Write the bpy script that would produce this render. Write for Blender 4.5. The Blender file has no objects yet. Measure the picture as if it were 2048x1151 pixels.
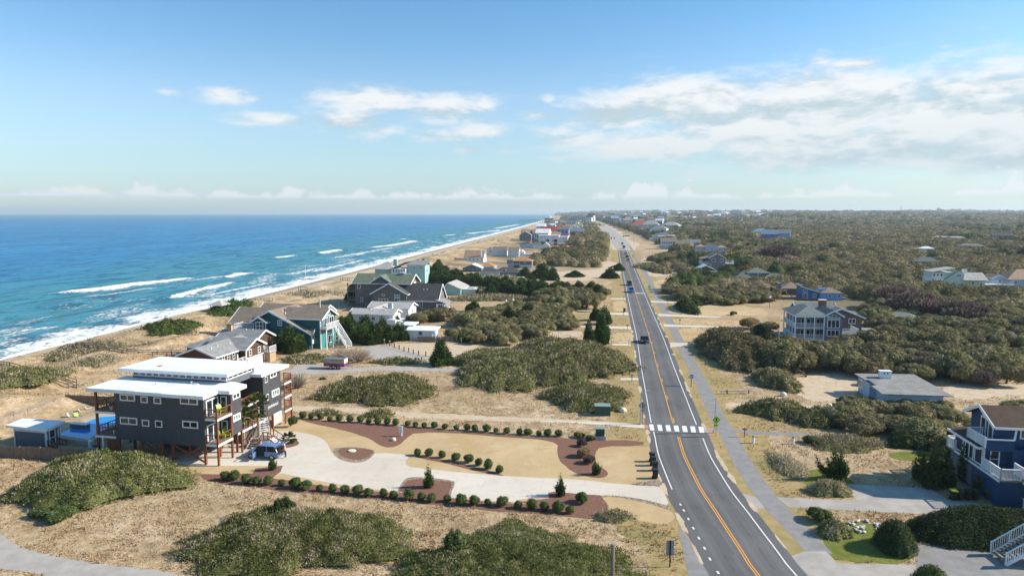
import bpy, bmesh, math, random
import numpy as np
from math import sin, cos, tan, atan, atan2, asin, radians, degrees, pi, hypot, sqrt, floor, ceil
from mathutils import Vector, Matrix
C = bpy.context.scene.collection
SC = bpy.context.scene
random.seed(7)
RNG = np.random.default_rng(11)

# ------------------------------------------------------------------ camera, sky, sun
F, V0, H = 1384.0, 425.5, 30.0            # focal length in photo pixels, eye-level row, flying height
PITCH = atan((575.5 - V0) / F)
cam_d = bpy.data.cameras.new("camera")
cam = bpy.data.objects.new("camera", cam_d); C.objects.link(cam)
cam.location = (0, 0, H); cam.rotation_euler = (pi / 2 - PITCH, 0, 0)
cam_d.sensor_width = 36; cam_d.lens = 36 * F / 2048
cam_d.clip_start = 0.5; cam_d.clip_end = 60000
SC.camera = cam
SC.view_settings.view_transform = 'Standard'; SC.view_settings.look = 'None'
SC.view_settings.gamma = 1.0; SC.view_settings.exposure = 0.9
SC.cycles.max_bounces = 5; SC.cycles.diffuse_bounces = 2; SC.cycles.glossy_bounces = 2
SC.cycles.transmission_bounces = 2; SC.cycles.transparent_max_bounces = 4; SC.cycles.volume_bounces = 0
SC.cycles.use_adaptive_sampling = True; SC.cycles.caustics_reflective = False; SC.cycles.caustics_refractive = False

SUN_EL, SUN_AZ = radians(31), radians(88)   # azimuth clockwise from +Y (the view direction)
sd = bpy.data.lights.new("sun", 'SUN'); sd.energy = 4.1; sd.angle = radians(0.53); sd.color = (1.0, 0.90, 0.76)
sun = bpy.data.objects.new("sun", sd); C.objects.link(sun)
sun.rotation_euler = Vector((sin(SUN_AZ) * cos(SUN_EL), cos(SUN_AZ) * cos(SUN_EL), sin(SUN_EL))).to_track_quat('Z', 'Y').to_euler()

def ray(u, v):
    dx = (u - 1024) / F; dy = (575.5 - v) / F
    return dx, cos(PITCH) + dy * sin(PITCH), -sin(PITCH) + dy * cos(PITCH)
def P(u, v, z=0.0):
    r = ray(u, v); k = (z - H) / r[2]
    return (r[0] * k, r[1] * k)
def zc(s, ox, oy):
    return lambda x, y: (ox + x / s, oy + y / s)

class NT:
    """small node-tree writer: n(type, attr..., Input=value or socket) -> node"""
    def __init__(s, tree): s.t = tree; tree.nodes.clear()
    def __call__(s, ty, attrs=None, **inp):
        nd = s.t.nodes.new('ShaderNode' + ty)
        for k, v in (attrs or {}).items(): setattr(nd, k, v)
        for k, v in inp.items():
            sk = nd.inputs[int(k[1:])] if k[0] == '_' and k[1:].isdigit() else nd.inputs[k.replace('_', ' ')]
            s.set(sk, v)
        return nd
    def set(s, sk, v):
        if isinstance(v, bpy.types.NodeSocket): s.t.links.new(v, sk)
        elif isinstance(v, bpy.types.Node): s.t.links.new(v.outputs[0], sk)
        else:
            if isinstance(v, (tuple, list)) and len(v) == 3 and sk.type == 'RGBA': v = (*v, 1)
            sk.default_value = v
    def math(s, op, a, b=0.0, c=0.0, clamp=False):
        return s('Math', dict(operation=op, use_clamp=clamp), _0=a, _1=b, _2=c).outputs[0]
    def mix(s, f, a, b, bt='MIX'):
        nd = s.t.nodes.new('ShaderNodeMix'); nd.data_type = 'RGBA'; nd.blend_type = bt
        s.set(nd.inputs[0], f); s.set(nd.inputs[6], a); s.set(nd.inputs[7], b)
        return nd.outputs[2]
    def sstep(s, x, a, b):
        nd = s('MapRange', dict(interpolation_type='SMOOTHSTEP'), Value=x)
        nd.inputs[1].default_value = a; nd.inputs[2].default_value = b
        return nd.outputs[0]
    def ramp(s, f, stops):
        nd = s('ValToRGB', Fac=f); e = nd.color_ramp.elements
        while len(e) < len(stops): e.new(0.5)
        for el, (p, c) in zip(e, stops): el.position = p; el.color = (*c, 1)
        return nd.outputs[0]
    def noise(s, vec, scale, detail=3, rough=0.55, dist=0.0):
        return s('TexNoise', Vector=vec, Scale=scale, Detail=detail, Roughness=rough, Distortion=dist).outputs[0]

def make_world():
    w = bpy.data.worlds.new("World"); SC.world = w; w.use_nodes = True
    n = NT(w.node_tree)
    sky = n('TexSky', dict(sky_type='NISHITA', sun_disc=False, sun_elevation=SUN_EL, sun_rotation=SUN_AZ,
                           altitude=30, air_density=1.0, dust_density=0.4, ozone_density=3.0))
    co = n('TexCoord').outputs['Generated']
    sp = n('SeparateXYZ', Vector=co)
    az = n.math('ARCTAN2', sp.outputs[0], sp.outputs[1])
    el = n.math('ARCSINE', sp.outputs[2])
    # colour grade of the clear sky: fuller blue above, pale towards the horizon
    g = n.sstep(el, 0.0, 0.33)
    skyc = n.mix(1.0, sky.outputs[0], n.ramp(g, [(0, (0.95, 1.0, 1.0)), (0.45, (0.95, 0.99, 1.0)), (1, (0.60, 0.92, 1.0))]), 'MULTIPLY')
    cv = n('CombineXYZ', X=n.math('MULTIPLY', az, 1.0), Y=n.math('MULTIPLY', el, 3.0), Z=0.3).outputs[0]
    cv2 = n('CombineXYZ', X=n.math('MULTIPLY', az, 1.0), Y=n.math('MULTIPLY', n.math('ADD', el, 0.018), 3.0), Z=0.3).outputs[0]
    nA = n.noise(cv, 9.0, 8, 0.58, 0.25)
    nB = n.noise(cv, 32.0, 8, 0.66, 0.3)
    nA2 = n.noise(cv2, 9.0, 8, 0.58, 0.25)
    def mass(lst):
        tot = None
        for (u, v, ru, rv, st) in lst:
            r = ray(u, v); a0 = atan2(r[0], r[1]); e0 = atan2(r[2], hypot(r[0], r[1]))
            k = 1 / F * cos(a0)
            dx = n.math('MULTIPLY', n.math('SUBTRACT', az, a0), 1 / (ru * 1.24 * k * cos(a0)))
            dy = n.math('MULTIPLY', n.math('SUBTRACT', el, e0), 1 / (rv * 1.14 * k))
            d2 = n.math('ADD', n.math('MULTIPLY', dx, dx), n.math('MULTIPLY', dy, dy))
            gsn = n.math('MULTIPLY', n.math('EXPONENT', n.math('MULTIPLY', d2, -1.0)), st)
            tot = gsn if tot is None else n.math('MAXIMUM', tot, gsn)
        return tot
    big = mass([(1150, 275, 90, 26, .7), (1230, 235, 90, 38, .85), (1390, 205, 150, 48, 1), (1540, 245, 230, 70, 1), (1700, 210, 210, 66, 1),
                (1900, 225, 240, 80, 1), (2120, 235, 260, 90, 1), (1330, 290, 160, 30, .85), (1700, 300, 330, 44, .95),
                (1990, 310, 240, 42, .9), (1720, 128, 62, 14, .75), (1640, 122, 26, 9, .6), (1400, 348, 50, 7, .55), (1890, 92, 18, 5, .55), (1090, 232, 46, 10, .6),
                (-2100, 250, 700, 120, .9), (6000, 220, 1500, 140, .9)])
    mid = mass([(760, 200, 105, 25, .82), (880, 215, 80, 30, .78), (660, 195, 60, 16, .55), (700, 240, 70, 20, .75), (760, 262, 60, 15, .65), (550, 239, 66, 12, .70),
                (450, 190, 50, 14, .68), (500, 196, 30, 9, .55), (968, 208, 26, 15, .60), (870, 270, 60, 13, .6), (960, 262, 60, 18, .58), (940, 300, 28, 9, .5),
                (1018, 298, 22, 8, .55), (340, 181, 22, 8, .45), (1130, 315, 40, 7, .5), (1095, 200, 14, 8, .5)])
    m = n.math('MAXIMUM', big, n.math('MULTIPLY', mid, 0.95))
    # long low row of small cumulus just above the sea: flat bases, puffy tops of uneven height
    bcv = n('CombineXYZ', X=az, Y=n.math('MULTIPLY', el, 1.5), Z=4.0).outputs[0]
    bn = n.noise(bcv, 30.0, 7, 0.6, 0.15)
    bigr = n.noise(n('CombineXYZ', X=az, Y=0.0, Z=9.0).outputs[0], 7.0, 4, .6)
    e0 = 26 / F; top = n.math('ADD', 0.004, n.math('MULTIPLY', n.sstep(bigr, 0.36, 0.66), 0.030))
    hgt = n.math('DIVIDE', n.math('SUBTRACT', el, e0), top)
    bandm = n.math('MULTIPLY', n.sstep(n.math('SUBTRACT', bn, n.math('MULTIPLY', hgt, 0.30)), 0.24, 0.42), n.sstep(hgt, -0.25, 0.25))
    bandm = n.math('MULTIPLY', bandm, n.sstep(bigr, 0.33, 0.48))
    wide = n.math('MULTIPLY', n.sstep(n.noise(n('CombineXYZ', X=az, Y=n.math('MULTIPLY', el, 9.0), Z=2.0).outputs[0], 8.0, 6, .6), 0.48, 0.72), 0.18)
    dens = n.math('ADD', m, n.math('ADD', n.math('MULTIPLY', n.math('SUBTRACT', nA, 0.5), 1.25), n.math('MULTIPLY', n.math('SUBTRACT', nB, 0.5), 0.75)))
    dens = n.math('MULTIPLY', n.sstep(dens, 0.08, 0.82), n.sstep(m, 0.015, 0.16))
    dens = n.math('MAXIMUM', dens, n.math('MULTIPLY', wide, n.sstep(m, 0.0, 0.10)))
    dens2 = n.math('MAXIMUM', n.math('MULTIPLY', dens, 0.96), n.math('MULTIPLY', bandm, 0.85))
    lit = n.sstep(n.math('ADD', n.math('SUBTRACT', nA, nA2), n.math('MULTIPLY', n.math('SUBTRACT', nB, 0.5), 0.35)), -0.17, 0.10)
    low = n.sstep(el, radians(2.5), radians(8.5))
    shade = n.math('MULTIPLY', lit, n.math('ADD', n.math('MULTIPLY', low, 0.5), 0.5))
    shade = n.math('MAXIMUM', shade, n.math('MULTIPLY', bandm, 0.85))
    ccol = n.mix(shade, (0.50, 0.62, 0.68), (0.86, 0.88, 0.89))
    # thin whitish veil close to the horizon
    veil = n.math('MULTIPLY', n.sstep(el, radians(11), radians(-1)), 0.55)
    b1 = n('Background', Color=skyc, Strength=0.097)
    b0 = n('Background', Color=(0.41, 0.63, 0.80), Strength=0.46)
    b2 = n('Background', Color=ccol, Strength=0.58)
    m0 = n('MixShader', Fac=veil, _1=b1, _2=b0)
    mx = n('MixShader', Fac=dens2, _1=m0, _2=b2)
    n('OutputWorld', Surface=mx)
make_world()

# ------------------------------------------------------------------ materials
MATS = {}
def newmat(name):
    m = bpy.data.materials.new(name); m.use_nodes = True; MATS[name] = m
    return m, NT(m.node_tree)
def plain(name, col, rough=0.7, var=0.12, scale=2.0, bump=0.0, metal=0.0, pattern=None, spec=0.3, pv=0.25):
    """a procedural paint / board / shingle material in object coordinates"""
    m, n = newmat(name)
    co = n('TexCoord').outputs['Object']
    a = n.noise(co, scale, 4, 0.6)
    c = n.mix(n.sstep(a, 0.3, 0.7), tuple(x * (1 - var) for x in col), tuple(min(1, x * (1 + var)) for x in col))
    hgt = a
    if pattern == 'lap':                       # horizontal boards
        sz = n('SeparateXYZ', Vector=co).outputs[2]
        f = n.math('FRACT', n.math('MULTIPLY', sz, 1 / 0.22))
        c = n.mix(n.math('MULTIPLY', n.sstep(f, 0.25, 0.0), pv), c, tuple(x * .45 for x in col))
        hgt = f
    elif pattern == 'vert':                    # vertical boards / panels
        sx = n('SeparateXYZ', Vector=co)
        s = n.math('ADD', sx.outputs[0], sx.outputs[1])
        f = n.math('FRACT', n.math('MULTIPLY', s, 1 / 0.40))
        c = n.mix(n.math('MULTIPLY', n.sstep(f, 0.14, 0.0), pv), c, tuple(x * .4 for x in col))
        hgt = f
    elif pattern == 'panel':
        sx = n('SeparateXYZ', Vector=co)
        f = n.math('FRACT', n.math('MULTIPLY', n.math('ADD', sx.outputs[0], sx.outputs[1]), 1 / 1.22))
        f2 = n.math('FRACT', n.math('MULTIPLY', n.math('ADD', sx.outputs[2], 0.3), 1 / 2.9))
        e = n.math('MAXIMUM', n.sstep(f, 0.045, 0.0), n.sstep(f2, 0.02, 0.0))
        c = n.mix(n.math('MULTIPLY', e, 0.35), c, tuple(x * 2.2 + .01 for x in col))
    elif pattern == 'shingle':
        br = n('TexBrick', dict(offset=0.5), Vector=co, Color1=(.7, .7, .7), Color2=(1.1, 1.1, 1.1), Mortar=(.55, .55, .55), Scale=1.0)
        br.inputs['Mortar Size'].default_value = 0.02; br.inputs['Brick Width'].default_value = 0.5; br.inputs['Row Height'].default_value = 0.28
        c = n.mix(0.55, c, n.mix(1.0, c, br.outputs[0], 'MULTIPLY'))
        st = n.noise(co, 0.5, 3)
        c = n.mix(n.math('MULTIPLY', n.sstep(st, 0.45, 0.75), 0.35), c, tuple(x * .6 for x in col))
    elif pattern == 'wood':
        w = n('TexNoise', Vector=n('Mapping', Vector=co, Scale=(6, 6, 0.7)), Scale=2.0, Detail=4)
        c = n.mix(n.sstep(w.outputs[0], 0.35, 0.7), tuple(x * .65 for x in col), tuple(min(1, x * 1.2) for x in col))
    b = n('BsdfPrincipled', Base_Color=c, Roughness=rough, Metallic=metal)
    b.inputs['Specular IOR Level'].default_value = spec
    if bump: n.set(b.inputs['Normal'], n('Bump', Strength=bump, Distance=0.03, Height=hgt).outputs[0])
    n('OutputMaterial', Surface=b)
    return m
def glassmat(name, col=(0.03, 0.04, 0.05), rough=0.06):
    m, n = newmat(name)
    co = n('TexCoord').outputs['Object']
    v = n.noise(co, 0.9, 2)
    c = n.mix(n.sstep(v, 0.4, 0.65), tuple(x * .5 for x in col), tuple(x * 1.7 for x in col))
    b = n('BsdfPrincipled', Base_Color=c, Roughness=rough); b.inputs['Specular IOR Level'].default_value = 0.8
    n('OutputMaterial', Surface=b); return m
def leafmat(name, stops, rough=0.75, hv=0.12):
    m, n = newmat(name)
    t = n('Attribute', dict(attribute_name='tint'))
    c = n.ramp(t.outputs['Fac'], stops)
    oi = n('ObjectInfo').outputs['Random']
    hs = n('HueSaturation', Color=c)
    n.set(hs.inputs['Hue'], n.math('ADD', 0.5, n.math('MULTIPLY', n.math('SUBTRACT', oi, 0.5), hv * 0.22)))
    n.set(hs.inputs['Value'], n.math('ADD', 1.0 - hv, n.math('MULTIPLY', oi, hv * 2)))
    b = n('BsdfPrincipled', Base_Color=hs.outputs[0], Roughness=rough); b.inputs['Specular IOR Level'].default_value = 0.15
    tr = n('BsdfTranslucent', Color=hs.outputs[0])
    n('OutputMaterial', Surface=n('MixShader', Fac=0.22, _1=b, _2=tr)); return m

def groundmat(name, kind):
    """dry grass / sand / mulch / concrete / asphalt in world coordinates"""
    m, n = newmat(name)
    pos = n('NewGeometry').outputs['Position']
    n1 = n.noise(pos, 0.09, 5, 0.6); n2 = n.noise(pos, 0.7, 5, 0.65); n3 = n.noise(pos, 4.5, 4, 0.7); n4 = n.noise(pos, 14.0, 3, 0.7)
    rough, bs = 0.95, 0.5
    if kind == 'terrain':
        zone = n('Attribute', dict(attribute_name='zone')).outputs['Color']
        zs = n('SeparateColor', Color=zone)
        sandw, scrub, wet = zs.outputs[0], zs.outputs[1], zs.outputs[2]
        grass = n.mix(n.sstep(n2, 0.35, 0.68), (0.40, 0.285, 0.16), (0.53, 0.405, 0.255))
        grass = n.mix(n.math('MULTIPLY', n.sstep(n3, 0.52, 0.72), 0.55), grass, (0.20, 0.125, 0.055))
        sand = n.mix(n.sstep(n3, 0.3, 0.7), (0.60, 0.47, 0.305), (0.69, 0.57, 0.395))
        k = n.math('ADD', n.math('MULTIPLY', n.math('SUBTRACT', n1, 0.5), 1.1), n.math('MULTIPLY', n.math('SUBTRACT', n2, 0.5), 0.9))
        k = n.sstep(n.math('ADD', k, n.math('MULTIPLY', n.math('SUBTRACT', sandw, 0.5), 1.3)), -0.10, 0.38)
        c = n.mix(k, grass, sand)
        br = n.sstep(n.math('ADD', n.noise(pos, 0.21, 6, 0.7), n.math('MULTIPLY', n3, 0.25)), 0.60, 0.82)
        c = n.mix(n.math('MULTIPLY', br, 0.65), c, (0.19, 0.125, 0.065))
        bl = n.sstep(n.math('ADD', n.noise(pos, 0.05, 5, 0.65), n.math('MULTIPLY', n2, 0.2)), 0.60, 0.76)
        c = n.mix(n.math('MULTIPLY', bl, 0.5), c, (0.66, 0.53, 0.38))
        gb = n.sstep(n.math('ADD', n.noise(pos, 0.033, 4, 0.6), n.math('MULTIPLY', n2, 0.25)), 0.64, 0.80)
        c = n.mix(n.math('MULTIPLY', gb, 0.5), c, (0.26, 0.20, 0.085))
        c = n.mix(n.math('MULTIPLY', n.sstep(n4, 0.5, 0.75), 0.30), c, (0.17, 0.115, 0.06))
        olive = n.mix(n.sstep(n2, 0.35, 0.65), (0.085, 0.068, 0.038), (0.075, 0.078, 0.032))
        c = n.mix(scrub, c, olive)
        c = n.mix(n.math('MULTIPLY', wet, 0.6), c, (0.22, 0.17, 0.12))
        rough = 0.95; bs = 0.9
    elif kind == 'lawn':
        c = n.mix(n.sstep(n1, 0.3, 0.7), (0.47, 0.335, 0.175), (0.55, 0.415, 0.24))
        c = n.mix(n.math('MULTIPLY', n.sstep(n3, 0.5, 0.75), 0.4), c, (0.29, 0.19, 0.075))
        c = n.mix(n.math('MULTIPLY', n.sstep(n2, 0.56, 0.72), 0.45), c, (0.34, 0.25, 0.11))
        c = n.mix(n.math('MULTIPLY', n.sstep(n.noise(pos, 0.25, 5, 0.7), 0.50, 0.68), 0.5), c, (0.60, 0.47, 0.30))
        c = n.mix(n.math('MULTIPLY', n.sstep(n.noise(pos, 0.16, 6, 0.72, 0.6), 0.52, 0.70), 0.5), c, (0.33, 0.255, 0.115))
        c = n.mix(n.math('MULTIPLY', n.sstep(n4, 0.5, 0.72), 0.25), c, (0.25, 0.17, 0.08))
    elif kind == 'verge':
        c = n.mix(n.sstep(n2, 0.35, 0.68), (0.42, 0.30, 0.15), (0.30, 0.24, 0.10))
        c = n.mix(n.math('MULTIPLY', n.sstep(n1, 0.50, 0.66), 0.65), c, (0.20, 0.20, 0.07))
        c = n.mix(n.math('MULTIPLY', n.sstep(n3, 0.5, 0.75), 0.35), c, (0.24, 0.17, 0.08))
    elif kind == 'green':
        c = n.mix(n.sstep(n2, 0.35, 0.68), (0.12, 0.15, 0.025), (0.20, 0.20, 0.045))
        c = n.mix(n.math('MULTIPLY', n.sstep(n3, 0.5, 0.72), 0.5), c, (0.06, 0.09, 0.02))
    elif kind == 'mulch':
        c = n.mix(n.sstep(n3, 0.35, 0.65), (0.165, 0.080, 0.056), (0.26, 0.145, 0.105))
        c = n.mix(n.math('MULTIPLY', n.sstep(n4, 0.5, 0.7), 0.6), c, (0.05, 0.024, 0.016))
        c = n.mix(n.math('MULTIPLY', n.sstep(n2, 0.55, 0.75), 0.35), c, (0.27, 0.17, 0.12))
    elif kind == 'stones':
        vo = n('TexVoronoi', Vector=pos, Scale=5.0)
        c = n.mix(n.sstep(vo.outputs['Distance'], 0.1, 0.6), (0.62, 0.55, 0.47), (0.26, 0.20, 0.15))
        c = n.mix(0.35, c, n.mix(1.0, c, vo.outputs['Color'], 'MULTIPLY'))
    elif kind == 'concrete':
        c = n.mix(n.sstep(n1, 0.3, 0.7), (0.56, 0.50, 0.42), (0.64, 0.585, 0.50))
        c = n.mix(n.math('MULTIPLY', n.sstep(n2, 0.5, 0.72), 0.35), c, (0.44, 0.38, 0.31))
        c = n.mix(n.math('MULTIPLY', n.sstep(n.noise(pos, 0.3, 6, 0.75), 0.55, 0.7), 0.3), c, (0.40, 0.34, 0.27))
        ps = n('SeparateXYZ', Vector=pos); ca, sa = cos(radians(12.5)), sin(radians(12.5))
        gx = n.math('SUBTRACT', n.math('MULTIPLY', ps.outputs[0], ca), n.math('MULTIPLY', ps.outputs[1], sa))
        gy = n.math('ADD', n.math('MULTIPLY', ps.outputs[0], sa), n.math('MULTIPLY', ps.outputs[1], ca))
        e = n.math('MAXIMUM', n.sstep(n.math('FRACT', n.math('MULTIPLY', gx, 1 / 3.2)), 0.02, 0.0), n.sstep(n.math('FRACT', n.math('MULTIPLY', gy, 1 / 3.2)), 0.02, 0.0))
        c = n.mix(n.math('MULTIPLY', e, 0.35), c, (0.30, 0.25, 0.20)); bs = 0.15
    elif kind == 'oldconcrete':
        c = n.mix(n.sstep(n2, 0.3, 0.7), (0.34, 0.315, 0.285), (0.43, 0.40, 0.365))
        c = n.mix(n.math('MULTIPLY', n.sstep(n1, 0.5, 0.7), 0.4), c, (0.27, 0.25, 0.225)); bs = 0.2
    elif kind == 'asphalt':
        c = n.mix(n.sstep(n1, 0.3, 0.7), (0.110, 0.111, 0.112), (0.152, 0.153, 0.154))
        xs = n('Attribute', dict(attribute_name='lane')).outputs['Fac']      # worn wheel tracks along the lanes
        tr = n.math('ABSOLUTE', n.math('SUBTRACT', n.math('FRACT', n.math('MULTIPLY', xs, 2.0)), 0.5))
        c = n.mix(n.math('MULTIPLY', n.sstep(tr, 0.22, 0.05), 0.35), c, (0.185, 0.185, 0.182))
        oil = n.math('MULTIPLY', n.sstep(n.math('ABSOLUTE', n.math('SUBTRACT', n.math('FRACT', xs), 0.5)), 0.06, 0.0), n.sstep(n2, 0.4, 0.6))
        c = n.mix(n.math('MULTIPLY', oil, 0.45), c, (0.075, 0.055, 0.04))
        c = n.mix(n.math('MULTIPLY', n.sstep(n2, 0.56, 0.74), 0.35), c, (0.15, 0.15, 0.145))
        c = n.mix(n.math('MULTIPLY', n.sstep(n4, 0.55, 0.75), 0.25), c, (0.04, 0.04, 0.042))
        pt = n('TexVoronoi', Vector=n('Mapping', Vector=pos, Scale=(.16, .035, 1)), Scale=1.0)
        c = n.mix(n.math('MULTIPLY', n.sstep(n('SeparateColor', Color=pt.outputs['Color']).outputs[0], 0.72, 0.74), 0.14), c, (0.065, 0.066, 0.068))
        rough = 0.85; bs = 0.15
    elif kind == 'oldasphalt':
        c = n.mix(n.sstep(n2, 0.3, 0.7), (0.22, 0.215, 0.21), (0.285, 0.275, 0.265))
        c = n.mix(n.math('MULTIPLY', n.sstep(n3, 0.5, 0.75), 0.3), c, (0.15, 0.145, 0.14)); rough = 0.9; bs = 0.2
    elif kind == 'worn':
        c = n.mix(n.sstep(n2, 0.3, 0.7), (0.30, 0.285, 0.265), (0.42, 0.40, 0.37))
    elif kind == 'track':
        c = n.mix(n.sstep(n2, 0.3, 0.7), (0.48, 0.37, 0.25), (0.60, 0.49, 0.36))
        c = n.mix(n.math('MULTIPLY', n.sstep(n3, 0.5, 0.7), 0.4), c, (0.36, 0.26, 0.15))
    elif kind == 'white':
        c = n.mix(n.sstep(n3, 0.40, 0.80), (0.74, 0.74, 0.72), (0.42, 0.42, 0.41)); bs = 0.05
    elif kind == 'yellow':
        c = n.mix(n.sstep(n3, 0.35, 0.75), (0.75, 0.36, 0.055), (0.60, 0.29, 0.06)); bs = 0.05
    elif kind == 'brickred':
        c = n.mix(n.sstep(n3, 0.35, 0.75), (0.50, 0.25, 0.20), (0.42, 0.20, 0.16)); bs = 0.1
    b = n('BsdfPrincipled', Base_Color=c, Roughness=rough); b.inputs['Specular IOR Level'].default_value = 0.15
    hh = n.math('ADD', n.math('MULTIPLY', n3, 0.10), n.math('MULTIPLY', n4, 0.04))
    if kind == 'terrain': hh = n.math('ADD', hh, n.math('MULTIPLY', n2, 0.35))
    n.set(b.inputs['Normal'], n('Bump', Strength=bs, Distance=1.0, Height=hh).outputs[0])
    n('OutputMaterial', Surface=b)
    return m
for k in 'worn terrain lawn verge green mulch stones concrete oldconcrete asphalt oldasphalt track white yellow brickred'.split(): groundmat('ground_' + k, k)

# ------------------------------------------------------------------ object helpers
def link(o, parent=None):
    C.objects.link(o)
    if parent is not None: o.parent = parent
    return o
def tag(o, label=None, cat=None, group=None, kind=None):
    if label: o['label'] = label
    if cat: o['category'] = cat
    if group: o['group'] = group
    if kind: o['kind'] = kind
    return o
def empty(name, loc=(0, 0, 0), rz=0.0, label=None, cat=None, group=None):
    o = bpy.data.objects.new(name, None); o.location = loc if len(loc) == 3 else (*loc, 0); o.rotation_euler = (0, 0, rz)
    o.empty_display_size = 0.3
    link(o); return tag(o, label, cat, group)
def M_(m): return MATS[m] if isinstance(m, str) else m
def dup(o, parent=None):
    c = o.copy(); link(c, parent)
    for ch in list(o.children): dup(ch, c)
    return c

class MB:
    def __init__(s): s.v = []; s.f = []; s.mi = []; s.cur = 0
    def add(s, vs, fs):
        b = len(s.v); s.v += [tuple(p) for p in vs]
        for f in fs: s.f.append([b + i for i in f]); s.mi.append(s.cur)
        return s
    def box(s, x0, y0, z0, x1, y1, z1):
        if x0 > x1: x0, x1 = x1, x0
        if y0 > y1: y0, y1 = y1, y0
        if z0 > z1: z0, z1 = z1, z0
        return s.add([(x0, y0, z0), (x1, y0, z0), (x1, y1, z0), (x0, y1, z0), (x0, y0, z1), (x1, y0, z1), (x1, y1, z1), (x0, y1, z1)],
                     [(0, 3, 2, 1), (4, 5, 6, 7), (0, 1, 5, 4), (1, 2, 6, 5), (2, 3, 7, 6), (3, 0, 4, 7)])
    def prism(s, pts, z0, z1):
        n = len(pts); a = sum(pts[i][0] * pts[(i + 1) % n][1] - pts[(i + 1) % n][0] * pts[i][1] for i in range(n))
        if a < 0: pts = pts[::-1]
        return s.add([(x, y, z0) for x, y in pts] + [(x, y, z1) for x, y in pts],
                     [tuple(range(n))[::-1], tuple(range(n, 2 * n))] + [(i, (i + 1) % n, n + (i + 1) % n, n + i) for i in range(n)])
    def extr(s, prof, axis, a0, a1):
        """profile in the plane across axis ('x': (y,z) points, 'y': (x,z) points) swept from a0 to a1"""
        n = len(prof)
        q = (lambda a, p: (a, p[0], p[1])) if axis == 'x' else (lambda a, p: (p[0], a, p[1]))
        return s.add([q(a0, p) for p in prof] + [q(a1, p) for p in prof],
                     [tuple(range(n)), tuple(range(n, 2 * n))[::-1]] + [(i, n + i, n + (i + 1) % n, (i + 1) % n) for i in range(n)])
    def bar(s, p, q, w, h=None):
        h = h or w; p = Vector(p); q = Vector(q); d = (q - p)
        if d.length < 1e-6: return s
        d.normalize(); up = Vector((0, 0, 1)) if abs(d.z) < 0.95 else Vector((0, 1, 0))
        a = d.cross(up).normalized() * (w / 2); b = a.cross(d).normalized() * (h / 2)
        vs = [p - a - b, p + a - b, p + a + b, p - a + b, q - a - b, q + a - b, q + a + b, q - a + b]
        return s.add(vs, [(0, 1, 2, 3), (7, 6, 5, 4), (0, 4, 5, 1), (1, 5, 6, 2), (2, 6, 7, 3), (3, 7, 4, 0)])
    def tube(s, pts, rad, n=8, cap=True):
        pts = [Vector(p) for p in pts]; rs = rad if isinstance(rad, (list, tuple)) else [rad] * len(pts)
        vs, fs = [], []
        for i, p in enumerate(pts):
            d = (pts[min(i + 1, len(pts) - 1)] - pts[max(i - 1, 0)]).normalized()
            up = Vector((0, 0, 1)) if abs(d.z) < 0.9 else Vector((1, 0, 0))
            a = d.cross(up).normalized(); b = a.cross(d)
            for k in range(n): t = 2 * pi * k / n; vs.append(p + (a * cos(t) + b * sin(t)) * rs[i])
        for i in range(len(pts) - 1):
            for k in range(n): fs.append((i * n + k, i * n + (k + 1) % n, (i + 1) * n + (k + 1) % n, (i + 1) * n + k))
        if cap: fs += [tuple(range(n))[::-1], tuple(range((len(pts) - 1) * n, len(pts) * n))]
        return s.add(vs, fs)
    def ball(s, c, r, n=8, m=6, sq=(1, 1, 1)):
        vs, fs = [], []
        for j in range(m + 1):
            t = pi * j / m
            for k in range(n): a = 2 * pi * k / n; vs.append((c[0] + r * sq[0] * sin(t) * cos(a), c[1] + r * sq[1] * sin(t) * sin(a), c[2] + r * sq[2] * cos(t)))
        for j in range(m):
            for k in range(n): fs.append((j * n + k, (j + 1) * n + k, (j + 1) * n + (k + 1) % n, j * n + (k + 1) % n))
        return s.add(vs, fs)
    def mesh(s, name, mats):
        me = bpy.data.meshes.new(name); me.from_pydata(s.v, [], s.f)
        for m in (mats if isinstance(mats, (list, tuple)) else [mats]): me.materials.append(M_(m))
        if any(s.mi): me.polygons.foreach_set('material_index', s.mi)
        me.validate(); me.update(); return me
    def build(s, name, mats, parent=None, loc=None, rz=None, bevel=0, smooth=False):
        if not s.f: return None
        me = s.mesh(name, mats)
        if smooth: me.polygons.foreach_set('use_smooth', [True] * len(me.polygons))
        o = bpy.data.objects.new(name, me); link(o, parent)
        if loc: o.location = loc
        if rz is not None: o.rotation_euler = (0, 0, rz)
        if bevel:
            b = o.modifiers.new('bevel', 'BEVEL'); b.width = bevel; b.segments = 2; b.limit_method = 'ANGLE'
        return o

def npmesh(name, verts, corners, nside, mats, attrs=None, smooth=False):
    """fast mesh from numpy: verts (N,3); corners flat index array, nside corners per face"""
    me = bpy.data.meshes.new(name)
    verts = np.ascontiguousarray(verts, dtype=np.float32); corners = np.ascontiguousarray(corners, dtype=np.int32).ravel()
    nf = len(corners) // nside
    me.vertices.add(len(verts)); me.vertices.foreach_set('co', verts.ravel())
    me.loops.add(len(corners)); me.loops.foreach_set('vertex_index', corners)
    me.polygons.add(nf); me.polygons.foreach_set('loop_start', np.arange(0, nf * nside, nside, dtype=np.int32))
    if smooth: me.polygons.foreach_set('use_smooth', np.ones(nf, dtype=bool))
    for m in (mats if isinstance(mats, (list, tuple)) else [mats]): me.materials.append(M_(m))
    me.update(calc_edges=True)
    for k, (ty, dom, arr) in (attrs or {}).items():
        a = me.attributes.new(k, ty, dom)
        a.data.foreach_set('value' if ty == 'FLOAT' else 'color', np.ascontiguousarray(arr, dtype=np.float32).ravel())
    return me
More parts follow.
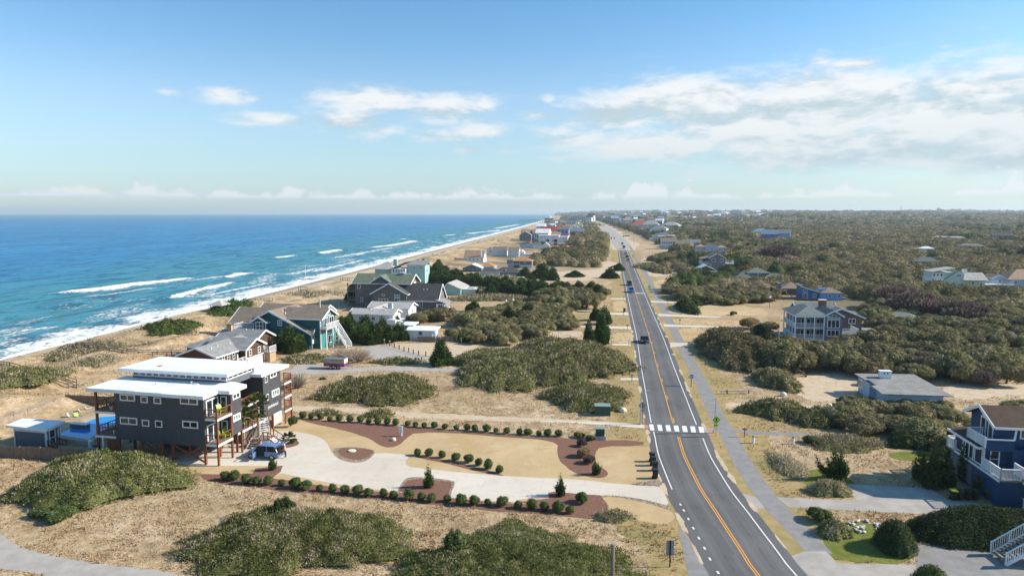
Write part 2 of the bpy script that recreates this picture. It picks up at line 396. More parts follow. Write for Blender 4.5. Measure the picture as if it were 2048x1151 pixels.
def wnoise(x, y, scale, seed=0, oct=3):
    """smooth pseudo-noise (-1..1) from summed rotated sines"""
    r = np.random.default_rng(seed); t = np.zeros_like(np.asarray(x, dtype=float)); amp = 1.0; tot = 0
    for o in range(oct):
        for k in range(4):
            a = r.uniform(0, 2 * pi); f = 2 * pi / scale * (2 ** o) * r.uniform(0.7, 1.3); ph = r.uniform(0, 6.28)
            t = t + amp * np.sin((x * cos(a) + y * sin(a)) * f + ph + 1.3 * np.sin((x * sin(a) - y * cos(a)) * f * .6 + ph * 2))
        tot += amp * 2.2; amp *= 0.55
    return t / tot
def sst(x, a, b):
    t = np.clip((x - a) / (b - a), 0, 1); return t * t * (3 - 2 * t)

# ------------------------------------------------------------------ terrain
SEA = -4.0
_SY = [-400, 158, 396, 1159, 1930, 3860, 6000, 9000, 16000]; _SX = [-172, -117, -93, -20, 50, 212, 350, 480, 1150]
def shoreX(Y): return np.interp(Y, _SY, _SX)
ROAD = [(0, 0, 0), (1517, 1151, 0), (1498, 1126, 0), (1479, 1095, 0), (1456, 1060.5, 0), (1430, 1020, 0), (1405, 983, 0), (1384.6, 944, 0), (1368, 909, 0), (1356, 870, 0),
        (1347, 846, 0), (1330.5, 788, 0), (1314, 730, 0), (1299, 672, 0), (1282, 620, 0), (1272, 588, 0), (1259, 545, 0), (1250, 517, 0), (1241, 489, 0), (1228, 469, 0), (1207, 452, 0), (1196, 446, 0)]
RC = [P(u, v) for u, v, _ in ROAD[1:]]
_d0 = (RC[0][0] - RC[3][0], RC[0][1] - RC[3][1]); _l = hypot(*_d0)
RX0 = (RC[0][0] + _d0[0] / _l * 60, RC[0][1] + _d0[1] / _l * 60)
RC.append((RC[-1][0] * 2.0, RC[-1][1] * 2.2))
_RY = [RX0[1]] + [p[1] for p in RC]; _RX = [RX0[0]] + [p[0] for p in RC]
def roadX(Y): return np.interp(Y, _RY, _RX)
def ground_z(X, Y):
    X = np.asarray(X, dtype=float); Y = np.asarray(Y, dtype=float)
    d = X - shoreX(Y)
    z = np.interp(d, [-120, -45, 0, 24, 36, 46, 56, 72], [-14, -8, SEA, -1.6, 2.2, 2.2, .8, 0])
    zn = np.interp(d, [-120, -45, 0, 12, 24, 44, 56, 72], [-14, -8, SEA, -2.2, 2.5, 2.3, .8, 0]); kn = 1 - sst(Y, 190, 330); z = z * (1 - kn) + zn * kn
    hum = wnoise(X, Y, 26, 3) * 1.1 + wnoise(X, Y, 9, 4) * 0.35
    z = z + hum * sst(d, 20, 36) * (1 - sst(d, 52, 72))
    far = sst(Y, 1500, 4200) * sst(X - roadX(Y), 120, 700)
    z = z + far * (14 + 12 * wnoise(X, Y, 2600, 8) + 3 * wnoise(X, Y, 500, 9))
    return z
def make_terrain():
    ys = np.concatenate([np.linspace(-120, 45, 24), np.geomspace(50, 15500, 430)])
    ts = np.concatenate([np.linspace(-120, -5, 12), np.linspace(0, 90, 76), np.linspace(92, 330, 100), np.geomspace(335, 13000, 90)])
    T, Yg = np.meshgrid(ts, ys); Xg = shoreX(Yg) + T
    Z = ground_z(Xg, Yg)
    nr, nc = Xg.shape; idx = np.arange(nr * nc).reshape(nr, nc)
    q = np.stack([idx[:-1, :-1], idx[:-1, 1:], idx[1:, 1:], idx[1:, :-1]], -1).reshape(-1)
    d = T; dr = Xg - roadX(Yg)
    sand = (1 - sst(d, 18, 30)) * 1.0 + 0.42 * sst(d, 18, 30) + 0.10 * wnoise(Xg, Yg, 60, 21)
    scrub = sst(dr, 30, 90) * sst(Yg, 130, 190) * 0.9 + sst(dr, 10, 60) * sst(Yg, 600, 1100) * 0.9
    scrub = np.maximum(scrub, sst(Yg, 700, 1500) * sst(d, 60, 120) * (np.abs(dr) > 14) * 0.75)
    scrub = np.maximum(scrub, sst(d, 40, 62) * (1 - sst(d, 110, 150)) * sst(Yg, 260, 420) * np.clip(.35 + .6 * wnoise(Xg, Yg, 34, 55), 0, .8))
    wet = (1 - sst(d, 3, 11))
    col = np.stack([np.clip(sand, 0, 1), np.clip(scrub, 0, 1), np.clip(wet, 0, 1), np.ones_like(sand)], -1).reshape(-1, 4)
    me = npmesh('ground', np.stack([Xg, Yg, Z], -1).reshape(-1, 3), q, 4, 'ground_terrain', {'zone': ('FLOAT_COLOR', 'POINT', col)}, smooth=True)
    tag(link(bpy.data.objects.new('ground', me)), kind='structure')
make_terrain()

# ------------------------------------------------------------------ ocean
def make_ocean():
    m, n = newmat('sea_water')
    pos = n('NewGeometry').outputs['Position']
    zone = n('SeparateColor', Color=n('Attribute', dict(attribute_name='zone')).outputs['Color'])
    foam, shal, depth = zone.outputs[0], zone.outputs[1], zone.outputs[2]
    rot = n('Mapping', Vector=pos, Rotation=(0, 0, radians(5.5)))
    st = n('Mapping', Vector=rot.outputs[0], Scale=(1.0, 0.30, 1.0)).outputs[0]
    w1 = n.noise(st, 0.16, 6, 0.62, 0.4); w2 = n.noise(st, 0.55, 5, 0.65, 0.3); w0 = n.noise(st, 0.02, 4, 0.55)
    deep = n.mix(n.sstep(w0, 0.3, 0.7), (0.012, 0.150, 0.325), (0.026, 0.215, 0.42))
    teal = n.mix(n.sstep(w1, 0.35, 0.65), (0.018, 0.160, 0.215), (0.055, 0.265, 0.33))
    c = n.mix(shal, deep, teal)
    c = n.mix(n.math('MULTIPLY', n.math('MULTIPLY', shal, n.sstep(w1, 0.52, 0.68)), 0.7), c, (0.05, 0.10, 0.07))
    c = n.mix(n.math('MULTIPLY', n.sstep(w2, 0.46, 0.66), 0.50), c, (0.07, 0.27, 0.42))
    c = n.mix(n.math('MULTIPLY', n.sstep(w1, 0.50, 0.36), 0.6), c, (0.006, 0.065, 0.13))
    f1 = n.noise(rot.outputs[0], 0.5, 6, 0.7, 0.5)
    fs = n.noise(st, 0.8, 5, 0.7, 1.0)
    fm = n.math('ADD', foam, n.math('ADD', n.math('MULTIPLY', n.math('SUBTRACT', f1, 0.5), 1.3), n.math('MULTIPLY', n.math('SUBTRACT', fs, 0.5), 1.1)))
    fm = n.math('MULTIPLY', n.sstep(fm, 0.36, 0.72), n.sstep(foam, 0.04, 0.2))
    c = n.mix(fm, c, n.mix(n.sstep(f1, 0.3, 0.6), (0.62, 0.68, 0.70), (0.86, 0.88, 0.88)))
    hh = n.math('ADD', n.math('MULTIPLY', w1, 1.3), n.math('ADD', n.math('MULTIPLY', w2, 0.55), n.math('MULTIPLY', fm, 0.35)))
    bp = n('Bump', Strength=0.9, Distance=1.0, Height=hh).outputs[0]
    df = n('BsdfDiffuse', Color=c, Normal=bp); gl = n('BsdfGlossy', Color=(0.9, 0.95, 1.0), Roughness=0.22, Normal=bp)
    fr = n.math('MULTIPLY', n('Fresnel', IOR=1.33, Normal=bp).outputs[0], 0.42)
    fr = n.math('MULTIPLY', n.math('MINIMUM', fr, 0.20), n.math('SUBTRACT', 1.0, n.math('MULTIPLY', fm, 0.9)))
    n('OutputMaterial', Surface=n('MixShader', Fac=fr, _1=df, _2=gl))

    ys = np.concatenate([np.linspace(-140, 60, 40), np.geomspace(62, 15500, 520)])
    ts = np.concatenate([np.linspace(-14, 140, 150), np.geomspace(141.5, 15000, 170)])   # offshore distance
    T, Yg = np.meshgrid(ts, ys); Xg = shoreX(Yg) - T
    # swell: long low ridges running with the coast, steeper towards the beach
    ph = T * 2 * pi / 27 + 2.2 * wnoise(Xg, Yg, 160, 31) + 0.8 * wnoise(Xg, Yg, 50, 32)
    amp = 0.35 * sst(T, 4, 40) * (1 - 0.6 * sst(T, 150, 500)) * (0.5 + 0.5 * np.clip(wnoise(Xg, Yg, 120, 33) + .4, 0, 1))
    Z = SEA + 0.02 + amp * (np.sin(ph) + 0.25 * np.sin(2 * ph))
    Z = Z - 0.35 * (1 - sst(T, -14, 0))
    def line(pts, wd, st=1.0, tail=0.0, ridge=0.0, rag=1.0):
        nonlocal foamv, Z
        q = [P(u, v, SEA) for u, v in pts]; q.sort(key=lambda p: p[1])
        yy = np.array([p[1] for p in q]); xx = np.array([p[0] for p in q])
        if len(q) < 2: return
        L = np.interp(Yg, yy, xx, left=np.nan, right=np.nan) + rag * 1.2 * wnoise(Xg, Yg, 15, 40)
        wd = wd * (1.6 + .55 * wnoise(Xg, Yg, 22, 46)); wd = np.maximum(wd, .6)
        s = Xg - L                                  # + is towards the beach
        end = np.minimum(Yg - yy[0], yy[-1] - Yg); fade = sst(end, 0, (yy[-1] - yy[0]) * 0.18)
        fade = np.nan_to_num(fade)
        g = np.where(s < 0, np.exp(-(s / (wd * .45)) ** 2), np.exp(-(s / wd) ** 2)) * st * .92
        if tail: g = np.maximum(g, np.where((s > 0), np.exp(-s / (tail * 1.8)), 0) * (0.52 + .16 * wnoise(Xg, Yg, 14, 45)) * st)
        g = np.nan_to_num(g * fade)
        foamv = np.maximum(foamv, g)
        if ridge: Z = Z + np.nan_to_num(ridge * np.exp(-((s + wd * .3) / (wd * 0.9)) ** 2) * fade)
    foamv = np.zeros_like(T)
    line([(70, 592), (140, 585), (210, 578), (260, 570), (330, 562), (405, 553)], 3.2, 1.0, 8, 0.8)
    line([(150, 596), (230, 586), (320, 574)], 3.0, .62, 7); line([(340, 566), (420, 556), (520, 541)], 3.2, .66, 9); line([(380, 596), (470, 578), (560, 560)], 3.0, .7, 7); line([(600, 548), (680, 530), (740, 516)], 4.0, .66, 9); line([(640, 520), (700, 509), (800, 492)], 5, .6, 10); line([(0, 668), (60, 660), (130, 648)], 2.5, .6, 6); line([(420, 604), (500, 588), (570, 574)], 2.6, .75, 6)
    line([(300, 601), (340, 596), (400, 580), (478, 562)], 2.6, .95, 7, 0.5)
    line([(445, 556), (470, 551), (497, 545)], 2.6, .9, 5, 0.6)
    line([(522, 517), (545, 517), (592, 510)], 3.0, .95, 6, 0.7)
    line([(630, 508), (655, 504), (683, 499)], 4.0, .95, 8, 0.7)
    line([(708, 509), (726, 506)], 2.5, .85, 4)
    line([(718, 497), (775, 492), (834, 481)], 5.0, 1.0, 12, 0.8)
    line([(795, 479), (812, 477)], 5, .8, 5); line([(884, 471), (912, 468)], 6, .9, 8); line([(920, 468), (960, 464), (1010, 459)], 8, .9, 14)
    line([(980, 458), (1040, 448)], 10, .8, 14)
    line([(560, 552), (610, 541), (660, 533)], 5.0, .62, 10); line([(500, 560), (560, 546)], 4, .55, 8)
    line([(275, 640), (320, 630), (365, 619)], 3, .80, 6, 0.4); line([(240, 622), (285, 618)], 2.5, .6, 4)
    line([(60, 690), (110, 684), (146, 675)], 2.5, .85, 5, 0.6); line([(200, 660), (250, 650)], 2.5, .75, 4, .4)
    line([(820, 512), (880, 500), (930, 489)], 5, .6, 10); line([(640, 560), (700, 541), (760, 527)], 4, .6, 6)
    surf = (1 - sst(T + 5 * wnoise(Xg, Yg, 45, 47) + 2 * wnoise(Xg, Yg, 12, 48), 9, 23)) * (0.66 + 0.26 * wnoise(Xg, Yg, 40, 35)) * 1.05
    edge = np.exp(-((T - 2.5 - 2.5 * wnoise(Xg, Yg, 30, 36)) / 3.2) ** 2) * 0.95
    fld = 0.46 * (1 - sst(T, 30, 110)) * np.clip(0.5 + wnoise(Xg, Yg * .4, 22, 37) * 1.2, 0, 1)
    foamv = np.maximum(np.maximum(foamv, fld), np.maximum(surf, edge))
    shal = 1 - sst(T + 25 * wnoise(Xg, Yg, 200, 38), 60, 260)
    col = np.stack([np.clip(foamv, 0, 1), np.clip(shal, 0, 1), np.zeros_like(T), np.ones_like(T)], -1).reshape(-1, 4)
    nr, nc = Xg.shape; idx = np.arange(nr * nc).reshape(nr, nc)
    q = np.stack([idx[:-1, :-1], idx[1:, :-1], idx[1:, 1:], idx[:-1, 1:]], -1).reshape(-1)
    me = npmesh('ocean_water', np.stack([Xg, Yg, Z], -1).reshape(-1, 3), q, 4, 'sea_water', {'zone': ('FLOAT_COLOR', 'POINT', col)}, smooth=True)
    tag(link(bpy.data.objects.new('ocean_water', me)), kind='structure')
make_ocean()

# ------------------------------------------------------------------ flat sheets: road, paths, beds
SHEETS = []
def sheet(name, pts, lvl, mat, conv=None, world=False):
    """flat polygon laid lvl x 4 mm above the ground, outline given in photo pixels on the ground"""
    q = [p if world else P(*(conv(*p) if conv else p)) for p in pts]; SHEETS.append((name, q))
    bm = bmesh.new(); vs = [bm.verts.new((x, y, 0.004 * lvl)) for x, y in q]
    f = bm.faces.new(vs); f.normal_update()
    if f.normal.z < 0: f.normal_flip()
    bmesh.ops.triangulate(bm, faces=bm.faces[:])
    me = bpy.data.meshes.new(name); bm.to_mesh(me); bm.free(); me.materials.append(M_('ground_' + mat))
    o = bpy.data.objects.new(name, me); link(o); return tag(o, kind='structure')
def wavy(pts, amp=0.25, step=1.2, seed=0):
    """world outline resampled and roughened, for soft bed and lawn edges"""
    r = random.Random(seed); out = []
    for i in range(len(pts)):
        a = pts[i]; b = pts[(i + 1) % len(pts)]; L = hypot(b[0] - a[0], b[1] - a[1]); k = max(1, int(L / step))
        for j in range(k):
            t = j / k; out.append((a[0] + (b[0] - a[0]) * t + r.uniform(-amp, amp) * (j > 0), a[1] + (b[1] - a[1]) * t + r.uniform(-amp, amp) * (j > 0)))
    return out
def smooth_closed(pts, it=2):
    for _ in range(it):
        q = []
        for i in range(len(pts)):
            a = pts[i]; b = pts[(i + 1) % len(pts)]
            q += [(a[0] * .75 + b[0] * .25, a[1] * .75 + b[1] * .25), (a[0] * .25 + b[0] * .75, a[1] * .25 + b[1] * .75)]
        pts = q
    return pts
def bed(name, pts, lvl, mat, conv=None, amp=0.0, seed=0, sm=2):
    q = [P(*(conv(*p) if conv else p)) for p in pts]
    if sm: q = smooth_closed(q, sm)
    if amp: q = wavy(q, amp, 0.9, seed)
    return sheet(name, q, lvl, mat, world=True)
Z1 = zc(2.4433, 0, 680); Z2 = zc(2.444, 560, 680); Z3 = zc(2.444, 1000, 680); Z4 = zc(2.4433, 1450, 680)
Y5 = zc(6.773, 1240, 730); Y6 = zc(3.958, 1230, 860); Y7 = zc(6.396, 1180, 580); Q4 = zc(5.689, 600, 640); Q7 = zc(4.096, 1000, 420)

def spline(pts, n=6):
    """Catmull-Rom through world points"""
    out = []
    for i in range(len(pts) - 1):
        p0 = pts[max(i - 1, 0)]; p1 = pts[i]; p2 = pts[i + 1]; p3 = pts[min(i + 2, len(pts) - 1)]
        for k in range(n):
            t = k / n
            out.append(tuple(0.5 * ((2 * p1[j]) + (-p0[j] + p2[j]) * t + (2 * p0[j] - 5 * p1[j] + 4 * p2[j] - p3[j]) * t * t + (-p0[j] + 3 * p1[j] - 3 * p2[j] + p3[j]) * t ** 3) for j in (0, 1)))
    return out + [pts[-1]]
RS = [RX0] + spline(RC, 8)
def offs(line, o):
    out = []
    for i, p in enumerate(line):
        a = line[max(i - 1, 0)]; b = line[min(i + 1, len(line) - 1)]
        dx, dy = b[0] - a[0], b[1] - a[1]; l = hypot(dx, dy)
        oo = o(p) if callable(o) else o
        out.append((p[0] + dy / l * oo, p[1] - dx / l * oo))
    return out
def ribbon(name, line, o0, o1, lvl, mat, lane=None):
    a = offs(line, o0); b = offs(line, o1); n = len(line)
    vs = [(*p, .004 * lvl) for p in a] + [(*p, .004 * lvl) for p in b]
    me = bpy.data.meshes.new(name); me.from_pydata(vs, [], [(i, n + i, n + i + 1, i + 1) for i in range(n - 1)])
    me.materials.append(M_('ground_' + mat))
    if lane:
        at = me.attributes.new('lane', 'FLOAT', 'POINT'); at.data.foreach_set('value', [lane[0]] * n + [lane[1]] * n)
    o = bpy.data.objects.new(name, me); link(o); return tag(o, kind='structure')
def sub(line, y0, y1):
    return [p for p in line if y0 <= p[1] <= y1]
def resample(line, step):
    out = [line[0]]; acc = 0
    for a, b in zip(line[:-1], line[1:]):
        L = hypot(b[0] - a[0], b[1] - a[1]); t = step - acc
        while t <= L: out.append((a[0] + (b[0] - a[0]) * t / L, a[1] + (b[1] - a[1]) * t / L)); t += step
        acc = (acc + L) % step
    return out

SPATH = []
def make_roads():
    near = [p for p in resample(RS, 2.0) if p[1] < 4000]
    ribbon('road', near, -4.05, 4.15, 3, 'asphalt', lane=(-1.18, 1.2))
    CW = P(1347, 855)[1]
    farr = [p for p in near if 560 < p[1] < 3000]
    ribbon('road_far', farr, lambda p: -4.1 - 4 * min(1, (p[1] - 560) / 120), lambda p: 4.2 + 5 * min(1, (p[1] - 560) / 120), 3.6, 'worn')
    ribbon('road_margin', farr, lambda p: -11 - 3 * sin(p[1] * .02), lambda p: 15 + 4 * sin(p[1] * .03), 1.3, 'track')
    ribbon('edge_line', sub(near, CW + 1.5, 700), -3.22, -3.08, 4, 'white'); ribbon('edge_line', sub(near, CW + 1.5, 700), 3.12, 3.26, 4, 'white')
    ribbon('edge_line', sub(near, P(1352, 993)[1], CW - 2.0), -3.22, -3.08, 4, 'white'); ribbon('edge_line', sub(near, -20, CW - 2.6), 3.12, 3.26, 4, 'white')
    fine = resample(RS, 0.5)
    ribbon('centre_line', sub(near, -20, CW - 2.2), -0.17, -0.06, 4, 'yellow'); ribbon('centre_line', sub(near, -20, CW - 2.2), 0.06, 0.17, 4, 'yellow')
    ribbon('centre_line', sub(near, CW + 1.8, 900), -0.13, 0.0, 4, 'yellow')
    y = CW + 2.2
    while y < 420:                                        # broken yellow line beside the solid one
        ribbon('centre_line_dash', sub(fine, y, y + 3.0), 0.12, 0.24, 4, 'yellow'); y += 12.2
    for (x, yv) in [(875, 798), (895, 836), (915, 878), (940, 921), (966, 968), (995, 1017), (1030, 1072), (1067, 1128)]:
        c = P(*Z3(x, yv)); ribbon('turn_lane_dash', sub(fine, c[1] - 0.5, c[1] + 0.5), -3.25, -3.07, 4, 'white')
    # crossing bars
    for i in range(7):
        t = i / 6; xa = 392 + (1060 - 392) * t; xb = 400 + (1072 - 400) * t; ya = 798 + 32 * t; yb = 880 + 32 * t; w = 58 + 8 * t
        sheet('crossing_bar', [(xa, ya), (xa + w, ya + 1), (xa + w + 12 + 2 * t + 5, yb + 2), (xa + 17, yb)], 4, 'white', Y5)
    for i in range(6):
        t = i / 5; x = 580 + 105 * t
        sheet('crossing_bar', [(x, 33 + t), (x + 14, 33 + t), (x + 22, 43 + t), (x + 8, 43 + t)], 4, 'white', Y7)
    sheet('kerb_ramp', [(325, 810), (378, 808), (392, 855), (335, 850)], 4, 'brickred', Y5); sheet('kerb_ramp', [(1170, 858), (1225, 860), (1240, 893), (1185, 893)], 4, 'brickred', Y5)
    sheet('kerb_ramp_apron', [(1140, 850), (1170, 851), (1225, 853), (1275, 857), (1300, 905), (1160, 905)], 3.5, 'oldconcrete', Y5)
    for pts in ([(610, 276), (815, 279), (815, 288), (612, 286)], [(460, 926), (1140, 916), (1140, 923), (460, 934)], [(835, 970), (1110, 967), (1110, 974), (838, 980)]):
        sheet('road_shadow_strip', [(x, y) for x, y in pts], 3.6, 'seal', Y5)  # dark strips painting the cast shadows of pole and sign posts
    # shared path right of the road
    SP = [(1640, 1106), (1592, 1055), (1549, 1012), (1514, 968), (1483, 920), (1458, 872), (1432, 828), (1418, 797), (1384, 730), (1362, 690), (1348, 660), (1333, 630), (1319, 602), (1306, 578), (1292, 548), (1273.5, 522)]
    sp = spline([P(*p) for p in SP], 5); sp += [(x + 7.6, y) for x, y in [p for p in RS if 446 < p[1] < 1100]]
    SPATH.extend(sp)
    ribbon('shared_path', sp, -1.15, 1.15, 2, 'oldasphalt')

m, n = newmat('ground_seal'); n('OutputMaterial', Surface=n('BsdfPrincipled', Base_Color=(0.022, 0.022, 0.024), Roughness=0.6))  # near-black colour of the shadow lines painted across the road
m, n = newmat('ground_patch'); pz = n('NewGeometry').outputs['Position']; n('OutputMaterial', Surface=n('BsdfPrincipled', Base_Color=n.mix(n.noise(pz, 3, 4), (0.085, 0.085, 0.087), (0.12, 0.12, 0.121)), Roughness=0.9))
make_roads()
# sand blown over the road edges and darker repair patches
def road_wear():
    rr = random.Random(31)
    def blob(cx, cy, ux, uy, a, b, lvl, mat, name, k=14):
        pts = []
        for i in range(k):
            t = 2 * pi * i / k; r = rr.uniform(.65, 1.1); pts.append((cx + ux * cos(t) * a * r - uy * sin(t) * b * r, cy + uy * cos(t) * a * r + ux * sin(t) * b * r))
        sheet(name, pts, lvl, mat, world=True)
    for i in range(46):
        Y = 58 + 170 * rr.random() ** 1.4; X = float(roadX(Y)); dx = float(roadX(Y + 1)) - float(roadX(Y - 1)); l = hypot(dx, 2); s_ = rr.choice((-1, 1)); o = s_ * (4.15 if s_ > 0 else 4.05)
        blob(X + o, Y, dx / l, 2 / l, rr.uniform(1.0, 3.2), rr.uniform(.12, .42), 3.3 + .004 * i, 'track', 'sand_drift')
    for i in range(9):
        Y = 62 + i * 17 + rr.uniform(-5, 5); X = float(roadX(Y)) + rr.choice((-1.7, 1.7)) + rr.uniform(-.4, .4); w, h_ = rr.uniform(.5, 1.2), rr.uniform(1.5, 4); dx = (float(roadX(Y + 1)) - float(roadX(Y - 1))) / 2
        sheet('road_patch', [(X - w - dx * h_, Y - h_), (X + w - dx * h_, Y - h_), (X + w + dx * h_, Y + h_), (X - w + dx * h_, Y + h_)], 3.4, 'patch', world=True)
road_wear()
# verge strips of short dry grass along both sides
vl = [p for p in resample(RS, 4.0) if p[1] < 700]
ribbon('verge', vl, lambda p: -9.5 - 0.9 * sin(p[1] * .31) - 0.6 * sin(p[1] * .83), -3.9, 1, 'verge'); ribbon('verge', vl, 4.0, lambda p: 12.5 + 1.2 * sin(p[1] * .27) + .7 * sin(p[1] * .9), 1, 'verge')
# property of the dark house
bed('lawn', [Z2(-90, 420), Z2(100, 392), Z2(500, 420), Z2(800, 445), Z2(1222, 478), Z3(700, 518), Z3(742, 525), Z3(790, 672), Z3(620, 712), Z3(300, 770), Z2(900, 800), Z2(500, 745), Z2(0, 690), Z1(1000, 650), Z1(860, 640), Z1(860, 560)], 1.5, 'lawn', sm=0)
bed('lawn', [(495, 760), (640, 768), (828, 822), (862, 872), (800, 905), (700, 880), (560, 865), (525, 800)], 1.5, 'lawn', Z3, .25, 2, 1)
drive = [Z1(790, 560), Z1(1000, 520), Z1(1200, 480), Z1(1300, 450)] + [Z2(0, 440), Z2(120, 452), Z2(185, 468), Z2(220, 490), Z2(240, 515), Z2(248, 540), Z2(272, 572), Z2(310, 590), Z2(355, 600), Z2(405, 596), Z2(440, 574), Z2(470, 546), Z2(640, 560), Z2(612, 592), Z2(618, 610), Z2(640, 620), Z2(870, 645), Z2(1222, 671)] + \
        [Z3(350, 676), Z3(620, 706), Z3(790, 712), Z3(800, 740), Z3(832, 812), Z3(760, 790), Z3(640, 765), Z3(500, 755), Z3(240, 768), Z3(80, 775), Z3(85, 800)] + \
        [Z2(1150, 790), Z2(840, 772), Z2(822, 762), Z2(600, 745), Z2(565, 742), Z2(300, 706), Z2(60, 662), Z2(0, 646)] + [Z1(1335, 672), Z1(1380, 615), Z1(1240, 613), Z1(870, 612)]
bed('driveway', drive, 3, 'concrete', sm=1)
bed('mulch_bed', [Z2(90, 385), Z2(400, 405), Z2(800, 437), Z2(1222, 470), Z3(300, 478), Z3(460, 488), Z3(700, 490), Z3(705, 516), Z3(490, 518), Z3(462, 555), Z3(470, 605), Z3(520, 635), Z3(532, 655), Z3(500, 675), Z3(430, 668), Z3(350, 642), Z3(292, 590), Z3(278, 540), Z3(285, 505), Z3(200, 484), Z3(0, 472), Z2(900, 456), Z2(665, 447), Z2(615, 480), Z2(585, 512), Z2(530, 526), Z2(485, 512), Z2(440, 480), Z2(350, 450), Z2(250, 425), Z2(150, 405)], 3, 'mulch', amp=.1, seed=5, sm=1)
bed('mulch_bed', [(275, 530), (345, 524), (420, 530), (462, 541), (440, 566), (400, 585), (345, 582), (295, 565)], 5, 'mulch', Z2, .06, 6)
bed('stone_edging', [(248, 528), (345, 519), (425, 526), (470, 541), (446, 574), (402, 596), (340, 594), (282, 576)], 4, 'stones', Z2, .05, 7)
bed('mulch_bed', [Z1(980, 655), Z1(1235, 650), Z1(1250, 625), Z1(1383, 612), Z1(1372, 642), Z1(1330, 675), Z1(1466, 690)] + [Z2(60, 690), Z2(300, 722), Z2(570, 748), Z2(600, 742), Z2(580, 735), Z2(620, 685), Z2(700, 676), Z2(840, 692), Z2(838, 715), Z2(815, 768), Z2(1150, 800), Z2(1230, 800)] +
    [Z3(95, 790), Z3(240, 772), Z3(235, 745), Z3(270, 738), Z3(400, 752), Z3(490, 757), Z3(525, 800), Z3(528, 850), Z3(430, 872), Z3(340, 862), Z3(200, 848), Z3(0, 838)] + [Z2(1000, 830), Z2(700, 800), Z2(400, 770), Z2(100, 745), Z2(0, 738), Z1(1300, 725), Z1(1100, 705), Z1(1000, 680)], 5, 'mulch', amp=.1, seed=8, sm=0)
bed('stone_edging', [(568, 742), (600, 690), (625, 668), (700, 668), (850, 684), (856, 700), (830, 768), (815, 768), (838, 712), (838, 694), (700, 680), (628, 686), (612, 700), (592, 745)], 4.5, 'stones', Z2, .05, 9, 1)
bed('mulch_bed', [(650, 562), (800, 580), (1000, 630), (1095, 658), (1085, 664), (960, 640), (800, 598), (700, 580)], 3.5, 'mulch', Z2, .05, 10, 1)
bed('mulch_bed', [(20, 490), (60, 478), (96, 496), (90, 512), (40, 526), (-20, 530), (-60, 522), (-20, 500)], 4, 'mulch', Z2, .05, 12)
bed('stone_edging', [(620, 704), (700, 690), (790, 680), (796, 712), (720, 712)], 4.5, 'stones', Z3, .1, 11, 1)
bed('stone_edging', [(500, 758), (640, 765), (800, 800), (834, 815), (840, 835), (800, 818), (640, 775)], 4.5, 'stones', Z3, .1, 11, 1)
bed('sand_track', [Z2(-20, 318), Z2(300, 325), Z2(600, 352), Z2(1222, 378), Z3(390, 388), Z3(700, 410), Z3(705, 425), Z3(390, 402), Z2(1222, 400), Z2(600, 378), Z2(300, 350), Z2(-20, 345)], 1.5, 'track', amp=.3, seed=3, sm=1)
bed('crossing_path', [(200, 390), (400, 396), (700, 412), (725, 416), (725, 430), (690, 428), (390, 404), (200, 398)], 2.5, 'concrete', Z3, 0, 3, 1)
bed('side_road', [(-170, 620), (-150, 585), (-60, 540), (0, 500), (140, 500), (300, 536), (600, 540), (1000, 524), (1400, 540), (2010, 566), (2010, 590), (1200, 574), (900, 570), (600, 590), (200, 616), (0, 624)], 2, 'oldconcrete', Q4, 0, 1, 1)
bed('parking_pad', [(700, 290), (770, 280), (960, 280), (1250, 360), (1480, 428), (1500, 456), (1180, 462), (860, 452), (790, 420)], 2, 'oldconcrete', Q4, 0, 1, 1)
bed('sand_yard', [(1000, 270), (1300, 262), (1950, 262), (2060, 300), (2060, 400), (1780, 430), (1500, 420), (1250, 352)], 1.6, 'track', Q4, .4, 4, 1)
bed('old_driveway', [Z1(-400, 900), Z1(-100, 905), Z1(0, 935), Z1(60, 992), Z1(180, 1036), Z1(400, 1080), Z1(640, 1108), Z1(900, 1140), Z1(960, 1260), Z1(400, 1220), Z1(250, 1151), Z1(0, 1110), Z1(-300, 1100)], 2, 'oldconcrete', sm=2)
bed('road_shoulder', [(500, 742), (560, 830), (640, 960), (755, 1125), (800, 1200), (595, 1200), (580, 1151), (517, 870)], 2.5, 'oldasphalt', Y6, 0, 0, 0)
# right-hand drives
bed('driveway', [(250, 765), (640, 782), (598, 702), (1000, 722), (1100, 788), (1245, 795), (1035, 852), (700, 835), (312, 815)], 2.5, 'oldconcrete', Z4, 0, 0, 0)
bed('driveway', [(75, 745), (150, 765), (195, 818), (130, 832)], 2.6, 'oldconcrete', Z4, 0, 0, 0)
bed('driveway', [(385, 1030), (492, 1030), (550, 1088), (930, 1096), (960, 1250), (500, 1250), (405, 1151), (320, 1055)], 2.6, 'oldconcrete', Z4, 0, 0, 0)
bed('paved_yard', [(920, 998), (1300, 1020), (1700, 1060), (1700, 1300), (920, 1300), (935, 1100)], 2.2, 'oldasphalt', Z4, 0, 0, 0)
bed('grass_patch', [(470, 955), (560, 890), (640, 880), (730, 900), (900, 930), (950, 1090), (550, 1088), (500, 1030)], 1.8, 'green', Z4, .3, 2, 1)
bed('grass_patch', [(390, 640), (480, 620), (600, 650), (640, 770), (480, 770), (380, 700)], 1.4, 'green', Z4, .5, 3, 1)
bed('ground_ivy', [(785, 556), (850, 540), (985, 545), (1010, 570), (930, 590), (830, 584)], 1.8, 'green', Z4, .2, 3, 1)
bed('path', [(45, 436), (120, 442), (390, 455), (560, 462), (560, 470), (390, 467), (120, 458), (50, 450)], 2.4, 'oldasphalt', Z4, 0, 3, 0)
bed('sand_track', [(0, 300), (120, 308), (300, 318), (520, 320), (700, 338), (700, 356), (430, 352), (200, 335), (0, 340)], 1.6, 'track', Z4, .3, 4, 1)
